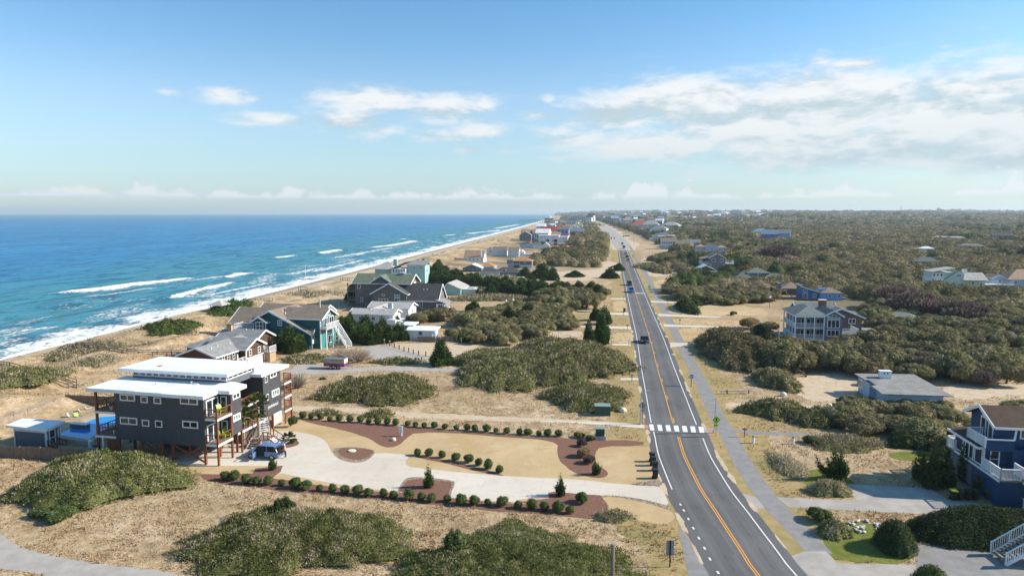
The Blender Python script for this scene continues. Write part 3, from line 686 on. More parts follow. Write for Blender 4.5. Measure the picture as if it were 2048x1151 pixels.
bed('sand_yard', [(330, 180), (640, 150), (660, 260), (560, 300), (400, 300), (340, 250)], 1.5, 'track', Z4, .6, 5, 1)
bed('sand_yard', [(1040, 230), (1200, 210), (1470, 215), (1700, 230), (1500, 262), (1200, 292), (1120, 280)], 1.5, 'track', Z4, .6, 6, 1)
for i, pts in enumerate([[(780, 133), (1110, 150), (1430, 172), (1670, 186), (1670, 196), (1430, 184), (1100, 165), (780, 156)], [(870, 300), (1200, 318), (1670, 336), (1670, 352), (1200, 338), (880, 330)],
        [(935, 432), (1200, 446), (1640, 458), (1640, 476), (1200, 470), (950, 464)], [(1005, 668), (1440, 680), (1440, 705), (1030, 726)],
        [(270, 100), (485, 103), (490, 122), (270, 118)], [(-200, 262), (60, 280), (300, 288), (490, 284), (495, 318), (300, 312), (0, 296), (-200, 275)], [(240, 460), (520, 464), (530, 500), (260, 488)],
        [(280, 684), (510, 684), (525, 712), (290, 704)], [(430, 946), (600, 948), (600, 995), (420, 992)], [(400, 1120), (630, 1122), (640, 1148), (390, 1148)]]):
    bed('driveway', pts, 2.2, 'concrete', Y7, 0, 0, 0)
bed('driveway', [(-60, 782), (120, 786), (340, 800), (560, 820), (820, 832), (820, 842), (540, 832), (330, 812), (-60, 794)], 2.2, 'concrete', Q7, 0, 0, 1)
bed('driveway', [(480, 934), (700, 942), (760, 955), (700, 958), (480, 944)], 2.3, 'concrete', Q7, 0, 0, 0)
for pts, mt in [([(100, 540), (520, 500), (860, 480), (990, 430), (995, 560), (700, 575), (300, 590)], 'track'), ([(760, 420), (960, 420), (985, 470), (760, 470)], 'track'), ([(1380, 780), (2047, 780), (2200, 830), (2200, 870), (1300, 850)], 'lawn'),
               ([(1390, 880), (1980, 900), (1950, 945), (1400, 935)], 'lawn'), ([(560, 840), (780, 845), (720, 910), (530, 950)], 'verge'), ([(420, 960), (690, 985), (640, 1050), (330, 1060)], 'track'),
               ([(1440, 965), (1700, 970), (1640, 1075), (1480, 1075)], 'lawn'), ([(920, 1000), (1090, 1000), (1110, 1090), (920, 1090)], 'lawn'), ([(930, 740), (1030, 745), (1050, 830), (930, 830)], 'lawn'),
               ([(1150, 400), (1250, 380), (1230, 420), (1160, 430)], 'track'), ([(1180, 470), (1480, 480), (1500, 510), (1220, 560)], 'track'), ([(1250, 570), (1460, 570), (1320, 640), (1270, 640)], 'lawn')]:
    bed('clearing', pts, 1.2, mt, Q7, .5, len(pts), 1)
# ================================================================== building kit
plain('charcoal_panel', (0.064, 0.065, 0.072), 0.6, .08, 1.2, pattern='panel')
plain('roof_white', (0.76, 0.78, 0.80), 0.55, .09, 0.45)
plain('trim_white', (0.76, 0.77, 0.78), 0.5, .04, 3)
plain('stained_wood', (0.25, 0.085, 0.040), 0.6, .15, 3, pattern='wood')
plain('deck_board', (0.30, 0.24, 0.19), 0.8, .15, 2, pattern='wood')
plain('grey_wood', (0.22, 0.185, 0.15), 0.9, .25, 2, pattern='wood', bump=.2)
plain('fence_wood', (0.20, 0.145, 0.105), 0.9, .2, 2, pattern='vert', pv=.5)
plain('fence_grey', (0.30, 0.25, 0.205), 0.9, .2, 2, pattern='vert', pv=.5)
plain('lattice_wood', (0.42, 0.30, 0.19), 0.9, .2, 2, pattern='vert', pv=.4)
plain('underfloor', (0.10, 0.105, 0.10), 0.8, .15, 2)
plain('slate_siding', (0.12, 0.135, 0.165), 0.7, .08, 2, pattern='lap')
plain('grey_siding', (0.20, 0.20, 0.205), 0.8, .10, 1.5, pattern='vert')
plain('weathered_siding', (0.150, 0.145, 0.140), 0.9, .18, 1.5, pattern='vert')
plain('brown_shake', (0.105, 0.058, 0.040), 0.9, .2, 3, pattern='lap', pv=.5)
plain('teal_siding', (0.018, 0.105, 0.115), 0.6, .08, 2, pattern='lap')
plain('teal_bright', (0.05, 0.24, 0.23), 0.6, .08, 2, pattern='lap')
plain('seafoam_siding', (0.30, 0.50, 0.48), 0.7, .06, 2, pattern='vert')
plain('pale_green_siding', (0.60, 0.66, 0.56), 0.7, .06, 2, pattern='lap')
plain('pale_blue_siding', (0.40, 0.50, 0.60), 0.7, .06, 2, pattern='lap')
plain('bluegrey_siding', (0.15, 0.185, 0.225), 0.7, .08, 2, pattern='lap')
plain('bright_blue_siding', (0.055, 0.165, 0.40), 0.6, .06, 2, pattern='lap')
plain('light_blue_siding', (0.17, 0.36, 0.62), 0.6, .06, 2, pattern='lap')
plain('navy_siding', (0.010, 0.055, 0.135), 0.55, .08, 2, pattern='lap')
plain('slate_violet_siding', (0.165, 0.165, 0.20), 0.7, .08, 2, pattern='lap')
plain('white_siding', (0.70, 0.71, 0.72), 0.6, .05, 2, pattern='lap')
plain('cream_wall', (0.70, 0.64, 0.52), 0.7, .06, 2)
plain('brown_siding', (0.14, 0.115, 0.10), 0.8, .15, 2, pattern='lap')
plain('shingle_grey', (0.27, 0.275, 0.275), 0.95, .12, 0.8, pattern='shingle', bump=.15)
plain('shingle_pale', (0.42, 0.41, 0.385), 0.95, .10, 0.8, pattern='shingle', bump=.15)
plain('shingle_dark', (0.085, 0.084, 0.085), 0.95, .12, 0.8, pattern='shingle', bump=.15)
plain('shingle_brown', (0.25, 0.20, 0.155), 0.95, .10, 0.8, pattern='shingle', bump=.15)
plain('shingle_deepbrown', (0.085, 0.058, 0.042), 0.95, .12, 0.8, pattern='shingle', bump=.15)
plain('shingle_tan', (0.38, 0.26, 0.17), 0.95, .12, 0.8, pattern='shingle', bump=.15)
plain('shingle_rust', (0.46, 0.22, 0.10), 0.95, .15, 0.8, pattern='shingle', bump=.15)
plain('shingle_green', (0.15, 0.18, 0.125), 0.95, .12, 0.8, pattern='shingle', bump=.15)
plain('shingle_sage', (0.175, 0.205, 0.195), 0.95, .10, 0.8, pattern='shingle', bump=.15)
plain('shingle_red', (0.42, 0.075, 0.06), 0.9, .10, 0.8)
plain('shingle_salmon', (0.62, 0.28, 0.20), 0.9, .10, 0.8)
plain('shingle_blue', (0.16, 0.22, 0.30), 0.9, .10, 0.8)
plain('metal_red', (0.72, 0.07, 0.06), 0.5, .08, 1)
plain('brick', (0.25, 0.105, 0.075), 0.9, .2, 4)
plain('concrete_grey', (0.42, 0.41, 0.39), 0.9, .12, 2)
plain('galvanised', (0.45, 0.47, 0.49), 0.45, .08, 4, metal=.6)
plain('pool_paving', (0.46, 0.36, 0.27), 0.8, .1, 2)
plain('lime_plastic', (0.24, 0.37, 0.03), 0.45, .05, 2)
plain('yellow_plastic', (0.75, 0.60, 0.03), 0.45, .05, 2)
plain('white_plastic', (0.75, 0.76, 0.77), 0.4, .03, 2)
plain('terracotta', (0.50, 0.16, 0.07), 0.7, .1, 2)
glassmat('window_glass'); glassmat('window_green', (0.16, 0.22, 0.20), 0.1); glassmat('window_dim', (0.012, 0.014, 0.016), 0.05)

_wc = {}
def window_meshes(w, h, nx, ny, fm, gm):
    key = (round(w, 2), round(h, 2), nx, ny, fm, gm)
    if key in _wc: return _wc[key]
    t = min(0.14, max(0.07, w * .12)); fr = MB(); d0, d1 = -0.09, 0.03
    fr.box(-w / 2, d0, -h / 2, -w / 2 + t, d1, h / 2).box(w / 2 - t, d0, -h / 2, w / 2, d1, h / 2)
    fr.box(-w / 2 + t, d0, -h / 2, w / 2 - t, d1, -h / 2 + t).box(-w / 2 + t, d0, h / 2 - t, w / 2 - t, d1, h / 2)
    for i in range(1, nx): x = -w / 2 + w * i / nx; fr.box(x - t * .4, d0 + .01, -h / 2 + t, x + t * .4, d1, h / 2 - t)
    for j in range(1, ny):
        z = -h / 2 + h * j / ny
        for i in range(nx):
            x0 = -w / 2 + (w * i / nx + t * .4 if i else t); x1 = -w / 2 + (w * (i + 1) / nx - t * .4 if i < nx - 1 else w - t)
            fr.box(x0, d0 + .02, z - t * .3, x1, d1, z + t * .3)
    gl = MB().box(-w / 2 + t * .8, -0.045, -h / 2 + t * .8, w / 2 - t * .8, 0.02, h / 2 - t * .8)
    _wc[key] = (fr.mesh('window', fm), gl.mesh('pane', gm)); return _wc[key]
ROT = {'f': 0, 'r': pi / 2, 'b': pi, 'l': -pi / 2}

HOUSES = []
class House:
    def __init__(s, name, label, uv, deg, cat='house', group=None, z=0.0, world=None):
        s.o = world or P(*uv, z); s.a = radians(deg); s.z = z
        s.ex = (cos(s.a), sin(s.a)); s.ey = (-sin(s.a), cos(s.a))
        s.e = empty(name, (s.o[0], s.o[1], z), s.a, label, cat, group); HOUSES.append(s)
    sc = 1.0
    def scale(s, k): s.sc = k; s.e.scale = (k, k, k); return s
    def loc(s, X, Y): dx, dy = X - s.o[0], Y - s.o[1]; return dx * s.ex[0] + dy * s.ex[1], dx * s.ey[0] + dy * s.ey[1]
    def world(s, x, y): return s.o[0] + x * s.ex[0] + y * s.ey[0], s.o[1] + x * s.ex[1] + y * s.ey[1]
    def at(s, uv, x=None, y=None, z=None):
        r = ray(*uv); ox, oy = s.loc(0, 0); dx = r[0] * s.ex[0] + r[1] * s.ex[1]; dy = r[0] * s.ey[0] + r[1] * s.ey[1]; oz = H - s.z
        k = (x - ox) / dx if x is not None else (y - oy) / dy if y is not None else (z - oz) / r[2]
        return ox + k * dx, oy + k * dy, oz + k * r[2]
    def box(s, name, m, *bs, bevel=0):
        b = MB()
        for q in bs: b.box(*q)
        return b.build(name, m, s.e, bevel=bevel)
    def wall(s, m, *bs): return s.box('wall', m, *bs)
    def post(s, x, y, z0, z1, w=.2, m='stained_wood', name='post'):
        return MB().box(-w / 2, -w / 2, z0, w / 2, w / 2, z1).build(name, m, s.e, (x, y, 0))
    def trim(s, m, *bars, name='trim', w=.1, h=.26):
        b = MB()
        for p, q in bars: b.bar(p, q, w, h)
        return b.build(name, m, s.e)
    def gable(s, x0, y0, x1, y1, z, rise, axis, m, wm, ov=.45, th=.2, tm='trim_white', peak=.5, ends=(1, 1), eave0=None, eave1=None):
        """ridge along axis; peak = ridge position across (0..1); eave0/eave1 lengthen one slope downward"""
        if axis == 'x': c0, c1, a0, a1 = y0, y1, x0, x1
        else: c0, c1, a0, a1 = x0, x1, y0, y1
        pc = c0 + (c1 - c0) * peak; s0 = rise / (pc - c0); s1 = rise / (c1 - pc)
        o0 = ov if eave0 is None else eave0; o1 = ov if eave1 is None else eave1
        L = (c0 - o0, z - o0 * s0); R = (c1 + o1, z - o1 * s1); T = (pc, z + rise)
        prof = [L, (L[0], L[1] + th), (T[0], T[1] + th), (R[0], R[1] + th), R, T]
        MB().extr(prof, axis, a0 - ov, a1 + ov).build('roof', m, s.e)
        tri = [(c0, z - .02), (c1, z - .02), (pc, z + rise - .02)]
        if ends[0] or ends[1]: MB().extr(tri, axis, a0 if ends[0] else (a0 + a1) / 2, a1 if ends[1] else (a0 + a1) / 2).build('gable_wall', wm, s.e)
        if tm:
            b = MB(); q = (lambda a, p: (a, p[0], p[1])) if axis == 'x' else (lambda a, p: (p[0], a, p[1]))
            for a, e in ((a0 - ov - .04, ends[0]), (a1 + ov + .04, ends[1])):
                if not e: continue
                for p in (L, R): b.bar(q(a, (p[0], p[1] + th * .4)), q(a, (T[0], T[1] + th * .4)), .09, th + .14)
            for p, sg in ((L, -1), (R, 1)):
                b.bar(q(a0 - ov + .02, (p[0] + sg * .05, p[1] + th * .45)), q(a1 + ov - .02, (p[0] + sg * .05, p[1] + th * .45)), .08, th + .04)
            b.build('trim', tm, s.e)
    def hip(s, x0, y0, x1, y1, z, rise, m, ov=.5, tm='trim_white', fl=None):
        x0 -= ov; x1 += ov; y0 -= ov; y1 += ov; w, d = x1 - x0, y1 - y0
        if tm: s.box('trim', tm, (x0, y0, z - .2, x1, y1, z))
        e = .04
        q = [(x0 - e, y0 - e, z + .004), (x1 + e, y0 - e, z + .004), (x1 + e, y1 + e, z + .004), (x0 - e, y1 + e, z + .004)]
        if w > d: k = d / 2 if fl is None else fl; t = [(x0 + k, (y0 + y1) / 2, z + rise), (x1 - k, (y0 + y1) / 2, z + rise)]; fs = [(0, 1, 5, 4), (1, 2, 5), (2, 3, 4, 5), (3, 0, 4), (3, 2, 1, 0)]
        else: k = w / 2 if fl is None else fl; t = [((x0 + x1) / 2, y0 + k, z + rise), ((x0 + x1) / 2, y1 - k, z + rise)]; fs = [(0, 1, 4), (1, 2, 5, 4), (2, 3, 5), (3, 0, 4, 5), (3, 2, 1, 0)]
        MB().add(q + t, fs).build('roof', m, s.e)
    def slab(s, pts, z0, z1, m='roof_white', name='roof'): return MB().prism(pts, z0, z1).build(name, m, s.e)
    def shed(s, x0, y0, x1, y1, z0, z1, axis, m, th=.2, name='roof', tm='trim_white'):
        """single slope: height z0 at the low coordinate of axis, z1 at the high one"""
        pr = [((x0 if axis == 'x' else y0), z0), ((x1 if axis == 'x' else y1), z1), ((x1 if axis == 'x' else y1), z1 + th), ((x0 if axis == 'x' else y0), z0 + th)]
        MB().extr(pr, 'y' if axis == 'x' else 'x', y0 if axis == 'x' else x0, y1 if axis == 'x' else x1).build(name, m, s.e)
    def win(s, face, a, z, pos, w, h, nx=1, ny=1, fm='trim_white', gm='window_glass', name='window'):
        fr, gl = window_meshes(w, h, nx, ny, fm, gm)
        l = (a, pos, z) if face in 'fb' else (pos, a, z)
        o = bpy.data.objects.new(name, fr); link(o, s.e); o.location = l; o.rotation_euler = (0, 0, ROT[face])
        p = bpy.data.objects.new('pane', gl); link(p, o); return o
    def wpx(s, face, pos, conv, x0, y0, x1, y1, nx=1, ny=1, fm='trim_white', gm='window_glass', name='window'):
        """window from its outline in the photo, laid on the wall plane"""
        kw = dict(y=pos) if face in 'fb' else dict(x=pos)
        cx, cy = (x0 + x1) / 2, (y0 + y1) / 2
        k = 0 if face in 'fb' else 1
        a0 = s.at(conv(x0, cy), **kw)[k]; a1 = s.at(conv(x1, cy), **kw)[k]
        z0 = s.at(conv(cx, y1), **kw)[2]; z1 = s.at(conv(cx, y0), **kw)[2]
        if face == 'r':     # outline corners are skewed on a receding wall: use the height at the middle
            pass
        return s.win(face, (a0 + a1) / 2, (z0 + z1) / 2, pos, abs(a1 - a0), abs(z1 - z0), nx, ny, fm, gm, name)
    def rail(s, pts, hgt=1.0, m='trim_white', bal=.22, pw=.1, name='railing'):
        b = MB(); e = Vector((0, 0, 1))
        for p, q in zip(pts[:-1], pts[1:]):
            p, q = Vector(p), Vector(q); L = (q - p).length; n = max(1, round(L / 1.9))
            b.bar(p + e * hgt, q + e * hgt, pw * 1.1, pw * .7); b.bar(p + e * .12, q + e * .12, pw * .6, pw * .7)
            for i in range(n + 1): c = p + (q - p) * (i / n); b.bar(c, c + e * (hgt + .06), pw)
            if bal:
                for i in range(1, int(L / bal)): c = p + (q - p) * (i * bal / L); b.bar(c + e * .12, c + e * hgt, .04)
            else:
                for z in (.4, .7): b.bar(p + e * hgt * z, q + e * hgt * z, .04)
        return b.build(name, m, s.e)
    def stairs(s, p, q, w, n=None, m='deck_board', sm='trim_white', side=True, railm=None, hgt=.95):
        """flight from p (foot) to q (head); w across"""
        p, q = Vector(p), Vector(q); d = q - p; n = n or max(2, round(d.z / .19)); hz = Vector((d.x, d.y, 0)).normalized(); c = Vector((-hz.y, hz.x, 0)) * (w / 2)
        b = MB()
        run = Vector((d.x, d.y, 0)).length / n
        for i in range(n):
            a = p + d * ((i + .5) / n) + Vector((0, 0, d.z / n * .5)); b.bar(a - c, a + c, run * .95, .05)
        o = b.build('stairs', m, s.e)
        if side:
            st = MB()
            for sg in (-1, 1): st.bar(p + c * sg * 1.04, q + c * sg * 1.04, .07, .34)
            st.build('stringer', sm, s.e)
        if railm:
            for sg in (-1, 1): s.rail([tuple(p + c * sg * 1.1), tuple(q + c * sg * 1.1)], hgt, railm)
        return o

def chimney(h, x, y, z0, z1, w, d, m, cap='concrete_grey'):
    o = MB().box(x - w / 2, y - d / 2, z0, x + w / 2, y + d / 2, z1).build('chimney', m, h.e)
    MB().box(x - w / 2 - .08, y - d / 2 - .08, z1 + .003, x + w / 2 + .08, y + d / 2 + .08, z1 + .12).build('chimney_cap', cap, o); return o
def vents(h, pts, m='white_plastic'):
    for x, y, z in pts: MB().tube([(0, 0, -.3), (0, 0, .28)], .13, 8).build('roof_vent', m, h.e, (x, y, z))

# ================================================================== 1 the dark house on stilts
ZA = zc(4.796, 160, 700); ZB = zc(5.232, 390, 720); ZC = zc(4.796, 0, 680)
def black_house():
    h = House('beach_house', 'charcoal panelled beach house on tall brown stilts with flat white roofs, beside the pool', (413, 930), -12.5)
    W = 'charcoal_panel'
    h.wall(W, (-12.7, .30, 2.25, -9.2, 6, 8.15), (-9.2, .14, 2.25, -5.15, 6, 8.15), (-5.15, 0, 2.25, -.02, 6, 8.15))
    h.wall(W, (-4.0, 3.0, 2.78, 1.56, 5.1, 8.15))
    h.slab([(-16.4, -.1), (-9.3, -.1), (-9.3, -.3), (-5.3, -.3), (-5.3, -.5), (.35, -.5), (.35, 2.3), (1.95, 2.3), (1.95, 5.8), (-.3, 6.6), (-16.4, 6.6)], 8.15, 8.58)
    # lit storey with the ribbon windows, and its own roof
    h.wall('slate_siding', (-14.8, 5.9, 8.0, -1.0, 12, 9.52))
    h.slab([(-16.2, 5.0), (-.2, 5.0), (-.2, 12.6), (-16.2, 12.6)], 9.52, 9.92)
    for i in range(14): h.win('f', -14.2 + i * .99, 9.12, 5.9, .92, .55)
    for i in range(5): h.win('r', 6.7 + i * 1.05, 9.12, -1.0, .95, .5)
    # back wing
    h.wall(W, (-9, 12.4, 2.0, 0, 16.8, 8.1)); h.wall(W, (-12.5, 6.2, 2.25, -3.5, 12.3, 7.98))
    h.slab([(-6.2, 11.2), (.6, 11.2), (.6, 12.0), (.75, 17.9), (-9.5, 17.9), (-9.5, 12.7), (-6.2, 12.7)], 8.1, 8.5)
    for r in [(385, 422, 530, 485, 2), (585, 440, 652, 502, 1), (710, 448, 780, 512, 1), (962, 452, 1132, 518, 2), (388, 642, 552, 710, 2), (598, 665, 666, 727, 1), (724, 672, 792, 737, 1), (985, 677, 1135, 745, 2)]:
        pos = .30 if r[0] < 420 else .14 if r[0] < 800 else 0
        h.wpx('f', pos, ZA, *r[:4], nx=r[4], gm='window_dim')
    h.win('r', 4.05, 7.55, 1.56, 1.5, .75, 2); h.win('r', 3.95, 4.85, 1.56, 1.5, .85, 3, gm='window_green')
    h.win('r', 13.1, 7.35, 0, .62, .85); h.win('r', 14.9, 7.6, 0, 1.6, .7, 2); h.win('r', 13.2, 4.85, 0, .65, .85); h.win('r', 15.3, 4.95, 0, 1.9, .95, 3, gm='window_green')
    # raised letters on the side wall (too small to read in the photo)
    b = MB()
    for i in range(10):
        y = 13.35 + i * .26; b.box(.0, y, 3.15, .05, y + .05, 3.52)
        if i % 3 != 1: b.box(.0, y + .05, 3.47 if i % 2 else 3.15, .05, y + .17, 3.52 if i % 2 else 3.2)
        if i % 2: b.box(.0, y + .14, 3.15, .05, y + .19, 3.47)
        else: b.box(.0, y + .05, 3.32, .05, y + .16, 3.37)
    b.build('lettering', 'trim_white', h.e)
    # corner balconies on the right
    for z0, z1 in ((2.32, 2.66), (5.44, 5.76)):
        h.box('balcony_fascia', 'trim_white', (.0, .12, z0, 1.68, 2.97, z1 - .06))
        h.box('balcony_deck', 'deck_board', (.0, .14, z1 - .057, 1.66, 2.96, z1))
        h.rail([(.08, .2, z1), (1.56, .2, z1), (1.56, 2.9, z1)], 1.02, 'stained_wood', .42, .11)
    for z in (6.75, 3.7):
        o = h.win('r', 1.5, z, 0, 2.3, 2.1, 2, 1, name='sliding_door')
    for z in (6.72, 3.68): h.win('f', .6, z, 3.0, .85, 2.0, 1, 1, name='door')
    # left porch
    for z0, z1 in ((2.35, 2.66), (5.42, 5.72)):
        h.box('porch_fascia', 'trim_white', (-15.6, .1, z0, -12.72, 5.6, z1 - .06)); h.box('porch_deck', 'deck_board', (-15.58, .12, z1 - .057, -12.72, 5.6, z1))
        h.rail([(-12.8, .2, z1), (-15.4, .2, z1), (-15.4, 5.5, z1)], 1.0, 'stained_wood', .42, .11)
    for y in (.25, 5.4): h.post(-15.3, y, 0, 8.15, .24)
    MB().tube([(-14.5, .05, 0), (-14.5, .05, 2.35)], .09).build('downpipe', 'trim_white', h.e)
    h.box('screen_wall', 'stained_wood', (-14.2, .4, 0.05, -12.7, .5, 2.3))
    # stilts
    for x, y in [(-12.5, .5), (-9.1, .3), (-6.2, .3), (-4.8, .35), (-.15, .15), (-12.5, 3), (-4.6, 3), (-3.5, 5), (-.2, 3), (-12.5, 5.8), (-1.9, 5.8), (-.2, 16.6), (-8.8, 12.6), (-8.8, 16.6), (-3.4, 12.6)]: h.post(x, y, 0, 2.3, .26)
    for x, y, z in [(1.56, .2, 6.7), (1.5, 3.0, 2.8), (1.5, 5.0, 2.8), (.8, 5.0, 2.8), (-.1, 12.5, 2.05), (-.1, 14.6, 2.05)]: h.post(x, y, 0, z, .22)
    h.post(1.56, 2.9, 2.3, 6.7, .18)
    h.trim('stained_wood', ((-4.8, .2, .25), (-.3, .2, 2.2)), ((-4.8, .28, 2.2), (-.3, .28, .25)), name='brace', w=.14, h=.2)
    h.trim('stained_wood', ((-9.1, .3, .3), (-6.2, .3, 2.2)), ((-9.1, .38, 2.2), (-6.2, .38, .3)), name='brace', w=.14, h=.2)
    h.box('ground_floor_room', 'underfloor', (-9.5, 4.5, 0.02, -4.9, 11, 2.25), (-4.5, 8, .02, -.4, 12.2, 1.95))
    h.win('r', 5.4, 1.4, -4.9, .9, 1.1); h.trim('trim_white', ((-4.88, 4.5, .1), (-4.88, 11, .1)), ((-4.88, 7.4, .1), (-4.88, 7.4, 2.2)), w=.08, h=.12)
    h.box('garage_panel', 'concrete_grey', (-.12, 14.75, .35, .02, 16.7, 1.95)); h.trim('trim_white', ((.03, 14.75, .3), (.03, 14.75, 2.0)), ((.03, 14.75, 1.98), (.03, 16.7, 1.98)), ((.03, 16.7, .3), (.03, 16.7, 2.0)), w=.06, h=.1)
    # decks on the far right end
    for z in (2.0, 4.0, 6.0):
        h.box('balcony_fascia', 'trim_white', (-.6, 16.85, z - .3, .55, 18.8, z - .06)); h.box('balcony_deck', 'deck_board', (-.6, 16.86, z - .057, .54, 18.79, z))
        h.rail([(.48, 16.95, z), (.48, 18.7, z), (-.6, 18.7, z)], .95, 'stained_wood', .4, .11)
    h.post(.45, 18.7, 0, 7.0, .2); h.post(.45, 16.95, 0, 6.0, .14)
    h.box('screen_wall', 'stained_wood', (.40, 17.1, .9, .44, 18.5, 2.0))
    # bridge deck between the two blocks
    for z in (5.45, 2.45):
        h.box('balcony_fascia', 'trim_white', (-3.4, 5.15, z - .32, .9, 10.0 if z > 4 else 11.6, z - .06)); h.box('balcony_deck', 'deck_board', (-3.4, 5.17, z - .057, .88, 9.98 if z > 4 else 11.58, z))
        h.rail([(.8, 5.3, z), (.8, 9.9, z)], 1.0, 'stained_wood', .4, .11)
    # stair down to the drive
    h.stairs((2.05, 9.1, .95), (.3, 11.4, 2.45), 1.35, 8, 'trim_white', 'trim_white')
    h.rail([(2.7, 9.5, .95), (.85, 11.9, 2.45)], .95, 'stained_wood', .5, .1); h.rail([(1.45, 8.6, .95), (-.25, 10.9, 2.45)], .95, 'stained_wood', .5, .1)
    h.box('landing', 'deck_board', (1.2, 7.6, .78, 3.6, 9.1, .93)); h.box('landing_base', 'trim_white', (1.25, 7.65, .5, 3.55, 9.05, .777))
    h.stairs((2.0, 6.3, .02), (2.0, 7.6, .93), 1.5, 5, 'deck_board', 'trim_white'); h.stairs((4.9, 8.4, .02), (3.6, 8.4, .93), 1.3, 5, 'trim_white', 'trim_white')
    h.rail([(1.2, 6.3, .1), (1.2, 7.6, .93)], .95, 'stained_wood', .6, .1); h.rail([(2.85, 6.3, .1), (2.85, 7.6, .93), (3.5, 7.6, .93), (4.9, 7.7, .1)], .95, 'stained_wood', .6, .1)
    h.rail([(3.4, 9.1, .93), (4.9, 9.1, .1)], .95, 'stained_wood', .6, .1)
    vents(h, [(-9, 3.2, 8.6), (-5.0, 4.6, 8.6)]); h.box('skylight', 'trim_white', (-4.6, 4.2, 8.583, -3.9, 4.6, 8.68))
    h.box('skylight', 'terracotta', (-12.0, 7.0, 9.923, -11.5, 7.6, 9.98)) 
    return h
HB = black_house()

# pool, cabana and fences in the yard of the dark house
def pool_yard():
    h = House('pool_cabana', 'small slate blue pool cabana with flat white roof behind the wood fence', (31, 893), -12.5, 'cabana')
    w, d = 4.9, 1.7
    h.wall('slate_siding', (0, 0, 0, w, d, 2.75)); h.trim('trim_white', ((.05, -.03, 0), (.05, -.03, 2.7)), ((w - .05, -.03, 0), (w - .05, -.03, 2.7)), ((0, -.03, 2.25), (w, -.03, 2.25)), ((w + .03, .05, 0), (w + .03, .05, 2.7)), w=.12, h=.12)
    for i in range(4): h.win('f', .7 + i * 1.16, 2.5, 0, .9, .36, gm='window_green')
    h.slab([h.at(ZC(*q), z=3.0)[:2] for q in [(55, 818), (440, 862), (625, 775), (215, 750)]], 2.75, 3.05)
    for q in [(600, 780), (240, 760)]: t = h.at(ZC(*q), z=2.75); h.post(t[0] - .2, t[1] - .3, 0, 2.75, .16, 'trim_white')
    dd = h.win('r', .85, 1.35, w, .95, 2.1, 1, 2, gm='window_glass', name='door'); MB().ball((.38, -.12, 0), .05).build('handle', 'galvanised', dd)
    h.stairs((w + 1.5, .7, .05), (w + .1, .7, .6), 1.2, 3, 'deck_board', 'stained_wood'); h.rail([(w + .2, .0, .3), (w + 1.6, .0, .05)], .9, 'stained_wood', .4, .1); h.rail([(w + .2, 1.4, .3), (w + 1.6, 1.4, .05)], .9, 'stained_wood', .4, .1)
    DZ = .75
    p = House('swimming_pool', 'bright blue swimming pool in a raised concrete surround left of the dark house', (113.6, 869), -12.5, 'pool')
    c = [p.at(ZC(*q), z=DZ)[:2] for q in [(545, 905), (845, 948), (1140, 765), (1140, 720), (945, 735)]]
    o = [p.at(ZC(*q), z=DZ)[:2] for q in [(520, 925), (850, 968), (1250, 800), (1250, 680), (1060, 670), (640, 790), (560, 850)]]
    MB().prism(o, 0.02, DZ - .05).build('pool_deck', 'pool_paving', p.e)
    ins = c
    MB().prism(c, DZ - .048, DZ + .01).build('coping', 'trim_white', p.e)
    cx = sum(q[0] for q in c) / 5; cy = sum(q[1] for q in c) / 5
    m, n = newmat('pool_water'); co = n('TexCoord').outputs['Object']; nz = n.noise(co, 1.2, 3)
    b_ = n('BsdfPrincipled', Base_Color=n.mix(nz, (0.002, 0.20, 0.55), (0.004, 0.26, 0.66)), Roughness=0.08); n.set(b_.inputs['Normal'], n('Bump', Strength=.12, Distance=.1, Height=n.noise(co, 3, 3)).outputs[0]); n('OutputMaterial', Surface=b_)
    MB().prism([(cx + (x - cx) * .985, cy + (y - cy) * .985) for x, y in c], DZ, DZ + .016).build('water', 'pool_water', p.e)
    q = p.at(ZC(670, 838), z=DZ); MB().box(0, 0, 0, 2.6, .75, .55).build('spa_wall', 'slate_siding', p.e, (q[0], q[1], DZ)); MB().box(-.06, -.06, .552, 2.66, .81, .62).build('spa_cap', 'trim_white', p.e, (q[0], q[1], DZ))
    sheetp = [P(*ZC(*t)) for t in [(330, 760), (640, 640), (1070, 690), (930, 800), (700, 830), (560, 960), (690, 1000), (300, 1000)]]
    sheet('lawn', sheetp, 1.2, 'lawn', world=True)
    bed('mulch_bed', [(300, 745), (470, 690), (640, 640), (900, 640), (900, 668), (650, 668), (480, 715), (330, 770)], 2, 'mulch', ZC, .1, 3)
    def fence(label, pts, z=1.75, m='fence_wood', group=None):
        e = empty('wood_fence', (*pts[0], 0), 0, label, 'fence', group); b = MB()
        q = [(x - pts[0][0], y - pts[0][1]) for x, y in pts]
        for (ax, ay), (bx, by) in zip(q[:-1], q[1:]):
            L = hypot(bx - ax, by - ay); n = int(L / .16)
            for i in range(n):
                t = (i + .5) / n; t0, t1 = (i + .04) / n, (i + .96) / n; dz = .02 * ((i * 7) % 5 - 2)
                b.bar((ax + (bx - ax) * t0, ay + (by - ay) * t0, z / 2 + dz), (ax + (bx - ax) * t1, ay + (by - ay) * t1, z / 2 + dz), .03, z)
            for zz in (.4, 1.4):
                off = .03; nx_, ny_ = -(by - ay) / L * off, (bx - ax) / L * off
                b.bar((ax + nx_, ay + ny_, zz), (bx + nx_, by + ny_, zz), .04, .1)
        b.build('fence_boards', m, e)
        for (ax, ay), (bx, by) in zip(q[:-1], q[1:]):
            L = hypot(bx - ax, by - ay); n = max(1, round(L / 2.5))
            for i in range(n): MB().box(-.07, -.07, 0, .07, .07, z + .12).build('post', m, e, (ax + (bx - ax) * i / n, ay + (by - ay) * i / n, 0))
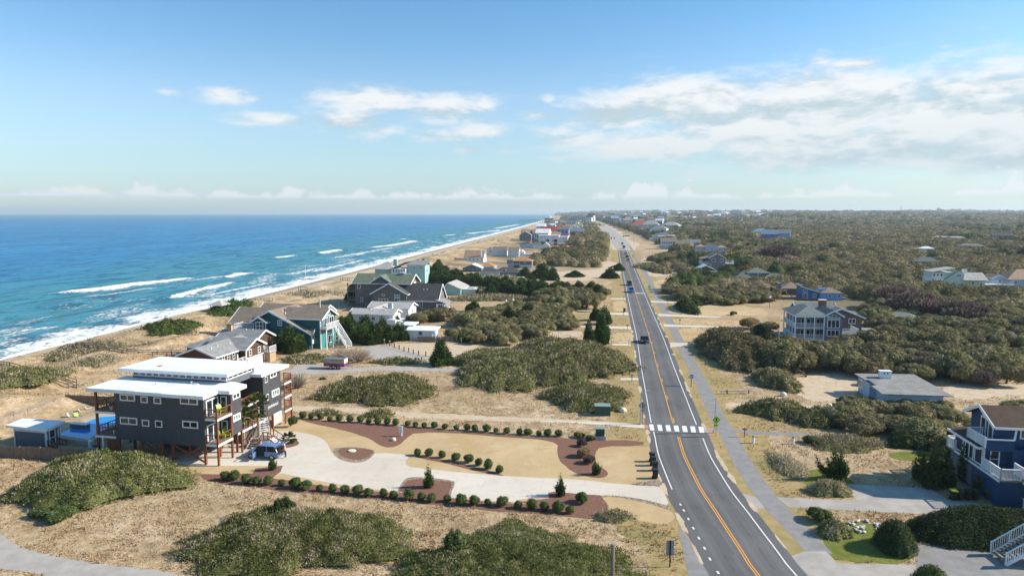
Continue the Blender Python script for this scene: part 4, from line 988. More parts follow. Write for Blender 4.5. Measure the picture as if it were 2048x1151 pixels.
    fence('brown board fence running in front of the cabana and pool', [P(-60, 908), P(*Z1(0, 585)), P(*Z1(200, 592)), P(*Z1(400, 604)), P(232, 929)])
    fence('sunlit grey board fence between the pool yard and the dunes', [P(-40, 862), P(*ZC(0, 870)), P(*ZC(640, 640))], 1.6, 'fence_grey')
    fence('shaded brown board fence at the far end of the pool yard', [P(*ZC(640, 636)), P(*ZC(930, 648)), P(*ZC(1100, 655))], 1.9)
    # chairs and table by the pool
    def adirondack(loc, rz, m, label, grp=None):
        e = empty('lounge_chair', loc, rz, label, 'chair', grp)
        MB().bar((0, -.3, .42), (0, .3, .34), .62, .05).build('seat', m, e); MB().bar((0, .28, .33), (0, .62, 1.05), .66, .05).build('backrest', m, e)
        for sx in (-1, 1):
            MB().bar((sx * .36, -.35, .58), (sx * .36, .35, .58), .12, .04).build('armrest', m, e)
            MB().bar((sx * .33, -.3, 0), (sx * .33, -.3, .57), .08).build('leg', m, e); MB().bar((sx * .33, .42, 0), (sx * .33, .3, .45), .08).build('leg', m, e)
        return e
    for uvz, rz, m, lb in [((695, 762), 2.0, 'white_plastic', 'white lounge chair in the shade beside the low pool wall'), ((800, 715), 2.2, 'white_plastic', 'white lounge chair on the lawn beside the yellow table'), ((862, 690), 2.2, 'white_plastic', 'white lounge chair behind the yellow table by the pool')]:
        x, y = P(*ZC(*uvz)); adirondack((x, y, .02), rz, m, lb)
    x, y = P(*ZC(755, 765)); e = adirondack((x, y, .02), 1.2, 'lime_plastic', 'lime green chair on the lawn in front of the white chairs')
    x, y = P(*ZC(872, 722)); e = empty('side_table', (x, y, .02), .3, 'small yellow side table between two white lounge chairs', 'table')
    MB().box(-.35, -.35, .42, .35, .35, .48).build('tabletop', 'yellow_plastic', e)
    for sx in (-1, 1):
        for sy in (-1, 1): MB().box(-.05, -.05, 0, .05, .05, .418).build('leg', 'yellow_plastic', e, (sx * .27, sy * .27, 0))
    # lime chairs on the balconies
    for x, y, z, rz, lb in [(.75, 2.2, 5.77, 1.2, 'lime green armchair on the upper corner balcony of the dark house'), (.7, 2.3, 2.67, 1.6, 'lime green armchair with its back to the glass on the lower balcony'), (1.15, 2.5, 2.67, 1.0, 'lime green armchair nearest the railing on the lower balcony'), (.0, 6.4, 5.46, 1.3, 'lime green armchair on the bridge deck of the dark house')]:
        X, Y = HB.world(x, y); adirondack((X, Y, z), HB.a + rz, 'lime_plastic', lb)
    for x, y, z, lb in [(-13.6, .8, 5.73, 'white planter with a small plant on the upper left porch'), (-13.3, .8, 2.67, 'white planter with a leafy plant on the lower left porch'), (.95, .9, 5.77, 'white planter beside the lime chair on the upper balcony')]:
        X, Y = HB.world(x, y); e = empty('planter', (X, Y, z), 0, lb, 'planter')
        MB().tube([(0, 0, 0), (0, 0, .5)], [.2, .26], 10).build('pot', 'white_plastic', e)
        b = MB(); r = random.Random(int(x * 10))
        for i in range(26): a = r.uniform(0, 6.28); t = r.uniform(.2, .5); b.bar((0, 0, .48), (cos(a) * t, sin(a) * t, .6 + r.uniform(.1, .5)), .07, .02)
        b.build('leaves', 'leaf_green', e)
    # pump equipment under the left porch
    x, y = P(*ZC(890, 1035)); e = empty('pool_pump', (x, y, 0), -.2, 'pool pump with pale filter tank beside the white downpipe', 'pump')
    MB().box(-.7, -.4, 0, .7, .4, .12).build('base', 'concrete_grey', e); MB().tube([(-.3, 0, .12), (-.3, 0, .95), (-.3, 0, 1.15)], [.28, .28, .1], 12).build('filter_tank', 'white_plastic', e); MB().tube([(.1, 0, .35), (.6, 0, .35)], .16, 10).build('motor', 'underfloor', e); MB().tube([(-.3, 0, 1.1), (.2, 0, 1.1), (.2, 0, .45)], .05, 6).build('pipe', 'white_plastic', e)
leafmat('leaf_green', [(0, (.05, .10, .02)), (1, (.12, .2, .04))])
pool_yard()

# ================================================================== left side, second row
Z7h = zc(8.22, 1540, 560); Z8h = zc(3.277, 1850, 800); Z4h = zc(5.689, 340, 590); Z5h = zc(6.0235, 660, 530); Z6h = zc(6.8267, 880, 440)
def shake_house():
    h = House('shake_cottage', 'low cottage with grey shingle roofs, brown shake walls and white trim behind the dark house', Z4h(1070, 765), -12.5)
    W = 'brown_shake'; R = 'shingle_grey'
    h.wall(W, (-9.3, -13, 0, -1.6, 0, 3.7)); h.wall(W, (-7, -6.0, 0, 0, .1, 3.75)); h.wall(W, (-13.4, -5.5, 0, -9.3, 3, 3.5)); h.wall(W, (-12, 3, 0, -4, 10, 3.6))
    h.gable(-9.3, -13, -1.6, 0, 3.72, 1.45, 'y', R, W)
    h.gable(-8.5, -6.0, 0, .1, 3.9, 1.4, 'x', R, W, ends=(0, 1))
    h.hip(-14.2, -5.0, -7.5, 2.0, 3.5, 1.5, R, tm=None); h.gable(-13, 3.2, -4, 10, 3.7, 1.6, 'x', R, W)
    h.win('r', -4.6, 3.0, 0, .9, 1.25, 1, 2); h.win('r', -1.6, 3.0, 0, .9, 1.25, 1, 2); h.win('r', -10.8, 2.9, -1.6, .8, 1.2, 1, 2); h.win('r', -9.2, 2.9, -1.6, .8, 1.2, 1, 2); h.win('r', -7.6, 2.9, -1.6, .8, 1.3, 1, 2)
    h.box('garage_door', 'trim_white', (-.0, -5.5, .05, .05, -.6, 1.75)); h.win('r', -3.0, 1.35, .05, 1.6, .35, 4)
    h.trim('trim_white', ((.03, -5.95, 0), (.03, -5.95, 3.7)), ((.03, .05, 0), (.03, .05, 3.7)), ((.03, -6, 2.0), (.03, 0.1, 2.0)), w=.1, h=.16)
    h.box('balcony_deck', 'deck_board', (-2.0, .2, 1.85, 1.3, 2.6, 2.0)); h.rail([(1.2, .3, 2.0), (1.2, 2.5, 2.0)], 1.25, 'trim_white', .14); h.rail([(0, .25, 2.0), (1.2, .25, 2.0)], 1.25, 'trim_white', .14)
    h.box('lattice', 'lattice_wood', (.1, .22, 0, 1.25, 2.4, 1.83))
    h.box('porch_deck', 'deck_board', (-1.6, -9, 1.5, .2, -6.1, 1.65)); h.rail([(.1, -8.9, 1.65), (.1, -6.2, 1.65)], .9, 'trim_white', .16); h.stairs((1.8, -7.2, .05), (.2, -7.2, 1.6), 1.1, railm='trim_white')
    h.post(.1, -6.15, 0, 3.7, .2, 'trim_white'); h.post(.1, -8.9, 0, 3.5, .2, 'trim_white')
    chimney(h, -11.6, 6.0, 0, 6.3, 1.1, .8, 'lattice_wood', 'brown_shake')
    vents(h, [(-4.0, -9, 4.75), (-4.6, -7, 4.6), (-3.8, -5.5, 4.7), (-3.9, -11, 4.7), (-8, 6.4, 5.25), (-6.5, 6.5, 5.25)])
shake_house()
def teal_house():
    h = House('teal_house', 'teal two storey beach house with brown roof, white balcony and white outdoor stair', Z4h(1720, 612), -12.5)
    W = 'teal_siding'; R = 'shingle_brown'
    # main cross wing, gable to the right
    h.wall(W, (-9, .3, 0, -.05, 7.1, 6.7)); h.gable(-9.5, .3, 0, 7.1, 6.75, 1.75, 'x', R, 'teal_bright', ov=.55, ends=(0, 1))
    # long front wing with the ridge running back, low eave on the right
    h.wall(W, (-16.2, -1, 0, -7.5, 9, 6.6))
    MB().add([(-7.6, -1, 0), (-2.4, -1, 0), (-2.4, -1, 3.7), (-7.6, -1, 6.2), (-7.6, 5, 0), (-2.4, 5, 0), (-2.4, 5, 3.7), (-7.6, 5, 6.2)], [(0, 1, 2, 3), (1, 5, 6, 2), (3, 2, 6, 7), (0, 3, 7, 4), (4, 7, 6, 5), (0, 4, 5, 1)]).build('wall', W, h.e)
    pr = [(-14.2, 6.9), (-11.6, 8.2), (-1.6, 3.35), (-1.6, 3.58), (-11.6, 8.45), (-14.2, 7.15)]
    MB().extr(pr, 'y', -1.6, 10.5).build('roof', R, h.e)
    MB().extr([(-14, 6.5), (-7.5, 6.5), (-7.5, 6.2), (-11.6, 8.18)], 'y', -1, 9).build('gable_wall', W, h.e)
    h.trim('trim_white', ((-14.3, -1.65, 6.95), (-11.6, -1.65, 8.3)), ((-11.6, -1.65, 8.3), (-1.5, -1.65, 3.42)), w=.1, h=.36)
    # bay with its own small gable
    h.wall(W, (-15.4, -1.9, 3.4, -12.2, -1.0, 6.0)); h.gable(-15.4, -1.9, -12.2, 1, 6.0, .95, 'y', R, W, ov=.5, ends=(1, 0)); h.win('f', -13.8, 5.0, -1.9, 1.9, 1.9, 2, 2)
    h.trim('trim_white', ((-15.35, -1.93, 3.4), (-15.35, -1.93, 6)), ((-12.25, -1.93, 3.4), (-12.25, -1.93, 6)), w=.12, h=.12)
    h.win('f', -9.3, 5.7, -1, 1.1, 1.3, 2, 2); h.win('f', -14.0, 2.2, -1, 1.1, 1.3, 2, 2)
    # left wing and its deck
    h.wall(W, (-24, 3, 0, -16.2, 11, 5.0)); h.gable(-24, 3, -12, 11.5, 5.0, 2.6, 'x', R, W, ov=.6)
    h.box('deck', 'deck_board', (-21, -1.5, 3.8, -16.2, 2.9, 4.0)); h.rail([(-16.2, -1.4, 4), (-20.9, -1.4, 4), (-20.9, 2.9, 4)], 1.0, 'trim_white', .2)
    for x in (-20.8, -18.5): h.post(x, -1.3, 0, 3.8, .22, 'trim_white')
    h.win('f', -17.6, 5.2, 3, 1.4, 1.6, 2); h.win('f', -20.6, 2.4, 3, 1.6, 1.4, 2)
    # right gable end: tall white framed glass, balcony, stair
    h.win('r', 2.2, 5.6, 0, 2.4, 2.2, 3, 1); h.win('r', 5.1, 5.6, 0, 2.2, 2.2, 2, 1); h.win('r', 3.7, 7.4, 0, 1.7, .8, 2)
    h.box('wall', 'teal_bright', (-.03, .32, 0, .03, 7.08, 4.2))
    h.box('balcony_deck', 'deck_board', (.05, -.5, 4.25, 1.65, 5.6, 4.43)); h.rail([(.1, -.45, 4.43), (1.6, -.45, 4.43), (1.6, 5.5, 4.43)], 1.3, 'trim_white', .13, .12)
    for y in (-.4, 2.6, 5.4): h.post(1.55, y, 0, 4.25, .22, 'trim_white')
    h.post(.1, -.3, 0, 6.5, .22, 'trim_white'); h.stairs((5.2, 3.0, .05), (1.6, 4.4, 4.2), 1.5, 16, 'trim_white', 'trim_white', railm='trim_white')
    h.win('r', 4.5, 1.6, .04, 2.4, 1.8, 2, name='door')
    # small entry porch on the right front
    h.wall('teal_bright', (-4.4, -.6, 1.0, -2.0, 1.2, 3.4)); h.gable(-5.5, -.6, -1.8, 2.6, 3.5, 1.3, 'x', R, 'trim_white', ov=.3, ends=(0, 1)); h.win('r', 1.0, 3.1, -1.8, 1.7, 2.0, 2, 1)
    h.box('porch_wall', 'trim_white', (-1.95, -.8, 1.2, -1.7, 2.5, 2.2)); h.post(-1.8, -.7, 0, 3.4, .22, 'trim_white'); h.post(-1.8, 2.4, 0, 3.4, .22, 'trim_white')
    h.win('f', -3.4, 2.6, -.6, 1.4, 1.4, 2)
    h.wall('white_siding', (-22, 11, 0, -9, 15, 4.4)); h.gable(-22, 10.5, -4.8, 16.5, 6.2, 1.6, 'x', R, W, ov=.3)
    vents(h, [(-10, 1.5, 8.0), (-9.4, 2.2, 7.6), (-9.2, 1.2, 7.5), (-9.8, 8, 8.0), (-9.2, 8.6, 7.6)])
    e = h.at(Z4h(1660, 110), z=6.5); h.post(-5.4, 10, 6.4, 9.8, .3, 'concrete_grey', 'flue')
teal_house()
def white_cottage():
    h = House('white_cottage', 'white low cottage with two pale grey gabled roofs behind the dark green cedars', Z5h(810, 720), -10)
    h.wall('white_siding', (-12, -3.2, 0, 0, 2.6, 3.2)); h.gable(-12, -3.2, 0, 2.6, 3.25, .95, 'x', 'shingle_pale', 'white_siding')
    h.wall('white_siding', (-12, 10.5, 0, -.3, 17.5, 3.0)); h.gable(-12, 10.5, -.3, 17.5, 3.05, 1.2, 'x', 'shingle_pale', 'white_siding')
    h.wall('white_siding', (-8.8, 2.6, 0, -5.2, 10.5, 3.0)); h.gable(-9, 0, -5, 13, 3.2, 1.0, 'y', 'shingle_pale', 'white_siding', tm=None)
    h.win('r', -1.8, 2.2, 0, .8, 1.4, 1, 2); h.win('r', 0.6, 2.2, 0, .8, 1.4, 1, 2); h.win('r', 14, 1.9, -.3, 1.1, 1.2, 2); h.win('f', -9, 2.1, -3.2, 1.1, 1.1, 2); h.win('f', -5.5, 2.1, -3.2, 1.1, 1.1, 2)
    chimney(h, -4.2, 6.5, 2.5, 5.0, 1.2, .9, 'pale_blue_siding'); h.box('annex', 'trim_white', (-3.8, -4.4, 0, 1.0, -3.25, 2.1)); h.box('annex', 'trim_white', (.02, -3.2, 0, 2.4, 2, 1.6))
    h.box('deck', 'deck_board', (-17, 8, .6, -12.05, 14, .8)); h.rail([(-17, 8, .8), (-12.1, 8, .8)], .9, 'grey_wood', .5)
    vents(h, [(-7, -1, 4.3), (-3, -1, 4.2)])
white_cottage()
def white_shed():
    h = House('garden_shed', 'white flat roofed shed with blue door frame by the post fence', Z5h(930, 900), -10, 'shed')
    h.wall('white_siding', (0, 0, 0, 6.7, 3.0, 2.3)); h.shed(-.4, -.6, 7.3, 3.6, 2.32, 2.75, 'y', 'roof_white'); h.wall('white_siding', (-2, 3.2, 0, .2, 6, 2.9)); h.shed(-2.6, 2.7, .9, 6.4, 2.92, 3.2, 'y', 'roof_white')
    h.win('f', 3.3, 1.7, 0, .8, .8, 1, 1, 'bright_blue_siding'); h.box('trim', 'bright_blue_siding', (6.71, .1, .1, 6.76, .9, 2.0)); h.post(6.3, -.4, 0, 2.3, .14, 'trim_white')
white_shed()
def big_grey_house():
    h = House('weathered_house', 'large weathered grey beach house with dark grey gables and a green roofed rear wing', Z5h(1290, 575), -10)
    W = 'weathered_siding'; R = 'shingle_dark'
    h.wall(W, (-10, .3, 0, 0, 9.2, 3.8)); h.gable(-12, .3, 0, 9.2, 3.85, 4.4, 'x', R, W, ov=.5, ends=(0, 1))
    h.wall(W, (-20.4, 0, 0, -9.6, 14, 5.6)); h.gable(-20.4, 0, -9.6, 14, 5.6, 3.0, 'y', R, W, ov=.6)
    h.wall(W, (-27.8, 4.2, 0, -15.6, 14, 8.4)); h.gable(-28, 4.2, -10, 13, 8.4, 2.3, 'x', 'shingle_green', W, ov=.7); h.gable(-22.4, 3.9, -15.6, 10, 8.4, 2.2, 'y', 'shingle_green', W, ov=.5, ends=(1, 0))
    h.win('f', -16.9, 3.2, 0, 3.0, 1.6, 3, 1); h.win('f', -16.9, 5.1, 0, .9, .55); h.win('f', -12.5, 3.5, 0, 1.7, 1.7, 2, 1); h.win('f', -12.5, 4.9, 0, 1.7, .7, 2)
    h.win('f', -19.2, 9.2, 4.0, .5, .6); h.win('f', -18.3, 9.2, 4.0, .5, .6); h.win('f', -26.4, 7.2, 4.2, 1.0, 1.4); h.win('f', -25.6, 3.0, 4.2, .8, 1.4)
    h.win('f', -5.0, 2.2, .3, .9, 1.8, 1, 2)
    # sun porch on the right end
    h.wall('white_siding', (.02, -.8, .6, 2.6, 5.0, 2.9)); h.shed(-.1, -1.1, 3.0, 5.3, 3.9, 2.9, 'x', 'shingle_grey')
    for i in range(4): h.win('r', .0 + i * 1.35, 2.05, 2.6, 1.1, 1.5, 1, 1)
    h.win('f', 1.3, 2.05, -.8, 1.6, 1.5, 2); h.win('r', 6.5, 5.4, 0, .9, .9)
    h.box('porch_base', 'brick', (.0, -.75, 0, 2.5, 4.9, .58)); h.box('deck', 'deck_board', (2.65, -1.5, .5, 4.6, 3.5, .65)); h.box('deck', 'grey_wood', (-4, -2.2, .5, 0.0, .2, .65)); h.rail([(-4, -2.1, .65), (0, -2.1, .65)], 1.0, 'grey_wood', .3)
    h.stairs((6.2, 1, .0), (4.6, 1, .6), 2.2, 3, 'deck_board', 'trim_white')
    # left decks of the rear wing
    for z in (2.6, 5.4): h.box('porch_deck', 'grey_wood', (-30.4, 4.2, z, -27.85, 9, z + .18)); h.rail([(-27.9, 4.3, z + .18), (-30.3, 4.3, z + .18), (-30.3, 9, z + .18)], 1.0, 'grey_wood', .3)
    for y in (4.4, 8.9): h.post(-30.3, y, 0, 8.3, .25, 'grey_wood')
    chimney(h, -13.7, 8.5, 8, 11.2, 1.3, 1.0, 'bluegrey_siding', 'trim_white'); vents(h, [(-22, 5.6, 9.5), (-4, 3.0, 6.6), (-5, 3.0, 6.6)])
    h.box('porch', 'grey_wood', (-23.6, 1.5, 0, -20.45, 4, 2.4))
big_grey_house()
def seafoam_tower():
    h = House('seafoam_house', 'tall seafoam green house with pale roof and white stair gallery behind the weathered house', (850, 569), -10)
    w = 7.8
    h.wall('seafoam_siding', (-w, 0, 0, 0, 7, 8.0)); h.shed(-w, -.4, .5, 7.4, 8.05, 9.6, 'y', 'shingle_grey'); h.win('f', -1.8, 7.0, 0, .7, .8); h.win('f', -4.4, 7.0, 0, .7, .8); h.win('r', 3.4, 5.6, 0, .9, 1.2); h.trim('trim_white', ((.02, .05, 0), (.02, .05, 8)), ((-w, -.03, 7.9), (0, -.03, 7.9)), w=.16, h=.16)
    h.wall('white_siding', (-14, -2, 0, -w - .01, 8, 6.8)); h.shed(-15, -2.6, -w + .6, 8, 6.2, 9.6, 'x', 'shingle_grey'); 
    for i in range(5): h.win('f', -13.0 + i * 1.15, 5.8, -2, .55, 1.4)
    h.wall('pale_green_siding', (-11, -5.5, 0, -3.2, -2.02, 3.6)); h.hip(-11, -5.5, -3.2, -2.02, 3.6, 1.4, 'shingle_pale'); h.wall('seafoam_siding', (-22, 0, 0, -14, 9, 6.5)); h.hip(-23, -1, -13, 10, 6.5, 2.8, 'shingle_pale')
    chimney(h, -14.2, 4, 6, 10.2, 1.6, 1.2, 'seafoam_siding', 'trim_white')
seafoam_tower()
def seafoam_cottage():
    h = House('seafoam_cottage', 'small seafoam cottage with steep pale grey roof beside the dark evergreens', Z5h(1430, 360), -10)
    W = 'seafoam_siding'
    h.wall(W, (-1.6, 0, 0, 4.5, 12, 2.4))
    MB().extr([(-2.0, 2.3), (-.2, 4.35), (4.9, 2.15), (4.9, 2.35), (-.2, 4.6), (-2.0, 2.5)], 'y', -.5, 12.5).build('roof', 'shingle_pale', h.e); MB().extr([(-1.6, 2.38), (4.5, 2.38), (-.2, 4.33)], 'y', 0, 12).build('gable_wall', W, h.e)
    h.trim('trim_white', ((-2.0, -.55, 2.4), (-.2, -.55, 4.45)), ((-.2, -.55, 4.45), (4.95, -.55, 2.25)), w=.1, h=.3)
    h.wall(W, (-4.6, 1, 0, -1.62, 3, 2.1)); h.wall('pale_green_siding', (4.52, 2, 0, 9.6, 9, 2.0)); h.slab([(4.4, 1.6), (10, 1.6), (10, 9.4), (4.4, 9.4)], 2.0, 2.2, 'roof_white'); h.win('r', 5, 1.3, 9.6, 1.2, 1.0, 2); h.win('f', 3.2, 1.3, 0, .8, .7)
    h.box('roof', 'window_glass', (6, 4, 2.203, 8.5, 6, 2.26))
seafoam_cottage()

def cottage(name, label, uv, deg, w, d, hgt, roof, rise, wm, rm, axis='x', wins=(), z=0, extra=None, tm='trim_white', cat='house', ov=.5, base=None, group=None, sc=1.0):
    """plain beach cottage: origin at the front left base corner"""
    h = House(name, label, uv, deg, cat, group, z); h.scale(sc)
    if name in ('white_motel', 'red_roof_motel', 'grey_roof_house'): h.e.scale.z = sc * 1.3
    h.wall(wm, (0, 0, 0, w, d, hgt))
    if roof == 'gable': h.gable(0, 0, w, d, hgt + .02, rise, axis, rm, wm, ov=ov, tm=tm)
    elif roof == 'hip': h.hip(0, 0, w, d, hgt + .2, rise, rm, ov=ov, tm=tm)
    else: h.slab([(-ov, -ov), (w + ov, -ov), (w + ov, d + ov), (-ov, d + ov)], hgt, hgt + .35, rm)
    for f, a, zz, ww, hh, nx in wins: h.win(f, a, zz, {'f': 0, 'b': d, 'l': 0, 'r': w}[f], ww, hh, nx)
    if extra: extra(h, w, d, hgt)
    return h
def w3(n, w, z, ww=1.0, hh=1.2, f='f', nx=2): return [(f, w * (i + .5) / n, z, ww, hh, nx) for i in range(n)]

# further up the beach on the left
def deckit(h, w, d, hg): 
    h.box('deck', 'grey_wood', (-3, -3, .8, w * .6, -.02, .95)); h.rail([(w * .6, -2.9, .95), (-2.9, -2.9, .95), (-2.9, 0, .95)], .9, 'grey_wood', .4)
cottage('beach_cottage', 'dark navy cottage with white gabled roof on the dunes left of the orange roofed one', Z6h(310, 700), -8, 14, 12, 2.6, 'gable', 2.6, 'bluegrey_siding', 'roof_white', 'y', w3(4, 12, 1.7), extra=deckit, sc=0.7)
cottage('beach_cottage', 'pale blue cottage with rusty orange hip roof behind the dark roofed house', Z6h(575, 690), -8, 10, 16, 3.4, 'hip', 2.6, 'light_blue_siding', 'shingle_rust', 'x', w3(2, 10, 2) + w3(3, 16, 2, f='r'), tm='trim_white', sc=0.62)
def ell(h, w, d, hg):
    h.wall('bluegrey_siding', (w, 1.5, 0, w + 14, 11, hg)); h.hip(w - 4, 1.5, w + 14, 11, hg + .25, 2.4, 'shingle_dark'); h.win('r', 5, 1.6, w + 14, 1.6, 1.2, 2); h.win('f', w + 6, 1.5, 1.5, 1.4, 1.0, 2); h.box('skylight', 'trim_white', (w + 3.5, 2.2, hg + 1.4, w + 4.1, 4, hg + 1.55))
cottage('ranch_house', 'blue grey ranch house with dark hip roofs behind the white flat roofed trailer', Z6h(545, 770), -8, 13, 11, 3.0, 'hip', 2.4, 'pale_blue_siding', 'shingle_dark', 'x', w3(3, 13, 1.6), extra=ell, sc=0.72)
def trailer_home(h, w, d, hg):
    h.box('chimney', 'trim_white', (w * .55, d * .4, hg + .36, w * .55 + 1.2, d * .4 + 1, hg + 1.2))
cottage('white_trailer_home', 'long white flat roofed bungalow just behind the dark evergreen hedge', Z6h(670, 830), -8, 21, 7, 2.2, 'flat', 0, 'white_siding', 'roof_white', 'x', w3(4, 21, 1.2, 1.8, .8), extra=trailer_home, sc=0.72)
def orange_house(h, w, d, hg):
    h.wall('white_siding', (-4.6, 1, 0, -.02, 6, 2.6)); h.slab([(-5.1, .6), (.0, .6), (.0, 6.4), (-5.1, 6.4)], 2.6, 2.85, 'shingle_grey'); h.box('garage_door', 'pale_blue_siding', (-4.2, .93, .1, -.6, .985, 2.2))
    h.box('balcony', 'underfloor', (.0, -.06, 3.0, 5.2, -.005, 5.2)); h.rail([(.0, -.5, 2.8), (5.2, -.5, 2.8)], 1.0, 'trim_white', .4); h.box('porch_deck', 'trim_white', (0, -.6, 2.6, 5.3, -.01, 2.78)); h.box('door', 'underfloor', (.4, -.05, .1, 4.8, -.006, 2.4)); h.box('wall', 'pale_blue_siding', (5.6, -.05, .05, w - .05, -.007, 2.5)); h.post(.1, -.5, 0, 5.4, .2, 'trim_white'); h.post(5.3, -.5, 0, 5.4, .2, 'trim_white')
cottage('stilt_house', 'grey two storey house with bright rusty orange hip roof beside green pines', Z6h(1000, 652), -8, 14.5, 11, 5.4, 'hip', 2.2, 'weathered_siding', 'shingle_rust', 'x', [('f', 9.2, 4.5, 1.6, 1.4, 2)], extra=orange_house, sc=0.7)
def brown_big(h, w, d, hg):
    h.box('deck', 'grey_wood', (-9, 1, 2.0, -.02, 9, 2.3)); h.rail([(-.1, 1.1, 2.3), (-8.9, 1.1, 2.3), (-8.9, 9, 2.3)], 1.0, 'grey_wood', .5); chimney(h, w * .86, 1.5, hg, hg + 6.3, 1.4, 1, 'trim_white')
    for x in (-8.8, -4): h.post(x, 1.2, 0, 2, .25, 'grey_wood')
cottage('brown_roof_house', 'white house with large brown gabled roof and dark deck nearest the beach', Z6h(325, 572), -8, 18, 15, 4.2, 'gable', 6.0, 'white_siding', 'shingle_tan', 'x', w3(5, 18, 2.6, .9, 1.6, nx=1), extra=brown_big, sc=0.68)
def sheds(h, w, d, hg):
    h.wall('white_siding', (w * .32, 4, 0, w * .68, 12, hg - .5)); h.gable(w * .32, 4, w * .68, 12, hg - .5, 3.0, 'x', 'shingle_brown', 'white_siding')
cottage('white_row_house', 'white house with brown gables, leftmost of three joined white houses', Z6h(640, 475), -8, 9, 12, 6.2, 'gable', 3.0, 'white_siding', 'shingle_brown', 'y', [('f', 4.5, 4.2, 1.6, 2.2, 2)], sc=0.62)
cottage('white_row_house', 'long white house with brown roof in the middle of three joined white houses', Z6h(715, 490), -8, 17, 10, 7.4, 'gable', 3.4, 'white_siding', 'shingle_brown', 'x', w3(4, 17, 5.2, .9, 1.2), sc=0.6)
cottage('white_row_house', 'white gabled house with brown roof, rightmost of three joined white houses', Z6h(925, 498), -8, 15, 13, 8.6, 'gable', 4.0, 'white_siding', 'shingle_brown', 'x', w3(2, 15, 6.2, .9, 1.6) + w3(2, 13, 6, f='r'), sc=0.52)
def wing2(h, w, d, hg): h.wall('white_siding', (w, -3, 0, w + 20, 8, hg * .62)); h.slab([(w - .5, -3.5), (w + 21, -3.5), (w + 21, 8.5), (w - .5, 8.5)], hg * .62, hg * .62 + .4, 'roof_white')
cottage('white_flat_house', 'white angular house with flat white roof beside the long grey roofed house', Z6h(1080, 495), -8, 8, 10, 6.5, 'gable', 3.0, 'white_siding', 'roof_white', 'y', [('f', 4, 4, 2, 2, 2)], extra=wing2, sc=0.45)
cottage('small_grey_house', 'tiny grey house with green hip roof left of the orange roofed stilt house', Z6h(915, 590), -8, 7, 7, 3.6, 'hip', 2.0, 'grey_siding', 'shingle_sage', 'x', w3(2, 7, 2.2), sc=0.55)
def greyroof(h, w, d, hg):
    h.wall('white_siding', (w, -2, 0, w + 18, 10, hg)); h.hip(w - 2, -2, w + 18, 10, hg + .2, 5, 'shingle_sage'); h.wall('white_siding', (w + 18, -1, 0, w + 33, 9, hg)); h.gable(w + 18, -1, w + 33, 9, hg, 4.4, 'y', 'roof_white', 'white_siding'); chimney(h, w * .62, 4, hg, hg + 8.5, 1.6, 1.6, 'brick')
cottage('grey_roof_house', 'long pale house with sage hip roofs and red chimney before the white motel', Z6h(1090, 385), -8, 26, 16, 4.6, 'hip', 6.5, 'pale_blue_siding', 'shingle_sage', 'x', w3(6, 26, 2.6, 1.4, 1.6), extra=greyroof, sc=0.43)
def motel(h, w, d, hg):
    h.wall('white_siding', (w, 4, 0, w + 17, 26, hg * .85)); h.slab([(w - 1, 3), (w + 18, 3), (w + 18, 27), (w - 1, 27)], hg * .85, hg * .85 + .8); h.win('r', 9, 8, w + 17, 2, 2, 2); h.box('balcony', 'window_dim', (w * .38, -.3, hg * .4, w * .52, -.01, hg * .6)); h.box('balcony', 'window_dim', (w * .76, -.3, hg * .35, w * .92, -.01, hg * .62)); h.box('balcony', 'window_dim', (w * .76, -.3, hg * .06, w * .92, -.01, hg * .25))
hm = cottage('white_motel', 'large white three storey motel with flat roof left of the road', Z6h(1345, 345), -8, 40, 26, 15, 'flat', 0, 'white_siding', 'roof_white', 'x', [('f', 6, 12, 4, 1.4, 3), ('f', 13, 12, 1.5, 1.5, 1), ('f', 27, 12, 1.5, 1.5, 1), ('f', 30, 12, 1.5, 1.5, 1), ('f', 28, 7, 1.6, 2, 1)], extra=motel, ov=1.5, sc=0.47)
cottage('salmon_roof_motel', 'low white motel block with salmon pink roof, nearest of the pair', Z6h(1495, 405), -8, 44, 10, 4.2, 'gable', 3.2, 'white_siding', 'shingle_salmon', 'x', w3(5, 44, 2.4, 1.6, 1.4), sc=0.46)
cottage('salmon_roof_motel', 'low white motel block with salmon pink roof behind the nearest one', Z6h(1620, 365), -8, 34, 10, 5.0, 'gable', 3.6, 'white_siding', 'shingle_salmon', 'x', sc=0.4)
cottage('red_roof_shop', 'small shop with bright red roof right of the white motel', Z6h(1745, 290), -8, 17, 12, 5, 'gable', 4, 'white_siding', 'metal_red', 'x', sc=0.4)
cottage('white_flat_shop', 'thin white flat roofed building right of the red roofed shop', Z6h(1790, 305), -8, 26, 10, 3.6, 'flat', 0, 'white_siding', 'roof_white', sc=0.33)
cottage('slate_beach_house', 'tall slate grey beach house with grey gables near the water', Z6h(1085, 285), -8, 21, 16, 11, 'gable', 6, 'slate_violet_siding', 'shingle_grey', 'y', [('f', 4, 11, 2, 3, 1), ('f', 11, 11, 2, 3, 1), ('f', 17, 11, 2, 3, 1), ('f', 6, 5, 2, 3, 1), ('f', 14, 5, 2, 3, 1)], sc=0.6)
cottage('slate_beach_house', 'slate grey beach house with dark turret roof beside the water', Z6h(1215, 280), -8, 12, 12, 16, 'gable', 10, 'bluegrey_siding', 'shingle_dark', 'y', [('f', 6, 12, 3, 3, 2), ('f', 6, 6, 3, 3, 2)], sc=0.45)
cottage('red_roof_motel', 'long motel with dark red gabled roof and white gable end', Z6h(1365, 215), -8, 60, 26, 9, 'gable', 12, 'white_siding', 'shingle_red', 'x', w3(3, 26, 6, 3, 3, f='r'), sc=0.45)
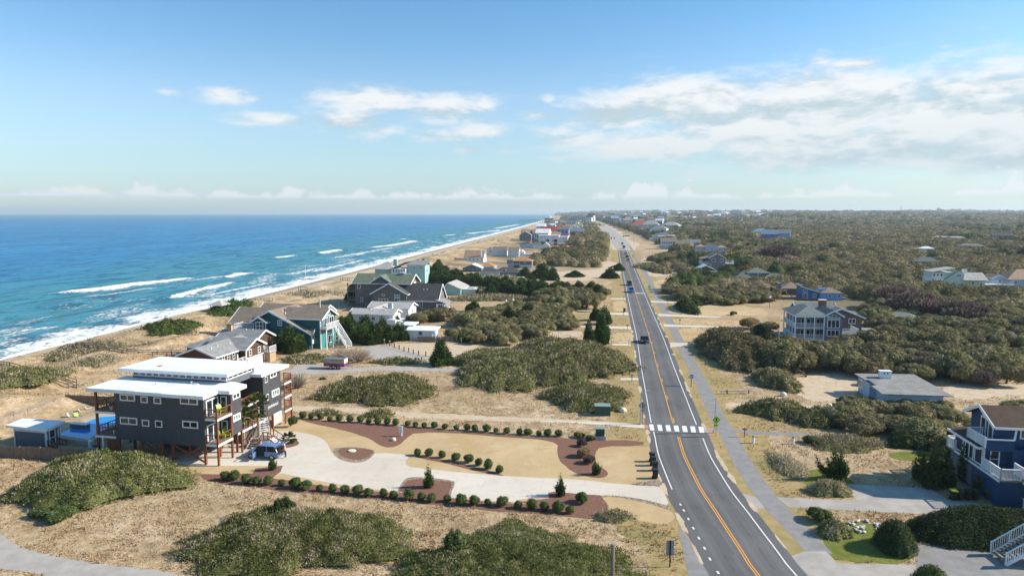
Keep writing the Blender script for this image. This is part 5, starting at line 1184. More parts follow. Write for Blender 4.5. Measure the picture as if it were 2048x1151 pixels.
cottage('grey_motel_wing', 'grey roofed motel wing in front of the dark red roofed motel', Z6h(1370, 225), -8, 36, 14, 6, 'gable', 6, 'white_siding', 'shingle_grey', 'x', sc=0.55)
cottage('far_pink_house', 'long white building with faded red roof towards the pier', Z6h(1585, 145), -8, 74, 30, 12, 'gable', 14, 'white_siding', 'shingle_red', 'x', sc=0.34)
cottage('far_pale_house', 'pale blue gabled house right of the dark red roofed motel', Z6h(1640, 165), -8, 28, 24, 12, 'gable', 12, 'pale_blue_siding', 'shingle_grey', 'y', sc=0.42)
cottage('far_white_house', 'tall white block with pale roof beside the road far off', Z6h(1780, 140), -8, 40, 30, 24, 'flat', 0, 'white_siding', 'roof_white', sc=0.32)
cottage('far_cream_house', 'narrow cream block at the trees far along the beach road', Z6h(1860, 130), -8, 30, 30, 22, 'flat', 0, 'cream_wall', 'roof_white', sc=0.38)
cottage('far_brown_house', 'low brown building by the beach before the faded red roof', Z6h(1465, 135), -8, 50, 24, 8, 'gable', 10, 'brown_siding', 'shingle_brown', 'x', sc=0.32)

# ================================================================== right side
def porch_house():
    h = House('porch_house', 'blue grey three storey house with white double porches and sage roof', Z7h(400, 1075), -8)
    W = 'bluegrey_siding'
    h.wall(W, (.9, 1.8, 0, 6.4, 11, 6.7), (6.3, 0, 0, 10.1, 9, 6.95)); h.wall('brown_siding', (7.5, 8.1, 0, 17, 20, 5.6))
    h.gable(6.3, 0, 10.1, 9, 6.95, 1.1, 'y', 'shingle_sage', W, ov=.35); h.hip(.1, .3, 7.0, 11.5, 6.95, 1.7, 'shingle_sage', ov=.35)
    h.gable(7.5, 8.1, 17, 20, 5.65, 1.9, 'y', 'shingle_sage', 'brown_siding', ov=.6); h.gable(3, 9.5, 12, 17, 6.3, 1.9, 'x', 'shingle_sage', W, ov=.3)
    for z0, z1 in ((1.45, 1.68), (4.0, 4.22)):
        h.box('porch_fascia', 'trim_white', (-.1, -.1, z0, 6.28, 1.78, z1 - .05), (-.1, 1.79, z0, .88, 10.5, z1 - .05)); h.box('porch_deck', 'deck_board', (-.08, -.08, z1 - .047, 6.28, 1.78, z1), (-.08, 1.79, z1 - .047, .88, 10.5, z1))
        h.rail([(0, 10.4, z1), (0, 0, z1), (6.2, 0, z1)], .98, 'trim_white', .17)
    h.box('porch_beam', 'trim_white', (-.1, -.1, 6.55, 6.28, .12, 6.74), (-.1, .13, 6.55, .12, 10.5, 6.74))
    for x in (.02, 2.1, 4.15, 6.2): h.post(x, .02, 0, 6.55, .2, 'trim_white')
    for y in (2.6, 5.2, 7.8, 10.4): h.post(.02, y, 0, 6.55, .2, 'trim_white')
    for i in range(6): h.box('lattice', 'white_siding', (.2 + i * 1.02, .05, .1, 1.05 + i * 1.02, .09, 1.42))
    for z in (5.3, 2.7):
        for x, w in ((2.0, .7), (3.3, .9), (5.4, .8)): h.win('f', x, z, 1.8, w, 1.6, 1, 1, gm='window_dim')
        for y in (3.2, 5.6, 8.2): h.win('l', y, z, .9, .9, 1.6, 1, 1, gm='window_dim')
    h.win('f', 8.2, 5.2, 0, 2.7, 1.9, 3, 1); h.win('f', 8.2, 6.5, 0, 2.7, .45, 3); h.win('f', 8.25, 6.95, 0, .9, .6); h.win('f', 8.2, 3.1, 0, 2.7, 1.5, 3, 1)
    h.win('f', 10.2, 4.7, 8.1, 1.5, 1.4, 2); h.win('f', 14.8, 4.7, 8.1, 1.6, 1.3, 2)
    h.box('deck', 'deck_board', (10.15, 1.2, 2.4, 14.2, 6.8, 2.6)); h.rail([(10.2, 1.3, 2.6), (14.1, 1.3, 2.6), (14.1, 6.7, 2.6)], 1.3, 'trim_white', .14)
    for x in (11.2, 12.6, 14.0): h.post(x, 1.4, 0, 2.4, .2, 'trim_white')
    h.stairs((14.0, .2, .05), (11.0, .2, 2.4), 1.2, railm='trim_white'); h.stairs((-1.6, 1.5, .05), (-1.3, 7.5, 1.6), 1.2, railm='trim_white')
    chimney(h, 8.4, 9.6, 6.5, 9.4, 1.6, 1.1, 'brick', 'trim_white'); h.box('skylight', 'trim_white', (6.9, 9.3, 8.2, 7.6, 9.9, 8.35))
    h.box('annex', 'navy_siding', (17.05, 10, 0, 20.5, 13, 2.2)); h.box('annex_roof', 'shingle_grey', (17.0, 9.7, 2.203, 20.9, 13.3, 2.4))
porch_house()
def blue_house():
    h = House('blue_house', 'bright blue house with pale blue wing, raking roof and grey shingles in the thicket', Z7h(830, 330), -8)
    h.wall('light_blue_siding', (0, 0, -1, 7.1, 9, 2.5)); h.hip(0, 0, 7.1, 9, 2.6, 1.7, 'shingle_brown', ov=.3, tm=None); h.wall('bright_blue_siding', (-5.8, 1.5, 0, -.02, 9, 2.4)); h.box('chimney', 'light_blue_siding', (-.1, 1.6, 2.4, 2.2, 3.0, 3.9))
    MB().extr([(-6.6, 4.6), (-5.6, 4.8), (.4, 2.4), (.4, 2.65), (-5.6, 5.05), (-6.6, 4.85)], 'y', 1.0, 9.5).build('roof', 'shingle_brown', h.e); MB().extr([(-5.8, 2.38), (-.02, 2.38), (-5.8, 4.75)], 'y', 1.5, 9).build('gable_wall', 'bright_blue_siding', h.e)
    h.trim('trim_white', ((-6.6, .95, 4.72), (.4, .95, 2.5)), w=.1, h=.3); h.win('f', -4.7, 1.3, 1.5, 1.7, 2.0, 3); h.win('f', -4.8, 3.2, 1.5, 1.5, .9, 2); h.win('f', -1.6, 1.4, 1.5, 1.2, 1.3, 2, 2); h.win('f', 2.9, 1.6, 0, .8, .9); h.win('f', 6.0, 1.6, 0, .9, .9)
    h.box('deck', 'deck_board', (7.15, 3, .3, 10, 9, .5)); h.rail([(7.2, 3.1, .5), (9.9, 3.1, .5), (9.9, 9, .5)], .9, 'lattice_wood', .3); h.box('deck', 'grey_wood', (-8.6, -2, -.3, -.02, 1.4, 0)); h.rail([(-8.5, -1.9, 0), (-.2, -1.9, 0)], .9, 'grey_wood', .3)
    g = House('brown_house', 'dark brown low house with brown roof left of the bright blue house', Z7h(190, 240), -8)
    g.wall('brown_siding', (0, 0, 0, 8, 9, 2.3)); g.hip(0, 0, 8.5, 9, 2.4, 2.0, 'shingle_brown', tm=None); g.win('f', 1.2, 1.2, 0, 1.3, 1.6, 3); chimney(g, -.8, .5, 0, 4.2, 1.2, .8, 'bluegrey_siding'); g.box('deck', 'grey_wood', (2, -5, -.4, 8.4, -.02, -.1)); g.rail([(2, -4.9, -.1), (8.3, -4.9, -.1)], .9, 'grey_wood', .25); g.stairs((.8, -5.5, -1.5), (2, -4.0, -.2), 1.2, railm='lattice_wood')
blue_house()
def roof_cottage():
    h = House('low_cottage', 'low pale cottage with broad grey shingle roof and white chimney in the thicket', (1892, 802.8), -10)
    h.wall('pale_blue_siding', (-10.7, -6.0, 0, -2.9, 4.9, 2.36)); h.wall('pale_blue_siding', (-11.7, -.6, 0, -10.72, 4.9, 2.6))
    def slope(pts, m='shingle_roofgrey', th=.16):
        n_ = len(pts); MB().add([(*p,) for p in pts] + [(p[0], p[1], p[2] + th) for p in pts], [tuple(range(n_))[::-1], tuple(range(n_, 2 * n_))] + [(i, (i + 1) % n_, n_ + (i + 1) % n_, n_ + i) for i in range(n_)]).build('roof', m, h.e)
    pl = lambda u, v, z: h.at((u, v), z=z)
    zc4 = zc(9.309, 1700, 730)
    pts = [pl(*zc4(80, 150), 3.15), pl(*zc4(1190, 165), 3.15), pl(*zc4(1935, 575), 2.5), pl(*zc4(600, 530), 2.5), pl(*zc4(395, 378), 2.75), pl(*zc4(490, 372), 2.77), pl(*zc4(345, 270), 2.93), pl(*zc4(285, 270), 2.93)]
    slope([(x, y, z - .16) for x, y, z in pts])
    q = pl(*zc4(665, 250), 2.95); chimney(h, q[0], q[1] + .5, 2.6, 4.1, 1.75, .9, 'trim_white', 'trim_white')
    h.box('flue_opening', 'window_dim', (q[0] - .35, q[1] + .03, 3.75, q[0] - .1, q[1] + .06, 3.95), (q[0] + .15, q[1] + .03, 3.75, q[0] + .4, q[1] + .06, 3.95))
    h.win('f', -4.4, 1.3, -6.0, 1.0, .8); h.win('f', -9, 1.2, -6.0, 1.2, .9, 2); h.win('l', 3.4, 1.6, -11.7, 2.4, 1.3, 3, gm='window_dim')
plain('shingle_roofgrey', (0.265, 0.265, 0.255), 0.95, .15, .6, pattern='shingle', bump=.2)
roof_cottage()
plain('porch_screen', (0.010, 0.022, 0.05), 0.55, .1, 2)
def navy_house():
    h = House('navy_house', 'navy blue house with white railed decks and brown roofs at the right edge', Z8h(520, 560), -8)
    ox = -3.9
    h.wall('navy_siding', (ox, -6.3, 0, 9, 4.0, 2.75), (ox + .2, -2.6, 2.75, 9, 3.4, 5.2), (-1.2, -3.4, 2.75, 9, -2.6, 5.2), (-2.4, -2.4, 5.2, 9, 3.0, 7.55))
    MB().extr([(-2.4, 7.5), (9, 7.5), (9, 8.5), (-2.4, 8.5)], 'y', .2, .4).build('gable_wall', 'navy_siding', h.e)
    h.gable(-2.4, -2.4, 9, 3.0, 7.55, 1.25, 'x', 'shingle_deepbrown', 'navy_siding', ov=.6)
    # lower brown roofs
    h.shed(1.2, -7.4, 9, -2.45, 4.4, 5.9, 'y', 'shingle_deepbrown'); h.wall('navy_siding', (1.2, -6.6, 2.75, 9, -3.42, 4.55)); h.shed(ox - .5, -2.9, -2.45, 3.8, 5.0, 5.25, 'x', 'shingle_deepbrown')
    h.trim('trim_white', ((1.15, -7.42, 4.5), (1.15, -2.5, 6.0)), ((1.1, -7.45, 4.5), (9, -7.45, 4.5)), ((ox - .55, -2.95, 5.1), (ox - .55, 3.8, 5.1)), ((ox - .5, -2.95, 5.1), (-1.2, -2.95, 5.15)), w=.12, h=.24)
    # upper deck, walled
    h.box('deck', 'deck_board', (ox, -3.4, 5.2, -2.42, .4, 5.32)); h.rail([(-2.4, .3, 5.3), (ox - .1, .3, 5.3), (ox - .1, -3.4, 5.3)], 1.15, 'trim_white', .12, .13); h.box('parapet', 'navy_siding', (ox, -3.45, 5.0, -1.2, -3.3, 6.2)); h.trim('trim_white', ((ox - .1, -3.38, 6.25), (-1.2, -3.38, 6.25)), ((-1.2, -3.38, 6.25), (-.6, -2.6, 7.6)), w=.18, h=.12)
    h.win('l', -1.2, 6.5, -2.4, 1.0, 2.0, 1); h.win('l', .3, 6.6, -2.4, 1.1, 2.2, 1); h.win('l', .3, 8.0, -2.4, .5, .5); h.win('f', .8, 6.9, -2.4, 2.0, 1.5, 1)
    # middle storey screened porch
    for y in (2.6, .3, -1.8): h.win('l', y - .1, 3.95, ox + .2, 1.9, 1.9, 1, gm='porch_screen')
    h.win('f', -2.6, 3.9, -2.6, .95, 1.9, 1, 2, name='door'); h.win('l', -5.0, 3.7, 1.2, .9, 1.0); h.win('f', 3.2, 3.7, -6.6, 1.0, 1.0)
    h.box('deck', 'deck_board', (ox, -6.3, 2.752, 1.18, -2.62, 2.9)); h.rail([(ox + .1, -2.7, 2.9), (ox + .1, -6.25, 2.9), (-1.9, -6.25, 2.9)], 1.15, 'trim_white', .13, .13)
    h.rail([(ox + .1, 3.9, 2.9), (ox + .1, 3.0, 2.9)], 1.15, 'trim_white', .13, .13); h.box('deck', 'deck_board', (ox - .2, 3.0, 2.752, -.5, 4.7, 2.9)); h.rail([(-.5, 4.6, 2.9), (ox - .1, 4.6, 2.9), (ox - .1, 3.1, 2.9)], 1.15, 'trim_white', .13, .13)
    h.trim('trim_white', ((ox - .03, -6.3, 2.8), (ox - .03, 4, 2.8)), w=.08, h=.24); h.trim('trim_white', ((ox + .17, -2.5, 2.9), (ox + .17, -2.5, 5.0)), ((ox + .17, .2, 2.9), (ox + .17, .2, 5.0)), ((ox + .17, 3.3, 2.9), (ox + .17, 3.3, 5.0)), w=.14, h=.14)
    h.box('lattice', 'slate_siding', (ox - .04, -1.0, .3, ox - .005, 3.6, 2.4))
    g = House('white_porch_house', 'white railed porch house with long white outdoor stair at the lower right', Z8h(600, 690), -8)
    g.wall('navy_siding', (1.6, 1, 0, 9, 7, 5)); g.box('deck', 'deck_board', (0, -5, 2.9, 9, 1, 3.05)); g.box('porch_fascia', 'trim_white', (-.05, -5, 2.6, 9, .98, 2.897)); g.rail([(.05, .9, 3.05), (.05, -4.9, 3.05), (9, -4.9, 3.05)], 1.15, 'trim_white', .13, .13)
    for y in (.85, -2, -4.85): g.post(.1, y, 0, 2.6, .28, 'trim_white')
    g.rail([(.1, .8, 0), (.1, -4.8, 0)], 1.1, 'trim_white', .13, .12)
    a = g.at(Z8h(478, 1045), z=0); b = (a[0] + 4.4, a[1] + .3, 3.0)
    g.stairs((a[0], a[1], .05), b, 1.9, 15, 'deck_board', 'trim_white', railm='trim_white', hgt=1.1); g.post(b[0], b[1], 0, 2.9, .25, 'trim_white'); g.box('deck', 'deck_board', (b[0], b[1] - 1, 2.85, b[0] + 5, b[1] + 1, 3.0))
navy_house()
FZ = zc(7.314, 1280, 440); E8 = zc(8.982, 1820, 500)
def violet_house():
    h = House('slate_gable_house', 'slate grey gabled house with white trim and side porch beside the path', FZ(1005, 740), -8)
    w = 8.2; W = 'slate_violet_siding'
    h.wall(W, (0, 0, -1, w, 14, 6.7)); h.gable(0, 0, w, 14, 6.75, 2.2, 'y', 'shingle_brown', W, ov=.3)
    for x in (2.3, 6.5): h.win('f', x, 5.5, 0, 2.0, 1.7, 3)
    h.win('f', .7, 2.8, 0, 1.0, 1.6, 2); h.win('f', 7.6, 2.8, 0, 1.0, 1.6, 2); h.win('f', 5.2, .6, 0, 1.0, 1.2, 1)
    h.box('porch_deck', 'trim_white', (-3.6, .2, 3.5, -.02, 12, 3.7)); h.rail([(-.1, .3, 3.7), (-3.5, .3, 3.7), (-3.5, 12, 3.7)], 1.2, 'trim_white', .25); h.shed(-4, -.2, 0, 12.5, 6.0, 6.8, 'x', 'shingle_brown'); h.post(-3.5, .3, 0, 6, .25, 'trim_white'); h.post(-3.5, 6, 0, 6, .25, 'trim_white'); h.post(-3.5, 11.8, 0, 6, .25, 'trim_white')
    h.box('deck', 'trim_white', (w + .02, 3, 3.4, w + 5, 10, 3.6)); h.rail([(w + .1, 3.1, 3.6), (w + 4.9, 3.1, 3.6), (w + 4.9, 10, 3.6)], 1.3, 'trim_white', .12)
    g = House('white_roof_garage', 'dark garage with broad white gabled roof in front of the slate gable house', FZ(820, 790), -8, 'garage')
    g.wall('underfloor', (0, 0, 0, 9, 8, 2.2)); g.gable(0, 0, 9, 8, 2.2, 2.1, 'y', 'roof_white', 'underfloor', ov=.9)
    b = House('white_carport', 'long low white carport roof in the thicket in front of the garage', FZ(890, 815), -8, 'carport'); b.slab([(0, 0), (8, 0), (8, 2), (0, 2)], 1.9, 2.2); [b.post(x, 1, 0, 1.9, .12, 'trim_white') for x in (.3, 4, 7.7)]
    k = House('duplex_house', 'pale grey blue house with tan roofs behind the slate gable house', FZ(790, 520), -8).scale(.66)
    k.wall('pale_blue_siding', (3, 1, 0, 12, 14, 9.5), (12, -2, 0, 24, 14, 9.8), (24, 0, 0, 33, 12, 9)); k.hip(2, 0, 12, 14, 9.7, 2.5, 'shingle_tan'); k.gable(12, -2, 24, 14, 9.8, 3, 'y', 'shingle_tan', 'pale_blue_siding'); k.hip(24, 0, 33, 12, 9.2, 2, 'shingle_tan')
    for x in (26.5, 31.5): k.win('f', x, 7, 0, 1.0, 3, 1)
    k.win('f', 18, 7.6, -2, 2, 1.2, 2); k.win('f', 7, 2.5, 1, 3, 2, 2); k.box('balcony', 'trim_white', (-3, -1, 3, 3, 6, 3.3)); k.rail([(3, -.9, 3.3), (-2.9, -.9, 3.3), (-2.9, 6, 3.3)], 1.2, 'trim_white', .4); k.stairs((9, -3.5, 0), (4, -1.5, 3.2), 1.6, railm='trim_white')
    q = House('porch_duplex', 'grey blue house with brown roof, long windowed porch and white stairs', FZ(310, 425), -8).scale(.68)
    q.wall('pale_blue_siding', (0, 0, 0, 14, 12, 9.5)); q.gable(0, 0, 18, 12, 9.5, 4, 'x', 'shingle_brown', 'pale_blue_siding')
    for i in range(6): q.win('f', 1.6 + i * 2.1, 8, 0, 1.5, 2.4, 1)
    q.box('porch_deck', 'trim_white', (-4, -2, 5, 14, -.02, 5.4)); q.rail([(-4, -1.9, 5.4), (14, -1.9, 5.4)], 1.4, 'trim_white', .5); [q.post(x, -1.8, 0, 5, .4, 'trim_white') for x in (-3.8, 5, 13.8)]
    q.wall('bluegrey_siding', (19, -2, 0, 34, 10, 6.4)); q.gable(17, -2, 34, 10, 6.5, 4.5, 'x', 'shingle_brown', 'bluegrey_siding'); [q.win('f', x, 4.4, -2, 2.2, 2.6, 2) for x in (22, 27, 31)]; q.box('balcony', 'trim_white', (34, -3, 3, 40, 4, 6)); q.stairs((16, -6, 0), (16, -2, 5), 2, railm='trim_white')
    t = House('teal_gable_house', 'teal house with grey roof half hidden behind the grey blue porch house', FZ(715, 395), -8).scale(.56)
    t.wall('teal_bright', (0, 0, 0, 17, 10, 7)); t.gable(-9, 0, 17, 10, 7, 5, 'x', 'shingle_grey', 'teal_bright'); t.win('f', 3.5, 5, 0, 1.2, 3, 1); t.win('f', 13, 5, 0, 2, 2, 2)
    s = House('arch_roof_house', 'pale house with curved grey green roof towards the road junction', FZ(185, 305), -8).scale(.56)
    s.wall('pale_green_siding', (0, 0, 0, 42, 18, 10)); s.gable(0, 0, 42, 18, 10, 7, 'y', 'shingle_sage', 'pale_green_siding', peak=.55); s.wall('pale_blue_siding', (10, -6, 0, 40, -.02, 9)); s.shed(9, -7, 41, 0, 9, 12, 'y', 'shingle_pale'); [s.win('f', 15 + i * 5, 6, -6, 2.4, 3, 2) for i in range(5)]; s.win('r', 8, 6, 42, 3, 3, 2); s.box('balcony', 'trim_white', (-6, -3, 3, -.02, 6, 6.5))
    v = House('blue_roof_house', 'small pale house with blue grey hip roof beyond the curved roof', FZ(110, 225), -8).scale(.42); v.wall('white_siding', (0, 0, 0, 22, 18, 10)); v.hip(0, 0, 22, 18, 10.2, 8, 'shingle_blue'); v.win('f', 6, 7, 0, 3, 3, 2); v.win('f', 16, 7, 0, 3, 3, 2)
violet_house()
def green_hip():
    h = House('green_roof_house', 'low grey house with three green hip roofs sunk in the thicket', FZ(1405, 912), -8)
    h.wall('grey_siding', (0, 0, -.5, 5.4, 8, 2.3)); h.hip(0, 0, 6, 8, 2.4, 2.3, 'shingle_green', ov=.3); h.wall('bluegrey_siding', (5.2, 2, 0, 14, 10, 4.2)); h.hip(5.2, 2, 14, 10, 4.3, 1.9, 'shingle_green', ov=.5); h.wall('grey_siding', (10, -3, -1, 21, 6, 1.5)); h.hip(10, -3, 22, 6, 1.6, 2.5, 'shingle_green', ov=.3, tm=None)
    h.win('f', 1.9, 1.2, 0, .9, 1.3); h.win('f', 4.3, 1.2, 0, .9, 1.3); h.win('f', 10.8, 3.2, 2, 1.0, 1.3); h.box('balcony', 'lattice_wood', (5.6, 1.3, 1.9, 9.3, 1.95, 3.0)); h.post(9.5, 1.6, 0, 4.1, .2, 'trim_white'); h.post(5.5, 1.6, 0, 4.1, .2, 'trim_white')
green_hip()
def pale_yellow():
    h = House('pale_green_house', 'pale green house with raking grey roofs and white chimney in the thicket', E8(620, 700), -8)
    W = 'pale_green_siding'
    h.wall(W, (-4.3, 1.5, 0, 7, 10, 4.2)); h.wall(W, (7, 1.0, 0, 15, 9, 3.5)); h.shed(-4.8, .6, 4.0, 9, 6.6, 8.2, 'x', 'shingle_pale'); h.wall(W, (-4.2, 1.5, 4.2, 3.5, 9, 6.6)); MB().extr([(.0, 3.6), (4.8, 7.3), (7.1, 6.0), (7.1, 0), (0, 0)], 'y', .5, 9.5).build('gable_wall', W, h.e)
    h.trim('bluegrey_siding', ((-.2, .45, 3.7), (4.8, .45, 7.4)), w=.14, h=.25); h.shed(6.6, -.6, 15.6, 4.5, 3.5, 6.2, 'y', 'shingle_pale'); h.shed(6.6, 4.5, 15.6, 10, 6.2, 3.6, 'y', 'shingle_pale')
    for i in range(3): h.win('f', -3.5 + i * 1.35, 5.5, 1.5, .7, 1.3)
    h.win('f', 5.2, 5.4, .5, 1.7, .8, 2); h.win('f', 10.7, 2.5, 1.0, 1.0, 1.0); h.box('door', 'brown_siding', (13.2, .92, .2, 14, .985, 2.4)); h.post(14.6, .3, 0, 3.5, .2, 'trim_white'); h.post(12.9, .3, 0, 3.5, .2, 'trim_white')
    h.box('deck', 'trim_white', (-7.2, -1.0, 3.6, -1, 1.45, 3.8)); h.rail([(-1, -.9, 3.8), (-7.1, -.9, 3.8), (-7.1, 1.4, 3.8)], 1.1, 'trim_white', .2); h.box('deck', 'trim_white', (-7.8, -1.6, 1.6, -2, 1.4, 1.8)); h.rail([(-2, -1.5, 1.8), (-7.7, -1.5, 1.8)], 1.1, 'trim_white', .2)
    chimney(h, 9.0, 4.6, 4, 7.6, 1.6, 1, 'trim_white')
    g = House('tan_roof_house', 'white house with tan hip roof and wrap around deck at the right edge', E8(1800, 690), -8)
    g.wall('pale_blue_siding', (0, 0, 0, 18, 12, 3.7)); g.hip(-1, 0, 18, 12, 3.8, 3.6, 'shingle_tan'); g.win('f', 1.6, 2.5, 0, 1.5, 1.6, 3); g.win('f', 6, 2.5, 0, 1.5, 1.6, 2); g.wall('pale_blue_siding', (-6, 2, 0, -.02, 9, 3.9)); g.gable(-6, 2, -1, 9, 3.9, 1.2, 'y', 'shingle_tan', 'pale_blue_siding'); g.win('f', -3, 2.6, 2, 1.2, 1.6); g.box('deck', 'trim_white', (-10, -3, 1.6, -.2, 2, 1.85)); g.rail([(-.2, -2.9, 1.85), (-4, -2.9, 1.85), (-9.9, 1.9, 1.85)], 1.3, 'trim_white', .2); g.rail([(-.2, -2.9, 0), (-4, -2.9, 0)], 1.2, 'trim_white', .2); g.post(-4, -2.8, 0, 1.6, .25, 'trim_white')
pale_yellow()
for uv, w, d, hg, rise, wm, rm, lb in [((1506, 471), 26, 18, 7, 5, 'white_siding', 'shingle_blue', 'white house with blue roof alone in the far forest'), ((1523, 477), 22, 18, 7, 6, 'bright_blue_siding', 'shingle_blue', 'blue house with blue grey roof beside the white one in the far forest'), ((1545, 477), 24, 18, 8, 5, 'light_blue_siding', 'shingle_sage', 'light blue house at the right of the forest group'),
        ((1866, 482), 40, 10, 5, 2, 'cream_wall', 'shingle_pale', 'long low cream building deep in the right forest'), ((1985, 478), 24, 12, 6, 3, 'bluegrey_siding', 'shingle_dark', 'dark roofed house low in the right forest'), ((1838, 507), 13, 9, 5, 2, 'white_siding', 'roof_white', 'white roofed house in the forest above the pale green house'),
        ((1920, 499), 24, 12, 4, 2.5, 'bluegrey_siding', 'shingle_sage', 'low sage roofed house at the right among the trees'), ((1826, 533), 17, 10, 4, 3, 'bluegrey_siding', 'shingle_sage', 'sage roofed house half hidden behind the pale green house'), ((1300, 466), 30, 22, 8, 7, 'white_siding', 'shingle_grey', 'white house with grey roof on the far right of the road'), ((1322, 458), 40, 30, 9, 8, 'pale_blue_siding', 'shingle_pale', 'pale house group by the far bend of the road'), ((1262, 455), 46, 30, 8, 9, 'white_siding', 'shingle_red', 'white building with faded red roof right of the far road'), ((1284, 459), 36, 24, 12, 9, 'cream_wall', 'shingle_pale', 'cream gabled house before the faded red roof'), ((1768, 648), 10, 7, 2.4, 1.4, 'bluegrey_siding', 'shingle_sage', 'small teal roofed shed right of the porch house')]:
    zz = 3.0 if uv[1] < 480 else 1.0
    cottage('forest_house', lb, uv, -8 - (uv[0] % 7) * 3, w, d, hg, 'gable' if uv[0] % 2 else 'hip', rise, wm, rm, 'x', w3(3, w, hg * .6, w * .06, hg * .25), z=zz if uv[1] < 540 else 0, sc=.72 if uv[1] < 540 else .8)
# ================================================================== vegetation
leafmat('leaf_oak', [(0, (.068, .070, .026)), (.3, (.155, .150, .058)), (.55, (.245, .215, .100)), (.8, (.33, .275, .16)), (1, (.43, .355, .24))], hv=.16)
leafmat('leaf_brush', [(0, (.048, .060, .016)), (.25, (.108, .122, .034)), (.5, (.190, .190, .070)), (.75, (.31, .26, .165)), (1, (.45, .38, .27))], hv=.08)
leafmat('leaf_cedar', [(0, (.018, .040, .010)), (.5, (.055, .098, .024)), (1, (.13, .17, .045))], hv=.14)
leafmat('leaf_box', [(0, (.035, .060, .014)), (.6, (.10, .135, .042)), (1, (.22, .24, .10))], hv=.08)
leafmat('leaf_hedge', [(0, (.018, .034, .012)), (.6, (.048, .074, .024)), (1, (.11, .135, .045))], hv=.06)
leafmat('leaf_yellow', [(0, (.10, .075, .015)), (.5, (.20, .15, .03)), (1, (.34, .25, .06))], hv=.12)
leafmat('leaf_bare', [(0, (.085, .062, .050)), (.5, (.16, .120, .10)), (1, (.26, .21, .18))], hv=.15)
leafmat('leaf_rosy', [(0, (.10, .060, .050)), (.5, (.17, .11, .095)), (1, (.25, .18, .16))], hv=.12)
leafmat('leaf_straw', [(0, (.22, .14, .06)), (.45, (.40, .28, .14)), (.8, (.54, .42, .25)), (1, (.22, .20, .07))], hv=.1)
leafmat('leaf_palm', [(0, (.04, .06, .012)), (.6, (.10, .13, .03)), (1, (.24, .20, .06))], hv=.05)
plain('bark', (0.13, 0.10, 0.075), 0.95, .25, 3, bump=.3); plain('bark_pale', (0.30, 0.24, 0.19), 0.95, .2, 3); plain('twig_pale', (0.36, 0.29, 0.23), 0.95, .2, 3)

def unit(a): return a / np.maximum(np.linalg.norm(a, axis=-1, keepdims=True), 1e-9)
def leafcards(pos, nor, size, tint, asp=.55, jit=.55, up=0.0, rng=RNG, tri=False):
    """one small quad per leaf clump, facing roughly along nor; returns verts, quads, tints"""
    n = len(pos); nn = unit(nor + rng.normal(0, jit, (n, 3)) + np.array([0, 0, up]))
    t = unit(np.cross(nn, rng.normal(0, 1, (n, 3)))); b = np.cross(nn, t)
    s = np.asarray(size)[:, None] * np.ones((n, 1)); s2 = s * asp
    v = np.stack([pos - t * s * .5, pos + b * s2 * .5, pos + t * s * .5, pos - b * s2 * .5], 1).reshape(-1, 3)
    return v, np.arange(n * 4), np.repeat(tint, 4)
def blades(pos, d, length, width, tint, rng=RNG):
    """thin upright diamonds (twigs, grass, needles) along direction d"""
    n = len(pos); d = unit(d); t = unit(np.cross(d, rng.normal(0, 1, (n, 3))))
    L = np.asarray(length)[:, None] * np.ones((n, 1)); w = np.asarray(width)[:, None] * np.ones((n, 1))
    v = np.stack([pos, pos + d * L * .45 + t * w * .5, pos + d * L, pos + d * L * .45 - t * w * .5], 1).reshape(-1, 3)
    return v, np.arange(n * 4), np.repeat(tint, 4)
def shellq(c, r, nu=8, nv=5):
    """closed lumpy ball as quads"""
    u = np.linspace(0, 2 * pi, nu, endpoint=False); w = np.linspace(0.15, pi - .15, nv)
    U, W = np.meshgrid(u, w); p = np.stack([np.sin(W) * np.cos(U), np.sin(W) * np.sin(U), np.cos(W)], -1).reshape(-1, 3) * r + c
    i = np.arange(nu * nv).reshape(nv, nu); j = np.roll(i, -1, 1)
    q = np.stack([i[:-1], i[1:], j[1:], j[:-1]], -1).reshape(-1, 4)
    q = np.vstack([q, [[i[0, 0], i[0, 2], i[0, 4], i[0, 6]], [i[-1, 6], i[-1, 4], i[-1, 2], i[-1, 0]]]]) if nu == 8 else q
    return p, q.reshape(-1)
def join(parts):
    V, Q, T, off = [], [], [], 0
    for v, q, t in parts: V.append(v); Q.append(np.asarray(q) + off); T.append(t); off += len(v)
    return np.vstack(V), np.concatenate(Q), np.concatenate(T)
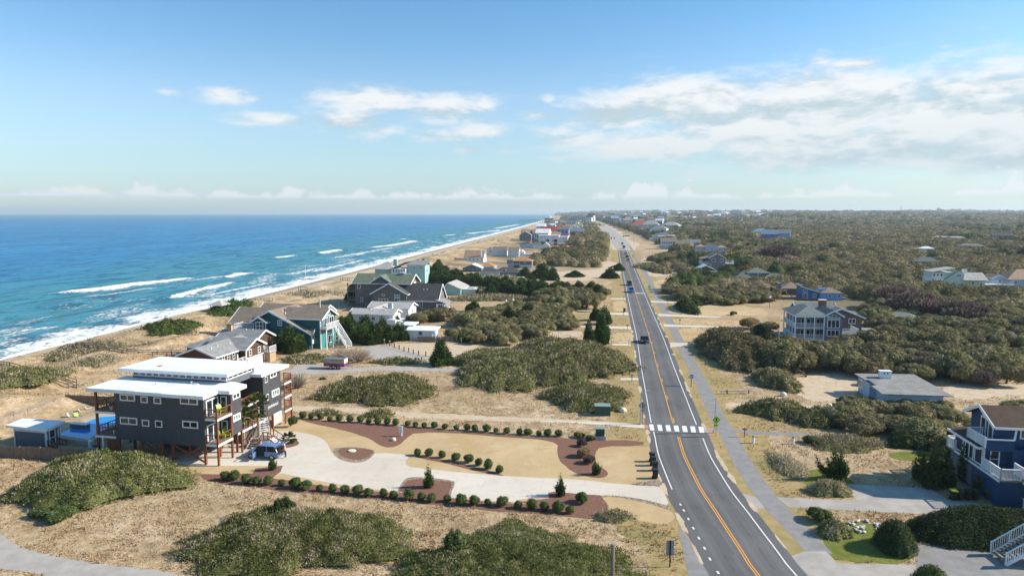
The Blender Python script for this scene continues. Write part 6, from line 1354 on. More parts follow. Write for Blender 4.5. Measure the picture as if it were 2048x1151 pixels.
def lobe_crown(name, lobes, n, size, mat, seed, core=.80, jit=.55, up=.1, zmin=None, spiky=0.0, asp=.55):
    """crown of leaf clumps spread through the outer shell of many lobes (x,y,z,r)"""
    rng = np.random.default_rng(seed); Lb = np.array(lobes, float); w = Lb[:, 3] ** 2; w /= w.sum()
    k = rng.choice(len(Lb), int(n * 1.9), p=w); d = unit(rng.normal(0, 1, (len(k), 3)) + np.array([0, 0, .25])); rr = rng.uniform(.80, 1.10, len(k))
    p = Lb[k, :3] + d * (Lb[k, 3] * rr)[:, None]
    dist = np.linalg.norm(p[:, None, :] - Lb[None, :, :3], axis=2) / Lb[None, :, 3]
    dist[np.arange(len(k)), k] = 9
    ok = dist.min(1) > .86
    if zmin is not None: ok &= p[:, 2] > zmin
    p, d, k = p[ok][:n], d[ok][:n], k[ok][:n]
    lt = rng.uniform(0, 1, len(Lb)); tint = np.clip(.5 * lt[k] + .25 + rng.normal(0, .17, len(p)), 0, 1)
    parts = []
    if spiky: parts.append(blades(p, d + np.array([0, 0, spiky]), size * rng.uniform(1.2, 2.6, len(p)), size * rng.uniform(.5, .9, len(p)), tint, rng))
    else: parts.append(leafcards(p, d, size * rng.uniform(.7, 1.5, len(p)), tint, asp, jit, up, rng))
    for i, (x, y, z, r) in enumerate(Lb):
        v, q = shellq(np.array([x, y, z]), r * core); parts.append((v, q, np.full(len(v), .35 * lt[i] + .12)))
    V, Q, T = join(parts)
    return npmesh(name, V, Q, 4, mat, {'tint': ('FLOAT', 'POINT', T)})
def dome_lobes(rng, R, Hh, n, r0, r1, z0=.35, lean=0.0):
    out = []
    for i in range(n):
        a = rng.uniform(0, 2 * pi); q = sqrt(rng.uniform(0, 1)) * .82; r = rng.uniform(r0, r1)
        z = Hh * (z0 + (1 - z0) * (1 - q ** 2) ** .5) - r * .8
        out.append((q * R * cos(a) + lean * z, q * R * sin(a), max(z * rng.uniform(.75, 1.0), r * .3), r))
    return out
def trunk_mesh(name, hgt, r, limbs, rng, mat='bark', spread=1.6):
    b = MB(); b.tube([(0, 0, -.2), (.06 * hgt, .02, hgt * .4), (.1 * hgt, .05 * hgt, hgt * .75)], [r, r * .75, r * .4], 7)
    for i in range(limbs):
        a = 2 * pi * i / limbs + rng.uniform(-.4, .4); z = hgt * rng.uniform(.25, .5); L = spread * rng.uniform(.6, 1)
        b.tube([(.05 * hgt, .02, z), (cos(a) * L * .5, sin(a) * L * .5, z + hgt * .22), (cos(a) * L, sin(a) * L, z + hgt * .42)], [r * .5, r * .35, r * .12], 5)
    return b.mesh(name, mat)
_r = random.Random(5)
OAK = []
for i in range(5):
    rr = random.Random(100 + i); lb = dome_lobes(rr, 3.4, 3.9, 26, .75, 1.35, .42, -.12); OAK.append((lobe_crown('crown', lb, 4200, .27, 'leaf_oak', 40 + i, zmin=.4), trunk_mesh('trunk', 3.2, .2, 6, rr, 'bark', 2.2)))
OAKF = []
for i in range(4):
    rr = random.Random(200 + i); lb = dome_lobes(rr, 3.4, 3.9, 17, .9, 1.5, .42, -.12); OAKF.append((lobe_crown('crown', lb, 1100, .50, 'leaf_oak', 60 + i, zmin=.3), OAK[i][1]))
CEDAR = []
for i in range(4):
    rr = random.Random(300 + i); lb = []
    for k in range(9):      # upswept plumes around the stem
        a = rr.uniform(0, 6.28); q = rr.uniform(.1, 1.25); hh = 5.6 * (1 - q / 2.0) * rr.uniform(.75, 1.05)
        for j in range(6): t = j / 5; lb.append((q * cos(a) * (.6 + .5 * t) - .3 * t, q * sin(a) * (.6 + .5 * t), .6 + (hh - .6) * t, (.62 * (1 - t) + .16)))
    CEDAR.append((lobe_crown('crown', lb, 4200, .24, 'leaf_cedar', 80 + i, .78, spiky=.9), trunk_mesh('trunk', 3.0, .17, 4, rr, 'bark', .8)))
PINE = []
for i in range(3):
    rr = random.Random(400 + i); lb = []
    for k in range(6):
        zz = .5 + k * .72; rad = 1.75 * (1 - k / 6.6) + .1; m_ = max(3, 8 - k)
        for q in range(m_): a = 6.28 * q / m_ + k * .7 + rr.uniform(-.3, .3); lb.append((cos(a) * rad * rr.uniform(.55, .95), sin(a) * rad * rr.uniform(.55, .95), zz + rr.uniform(-.2, .25), rr.uniform(.42, .68) * (1 - k * .07)))
    lb += [(0, 0, 4.7, .35), (0, 0, 5.15, .2)]; PINE.append((lobe_crown('crown', lb, 3200, .26, 'leaf_cedar', 90 + i, .78, spiky=.5), trunk_mesh('trunk', 3.6, .16, 5, rr, 'bark', 1.2)))
JUNI = []
for i in range(4):
    rr = random.Random(500 + i); lb = []
    for k in range(9):
        a = rr.uniform(0, 6.28); hh = rr.uniform(.7, 2.6); L = rr.uniform(.2, .75) * (1.4 - hh / 2.6)
        for j in range(7): t = j / 6; tw = a + t * 1.3; lb.append((cos(tw) * L * (.3 + t), sin(tw) * L * (.3 + t),   .25 + hh * t, .27 * (1 - t) ** 1.2 + .035))
    JUNI.append((lobe_crown('crown', lb, 2200, .10, 'leaf_cedar', 95 + i, .75, spiky=.9), trunk_mesh('trunk', 1.0, .08, 3, rr, 'bark', .3)))
lb = []
for (ax, ay, h0, hh, lean, r0) in [(0, 0, .2, 2.3, -.35, .34), (.15, .1, .2, 1.7, .25, .32), (-.2, -.1, .2, 1.3, -.5, .30), (.2, -.2, .15, 1.1, .45, .30)]:
    for j in range(8): t = j / 7; lb.append((ax + lean * t + .12 * sin(t * 5), ay + .1 * cos(t * 4), h0 + hh * t, r0 * (1 - t) ** 1.1 + .04))
for j in range(12): t = j / 11; lb.append((-.25 - 1.15 * t ** .7, .05, .35 + .25 * t + 1.0 * t ** 3, .22 * (1 - t) + .05))
TWIST = (lobe_crown('crown', lb, 3200, .09, 'leaf_cedar', 99, .75, spiky=.8), JUNI[0][1])
BOX = []
for i in range(4):
    rr = random.Random(600 + i); lb = [(0, 0, .46, .44)] + [(rr.uniform(-.22, .22), rr.uniform(-.22, .22), .46 + rr.uniform(-.1, .22), .27) for _ in range(7)]
    BOX.append(lobe_crown('shrub', lb, 900, .085, 'leaf_box', 120 + i, .88))
BUSH = {}
for key, mat, n, sz in (('dark', 'leaf_hedge', 2600, .15), ('oak', 'leaf_oak', 2200, .16), ('yellow', 'leaf_yellow', 1800, .16), ('green', 'leaf_box', 1800, .15), ('rosy', 'leaf_rosy', 2600, .16), ('bare', 'leaf_bare', 2600, .16), ('straw', 'leaf_straw', 1600, .2)):
    BUSH[key] = []
    for i in range(3):
        rr = random.Random(700 + i); lb = dome_lobes(rr, 1.15, 1.5, 16, .3, .55, .4)
        BUSH[key].append(lobe_crown('shrub', lb, n, sz, mat, 130 + i, .72 if key in ('bare', 'rosy') else .82, spiky=1.2 if key in ('rosy', 'bare', 'straw') else 0))

def tree(name, tpl, x, y, s, label, group=None, sz=None, rz=None, z=None, cat='tree'):
    r = _r.uniform(0, 6.28) if rz is None else rz
    e = empty(name, (x, y, float(ground_z(x, y)) if z is None else z), r, label, cat, group); e.scale = (s, s, sz or s)
    for nm, me in (('crown', tpl[0]), ('trunk', tpl[1])): link(bpy.data.objects.new(nm, me), e)
    return e
def bush(name, me, x, y, s, label, group=None, sz=None, cat='shrub'):
    o = bpy.data.objects.new(name, me); link(o); o.location = (x, y, float(ground_z(x, y)) - .03); o.rotation_euler = (0, 0, _r.uniform(0, 6.28)); o.scale = (s, s, sz or s)
    return tag(o, label, cat, group)

# --- big dune shrub mounds: each a dense brush dome of its own
def mound(name, label, uL, uR, vT, vB, hh, mat='leaf_brush', seed=0, style='brush', dens=1.0, hmin=.8, lump=.16, patch=(0.5, .28), group=None, cat='shrub mound', thick=1.0):
    Yf = P(1024, vB)[1]; hgt = hh; r = ray((uL + uR) / 2, vT); cy = (hh * .72 - H) / r[2] * r[1]; ry = max(1.0, (cy - Yf) / 1.78); cy = Yf + ry
    a = P(uL, vB)[0] / Yf * cy; b = P(uR, vB)[0] / Yf * cy; cx = (a + b) / 2; rx = (b - a) / 2
    ek = 1.0 if style == 'brush' or lump > .15 else .35
    rng = np.random.default_rng(900 + seed); px_ = cy / 692.0
    def zf(X, Y, Q):
        ang = np.arctan2(Y / ry, X / rx)
        return hgt * np.clip(1 - Q ** 2.0, 0, 1) ** .85 * (1 + lump * wnoise(X + cx, Y + cy, 5.5, seed + 50) + lump * .6 * wnoise(X + cx, Y + cy, 2.0, seed + 51))
    def edge(ang): return 1 + ek * (.11 * np.sin(3 * ang + seed) + .08 * np.sin(5 * ang + 2 * seed) + .07 * np.sin(11 * ang + seed * 3) + .05 * np.sin(23 * ang + seed * 5))
    # inner body
    nu, nv = 56, 14; U, W = np.meshgrid(np.linspace(0, 2 * pi, nu, endpoint=False), np.linspace(0.02, .93, nv))
    E_ = edge(U); X = W * rx * np.cos(U) * E_; Y = W * ry * np.sin(U) * E_; Z = zf(X, Y, W) * .90 - .12
    i = np.arange(nu * nv).reshape(nv, nu); j = np.roll(i, -1, 1); q = np.stack([i[:-1], i[1:], j[1:], j[:-1]], -1).reshape(-1)
    v0 = np.stack([X, Y, Z], -1).reshape(-1, 3)
    area = pi * rx * ry * (1 + hgt / min(rx, ry)); sz = max(.13, px_ * 1.9); n = int(min(46000, area / (sz * sz) * 3.4 * dens))
    ang = rng.uniform(0, 2 * pi, n); Q = np.sqrt(rng.uniform(0, 1, n)); E_ = edge(ang); X1 = Q * rx * np.cos(ang) * E_; Y1 = Q * ry * np.sin(ang) * E_; Z1_ = zf(X1, Y1, Q)
    keep = (Q < .80) | (rng.uniform(0, 1, n) < 1.25 - 1.6 * (Q - .55) + .5 * wnoise(X1 + cx, Y1 + cy, 1.6, seed + 90))
    if lump > .1: ang, Q, X1, Y1, Z1_, E_ = [t[keep] for t in (ang, Q, X1, Y1, Z1_, E_)]; n = len(Q)
    ee = .12; gx = (zf(X1 + ee, Y1, np.hypot((X1 + ee) / rx, Y1 / ry) / E_) - Z1_) / ee; gy = (zf(X1, Y1 + ee, np.hypot(X1 / rx, (Y1 + ee) / ry) / E_) - Z1_) / ee
    nor = unit(np.stack([-np.clip(gx, -3, 3), -np.clip(gy, -3, 3), np.ones(n)], -1))
    p = np.stack([X1, Y1, Z1_], -1) + nor * rng.uniform(-.16, .10, n)[:, None] * thick
    nz = wnoise(X1 + cx, Y1 + cy, 6.5, seed + 70) * .55 + wnoise(X1 + cx, Y1 + cy, 1.6, seed + 71) * .55
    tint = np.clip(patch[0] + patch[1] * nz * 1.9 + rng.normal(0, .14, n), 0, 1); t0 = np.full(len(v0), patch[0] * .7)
    k = rng.uniform(0, 1, n) < (.45 if style == 'brush' else .08)
    A = blades(p[k], nor[k] * .8 + np.array([0, 0, .6]) + rng.normal(0, .45, (k.sum(), 3)), sz * rng.uniform(.8, 1.9, k.sum()), sz * rng.uniform(.25, .6, k.sum()), tint[k], rng)
    B = leafcards(p[~k], nor[~k], sz * rng.uniform(.6, 1.35, (~k).sum()), tint[~k], .6, .6, .1, rng)
    V, Qd, T = join([(v0, q, t0), A, B])
    me = npmesh(name, V, Qd, 4, mat, {'tint': ('FLOAT', 'POINT', T)}); o = bpy.data.objects.new(name, me); link(o); o.location = (cx, cy, float(ground_z(cx, cy)) * .9)
    return tag(o, label, cat, group)
mound('dune_shrub', 'olive brush mound hiding the end of the board fence, left of the dark stilts', 38, 372, 899, 1022, 3.0, seed=1, patch=(.47, .30))
mound('dune_shrub', 'wide grey green brush mound in the sand below the front hedge', 362, 832, 1006, 1160, 1.9, seed=2, patch=(.46, .30))
mound('dune_shrub', 'large olive brush mound at the bottom edge beside the wooden post', 770, 1295, 1050, 1275, 2.0, seed=3, patch=(.38, .26))
mound('dune_shrub', 'olive brush mound between the side road and the sand track', 640, 878, 747, 814, 1.9, seed=4, patch=(.46, .28))
mound('dune_shrub', 'dark brush mound on the dune beside the boardwalk steps', -60, 132, 758, 808, 1.6, seed=5, patch=(.55, .28))
mound('dune_shrub', 'steep brush mound right behind the green utility box', 1086, 1262, 764, 826, 1.8, seed=6, patch=(.50, .28))
mound('dune_shrub', 'broad brush thicket left of the road above the sand flat', 900, 1130, 692, 784, 2.6, seed=7, patch=(.5, .28), lump=.22)
mound('dune_shrub', 'tall grey brown thicket beside the mailboxes left of the road', 1010, 1252, 672, 775, 3.2, seed=8, patch=(.52, .30), lump=.22)
mound('dune_shrub', 'small flat brush mound at the left of the sand track', 618, 682, 817, 833, 0.45, seed=9, hmin=.4, patch=(.62, .25)); mound('dune_shrub', 'small brush mound on the sand track behind the mulch bed', 726, 791, 818, 838, 0.6, seed=10, hmin=.5, patch=(.5, .25))
mound('dune_shrub', 'green leafy mound on the dune beside the sea boardwalk', 290, 396, 658, 694, 2.2, 'leaf_cedar', 11, 'leaf', patch=(.7, .3), lump=.3)
mound('dune_shrub', 'green shrub mound behind the teal house beside the pale gazebo', 424, 508, 610, 646, 2.6, 'leaf_cedar', 12, 'leaf', patch=(.7, .3), lump=.3)
mound('hedge', 'large dark clipped hedge dome beside the white outdoor stair', 1800, 2150, 1008, 1105, 2.6, 'leaf_hedge', 13, 'leaf', patch=(.35, .22), lump=.06, cat='hedge')
mound('round_bush', 'dark rounded bush at the corner of the green lawn', 1748, 1828, 1040, 1118, 2.6, 'leaf_hedge', 14, 'leaf', patch=(.45, .25), lump=.07, cat='bush')
mound('round_bush', 'clipped round bush at the bottom edge on the paving', 1818, 1902, 1130, 1185, 1.5, 'leaf_box', 15, 'leaf', patch=(.4, .25), lump=.06, cat='bush')
mound('dune_shrub', 'large grey green thicket right of the path beside the blue sign', 1400, 1552, 655, 756, 4.0, 'leaf_oak', 16, 'leaf', patch=(.45, .28), lump=.28)
mound('dune_shrub', 'rounded grey shrub in front of the dark thicket gap', 1508, 1592, 733, 786, 2.2, 'leaf_oak', 17, 'leaf', patch=(.5, .28), lump=.2); mound('dune_shrub', 'low wind flattened shrub right of the path near the white pipe', 1478, 1618, 794, 842, 1.7, 'leaf_brush', 18, 'leaf', patch=(.5, .28), lump=.25)
mound('dune_shrub', 'low olive shrub behind the far end of the grey footpath', 1560, 1700, 812, 858, 1.6, 'leaf_brush', 19, 'leaf', patch=(.4, .28), lump=.3); mound('dune_shrub', 'low russet brush strip along the sand behind the ivy patch', 1610, 1772, 868, 906, 1.0, 'leaf_brush', 20, patch=(.72, .22), lump=.2)
mound('dune_shrub', 'low brown shrub on the lawn beside the concrete drive', 1632, 1702, 1038, 1082, 1.3, 'leaf_brush', 21, 'leaf', patch=(.5, .25)); mound('grass_clump', 'straw coloured grass clump over an olive bush at the head of the drive', 1612, 1702, 958, 996, 1.2, 'leaf_brush', 22, patch=(.75, .25), cat='grass clump')
mound('dune_shrub', 'dark leafy shrub left of the ivy patch at the navy house', 1775, 1865, 860, 902, 1.9, 'leaf_hedge', 23, 'leaf', patch=(.55, .3), lump=.25); mound('dune_shrub', 'dark rounded shrub between the ivy and the navy house', 1862, 1920, 872, 920, 2.2, 'leaf_oak', 24, 'leaf', patch=(.35, .3), lump=.2)
mound('dune_shrub', 'flat brown brush strip left of the far lawn', 1270, 1330, 528, 540, 1.5, seed=25, patch=(.6, .3)); mound('dune_shrub', 'rounded brown shrub beside the path across from the dark pickup', 1293, 1343, 530, 548, 2.4, 'leaf_oak', 26, 'leaf', patch=(.6, .25))
mound('dune_shrub', 'brown brush ridge left of the road past the lawn', 930, 1060, 552, 572, 2.2, seed=27, patch=(.7, .25)); mound('dune_shrub', 'straw brown brush bank below the seafoam cottage', 890, 1080, 590, 603, 1.3, seed=28, patch=(.75, .25), hmin=.8)
mound('round_bush', 'dense round evergreen bush alone on the lawn beside the path', 1353, 1393, 598, 630, 3.0, 'leaf_hedge', 29, 'leaf', patch=(.7, .3), lump=.12, cat='bush'); mound('round_bush', 'low green bush behind the round evergreen beside the drive', 1375, 1408, 597, 612, 1.8, 'leaf_hedge', 30, 'leaf', patch=(.6, .3), lump=.1, cat='bush')
mound('round_bush', 'round grey green bush beside the seafoam cottage', 950, 978, 576, 593, 2.6, 'leaf_oak', 31, 'leaf', patch=(.5, .3), cat='bush'); mound('round_bush', 'rounded dark bush at the wooden gate right of the shed', 908, 945, 660, 686, 2.0, 'leaf_box', 32, 'leaf', patch=(.2, .3), lump=.12, cat='bush')

mound('dune_grass_mound', 'brown grassy dune hump below the long boardwalk', 112, 250, 698, 742, 1.6, seed=33, patch=(.74, .22), lump=.25, cat='grass mound'); mound('dune_grass_mound', 'dry grassy hump beside the pale boardwalk ramp', 150, 236, 725, 762, .9, seed=34, patch=(.82, .2), lump=.3, cat='grass mound'); mound('dune_grass_mound', 'golden grassy dune slope left of the shake cottage', 250, 330, 700, 716, .9, seed=35, patch=(.8, .2), lump=.3, cat='grass mound')
mound('dune_grass_mound', 'brown grass bank behind the teal house near the deck platform', 560, 700, 590, 606, 1.2, seed=36, patch=(.85, .18), lump=.3, cat='grass mound'); mound('dune_grass_mound', 'olive brown grass bank below the hedge of trees right of the trailer', 740, 850, 716, 730, .8, seed=37, patch=(.6, .25), lump=.3, cat='grass mound'); mound('dune_grass_mound', 'dry brush strip behind the purple trailer', 560, 668, 708, 728, 1.1, seed=38, patch=(.7, .25), lump=.3, cat='grass mound')
mound('dune_grass_mound', 'brown dry grass patch on the verge above the roadside sign', 1185, 1270, 1018, 1046, .6, seed=39, patch=(.8, .2), lump=.3, cat='grass mound'); mound('dune_grass_mound', 'straw tufts beside the shared path below the footpath', 1540, 1605, 905, 960, .5, seed=40, patch=(.88, .14), lump=.4, cat='grass mound')
# --- clipped bushes of the two hedge rows and the short middle row
FR = [Z1(*p) for p in [(1090, 690), (1147, 690), (1205, 705), (1257, 708), (1312, 712), (1378, 718), (1437, 728)]] + [Z2(*p) for p in [(68, 727), (130, 735), (192, 742), (255, 748), (312, 752), (373, 758), (438, 767), (497, 772), (553, 780), (622, 782), (687, 790), (742, 795), (812, 797), (886, 808), (949, 810), (1015, 815), (1083, 820), (1157, 826)]] + [Z3(*p) for p in [(147, 832), (220, 837), (278, 845), (348, 855)]]
BR = [Z2(*p) for p in [(105, 385), (147, 387), (197, 392), (240, 397), (286, 398), (335, 403), (383, 406), (428, 410), (475, 412), (523, 415), (570, 418), (620, 422), (667, 426), (709, 430), (755, 432), (806, 437), (860, 440), (908, 444), (954, 448), (1005, 451), (1060, 456), (1103, 460), (1165, 463), (1212, 468)]] + [Z3(*p) for p in [(137, 466), (188, 470), (240, 472), (290, 472)]]
MR = [Z2(*p) for p in [(670, 567), (732, 572), (793, 578), (857, 592), (916, 602), (970, 618), (1019, 633), (1069, 650)]]
for row, lb, g in ((FR, 'clipped round green bush in the front hedge row on the mulch strip', 'bushes of the front hedge row'), (BR, 'clipped round green bush in the back hedge row behind the lawn', 'bushes of the back hedge row'), (MR, 'clipped round green bush in the short row across the lawn', 'bushes of the middle lawn row')):
    for i, (u, v) in enumerate(row):
        x, y = P(u, v); s = _r.uniform(.78, 1.22) * (1.0 if v > 900 else .95); x += _r.uniform(-.18, .18); y += _r.uniform(-.15, .15)
        bush('clipped_bush', BOX[i % 4], x, y + .35, s * 1.12, lb, g, s * _r.uniform(1.0, 1.15), 'bush')
# --- single garden trees and shrubs
for u, v, s, lb in [(858, 974, 1.0, 'dark twisted juniper alone in the square mulch bed of the drive'), (1122, 991, .95, 'slim twisted juniper at the head of the right mulch bed'), (1193, 948, .85, 'dark juniper at the tip of the curved mulch bed by the bins'), (545, 939, .8, 'dark juniper in front of the blue hatchback'), (1672, 957, 1.65, 'large twisted juniper with a long side branch beside the grassy yard'), (1862, 975, 2.0, 'large dark juniper left of the bins by the navy house'), (1893, 972, 1.9, 'dark juniper between the large one and the navy house wall'), (1840, 960, 1.5, 'smaller dark juniper at the left of the large one'), (1935, 962, 1.9, 'dark juniper against the navy wall behind the bins'), (1968, 985, 1.7, 'dark juniper at the right end of the bins'), (1905, 935, 1.8, 'dark juniper below the screened porch of the navy house')]:
    x, y = P(u, v); tree('juniper', JUNI[int(u) % 4] if u != 1672 else TWIST, x, y, s, lb, sz=s, rz=0 if u == 1672 else None)
for key, u, v, s, sz, lb in [('green', 1164, 1004, .62, .75, 'round flowering bush right of the slim juniper'), ('yellow', 1158, 874, .62, .5, 'yellow green shrub nearest the green box on the mulch'), ('green', 1180, 880, .5, .5, 'low green shrub beside the small grey utility box'), ('bare', 1164, 892, .5, .55, 'brown twiggy shrub on the curved mulch bed'), ('straw', 1166, 912, .6, .7, 'pale straw shrub in the middle of the curved mulch bed'), ('bare', 1178, 925, .55, .6, 'brown shrub behind the dark juniper on the mulch bed'),
        ('green', 587, 853, .55, 1.1, 'small upright shrub at the corner of the balcony end'), ('oak', 587, 882, .35, .3, 'low shrub in the mulch island behind the car'), ('green', 1638, 1040, 1.0, .85, 'spreading dark green bush beside the concrete drive'), ('green', 1990, 1000, 1.05, .9, 'pale speckled bush under the navy deck'), ('dark', 1725, 770, .9, .75, 'dark clipped bush left of the low cottage'), ('dark', 1742, 790, .8, .6, 'small dark bush under the low cottage eave'),
        ('green', 110, 1036, 1.5, .75, 'pale green prickly pear clump at the foot of the brush mound'), ('green', 80, 1030, .8, .55, 'small prickly pear clump left of the larger one'), ('green', 698, 756, .55, .4, 'small cactus clump beside the side road'), ('green', 646, 758, .5, .3, 'low green tuft on the sand near the side road'), ('green', 910, 1120, .9, 1.9, 'bright green bush rising from the bottom mound'), ('dark', 568, 1040, .9, 1.6, 'dark green bush on top of the wide brush mound'),
        ('straw', 1500, 657, 2.0, 1.6, 'pale pampas grass clump left of the porch house'), ('straw', 1522, 668, 1.9, 1.5, 'pale pampas grass clump nearest the porch house'), ('straw', 1540, 660, 1.6, 1.3, 'small pampas clump at the porch steps'), ('yellow', 1536, 690, 1.6, 1.9, 'orange yellow shrub below the pampas grass'), ('dark', 1518, 676, 1.2, 2.2, 'dark upright evergreen among the pampas grass'), ('green', 1467, 630, .9, .8, 'small round green bush alone on the long lawn'), ('green', 1620, 886, .8, .7, 'bright green shrub beside the fire hydrant'),
        ('rosy', 1560, 524, 9, 6, 'rosy bare twigged thicket above the green roofed house'), ('rosy', 1545, 518, 7, 5, 'smaller rosy bare thicket left of the large rosy one'), ('rosy', 1790, 618, 6, 4.2, 'rosy bare thicket behind the porch house'), ('bare', 1830, 632, 6, 4, 'grey bare thicket right of the rosy one'), ('rosy', 1870, 640, 6, 3.5, 'rosy bare thicket below the pale green house'), ('bare', 1920, 650, 6, 3.6, 'grey bare thicket below the tan roofed house'), ('yellow', 1480, 590, 2.6, 1.8, 'yellow leaved shrub in the thicket by the path'), ('yellow', 1462, 574, 3, 2, 'orange brown shrub among the oaks below the green roof'), ('bare', 1960, 770, 1.8, 1.6, 'thin grey bare shrub right of the low cottage')]:
    x, y = P(u, v); bush('garden_shrub', BUSH[key][int(u) % 3], x, y, s, lb, None, sz)
for i, (u, v) in enumerate([(1698, 811), (1738, 815), (1776, 818), (1812, 820), (1850, 823), (1884, 822)]):
    x, y = P(u, v); bush('garden_shrub', BUSH['oak'][i % 3], x, y, _r.uniform(1.3, 1.9), 'grey green shrub against the front wall of the low cottage', 'shrubs along the low cottage', _r.uniform(.95, 1.3))
# tall dark cedars
for i, (u, v, s, sz, lb) in enumerate([(1178, 690, 1.15, 1.25, 'tall dark cedar nearest the road, left of the two'), (1200, 688, 1.2, 1.5, 'tallest dark cedar leaning beside the road'), (1210, 648, 1.35, 1.15, 'dark cedar behind the tall pair beside the road'), (1192, 640, 1.1, 1.0, 'smaller dark cedar left of the rear roadside one'), (946, 622, 1.5, .75, 'broad dark juniper alone on the lawn below the weathered house'),
        (580, 706, 1.55, 1.2, 'bushy evergreen in front of the teal house'), (600, 702, 1.2, .95, 'smaller evergreen at the corner of the teal house'), (560, 700, 1.2, 1.0, 'yellowish evergreen left of the bushy one at the teal house')]):
    x, y = P(u, v); tree('cedar', CEDAR[i % 4], x, y, s, lb, sz=sz)
for i, (u, v, s, sz) in enumerate([(680, 668, 1.3, 1.0), (698, 676, 1.35, 1.1), (716, 684, 1.5, 1.05), (738, 688, 1.5, 1.1), (758, 686, 1.4, 1.0), (776, 684, 1.2, .85), (795, 678, 1.1, .95), (806, 680, 1.0, .85), (728, 668, 1.4, 1.1), (700, 655, 1.2, .9), (765, 668, 1.2, 1.0), (790, 650, .9, .9), (830, 622, .9, .85), (812, 628, .8, .8)]):
    x, y = P(u, v); tree('cedar', CEDAR[i % 4], x, y, s, 'dark green wind swept cedar in the dense clump around the white cottage', 'cedars around the white cottage', sz)
for i, (u, v, s, sz, lb) in enumerate([(882, 729, 1.15, .95, 'bright green young pine beside the parking pad'), (708, 610, 1.5, 1.1, 'bushy pine left of the weathered house'), (1050, 560, 2.2, 1.1, 'green pine right of the orange roofed stilt house'), (1085, 556, 2.5, 1.3, 'taller green pine right of the stilt house'), (1105, 560, 1.6, 1.1, 'narrow dark pine right of the two by the stilt house'), (1018, 648, 1.3, .9, 'dark shrubby pine beside the white lamp globes'), (1055, 640, 1.6, .9, 'yellowing dark pine right of the lamp globes'),
        (1220, 556, 2.0, .9, 'round green pine left of the road near the far lawn'), (1238, 541, 1.5, .75, 'small round pine at the edge of the road'), (1070, 553, 1.6, .55, 'low evergreen in the sand yard'), (1150, 553, 2.2, .55, 'spreading low pine on the sand yard')]):
    x, y = P(u, v); tree('pine', PINE[i % 3], x, y, s, lb, sz=sz)
# evergreen belt
def inpoly(x, y, poly):
    c = False; n = len(poly)
    for i in range(n):
        x1, y1 = poly[i]; x2, y2 = poly[i - 1]
        if (y1 > y) != (y2 > y) and x < (x2 - x1) * (y - y1) / (y2 - y1) + x1: c = not c
    return c
bpy.context.view_layer.update()
FOOT = []
for h in HOUSES:
    xs, ys = [], []
    for o in h.e.children:
        if o.type != 'MESH': continue
        for c in o.bound_box:
            p = o.matrix_basis @ Vector(c); xs.append(p.x); ys.append(p.y)
    if xs: FOOT.append((h, min(xs), max(xs), min(ys), max(ys)))
def blocked(x, y, m=1.5, front=0.0):
    for h, x0, x1, y0, y1 in FOOT:
        a, b = h.loc(x, y)
        k = h.sc
        if x0 * k - m < a < x1 * k + m and y0 * k - m - front < b < y1 * k + m: return True
    return False
CLEAR = [q for nm, q in SHEETS if nm in ('driveway', 'lawn', 'sand_track', 'sand_yard', 'side_road', 'parking_pad', 'path', 'clearing', 'paved_yard', 'grass_patch', 'ground_ivy', 'crossing_path', 'old_driveway')]
def open_ground(x, y): return any(inpoly(x, y, q) for q in CLEAR)
def scatter(poly, step, jit=.42, m=1.5, front=2.0, clear=True):
    q = [P(*p) for p in poly]; xs = [p[0] for p in q]; ys = [p[1] for p in q]; out = []
    y = min(ys)
    while y < max(ys):
        x = min(xs)
        while x < max(xs):
            a = x + _r.uniform(-jit, jit) * step; b = y + _r.uniform(-jit, jit) * step
            if inpoly(a, b, q) and not blocked(a, b, m, front) and abs(a - float(roadX(b))) > 13 and not (clear and open_ground(a, b)): out.append((a, b))
            x += step
        y += step * .9
    return out
for i, (x, y) in enumerate(scatter([(850, 560), (900, 556), (990, 574), (1215, 590), (1212, 601), (1090, 599), (980, 592), (975, 585), (880, 572)], 4.6, clear=False)):
    tree('pine', PINE[i % 3], x, y, _r.uniform(1.25, 1.75), 'dark green pine in the evergreen belt left of the road', 'pines of the evergreen belt', _r.uniform(.75, 1.0))
for i, (x, y) in enumerate(scatter([(830, 545), (880, 540), (900, 556), (850, 562)], 6, clear=False)):
    tree('pine', PINE[i % 3], x, y, _r.uniform(1.3, 1.7), 'dark pine behind the seafoam tower house', 'pines behind the seafoam house', _r.uniform(.8, 1.0))
# live oak thickets: individual crowns, nearest first
spots = []
def thick(poly, step, s0, s1, zs, zone, **k):
    for x, y in scatter(poly, step, **k): spots.append((x, y, _r.uniform(s0, s1), _r.uniform(*zs), zone))
L_ = 'left'; R_ = 'right'
thick([(905, 690), (1000, 694), (1135, 668), (1135, 628), (1040, 612), (930, 640)], 5.4, .75, 1.15, (.6, .9), L_)
thick([(1046, 622), (1228, 618), (1228, 590), (1100, 592)], 5.6, .9, 1.3, (.8, 1.05), L_)
thick([(820, 655), (900, 640), (900, 625), (830, 630)], 5.0, .9, 1.2, (.75, .95), L_, clear=False)
thick([(1060, 530), (1215, 536), (1218, 500), (1130, 500), (1075, 512)], 7.5, 1.1, 1.7, (.6, .9), L_)
thick([(1130, 498), (1216, 500), (1214, 474), (1150, 474)], 9, 1.3, 2.0, (.9, 1.3), L_)
thick([(1700, 762), (1935, 776), (2060, 782), (2060, 700), (1740, 692), (1640, 705), (1556, 712), (1560, 745), (1640, 742)], 5.4, .95, 1.3, (.75, 1.1), R_, front=0)
thick([(1700, 826), (1790, 845), (1900, 838), (2060, 822), (2060, 862), (1930, 880), (1800, 880), (1700, 868), (1640, 850)], 4.2, .6, .95, (.55, .85), R_, front=0, m=.6)
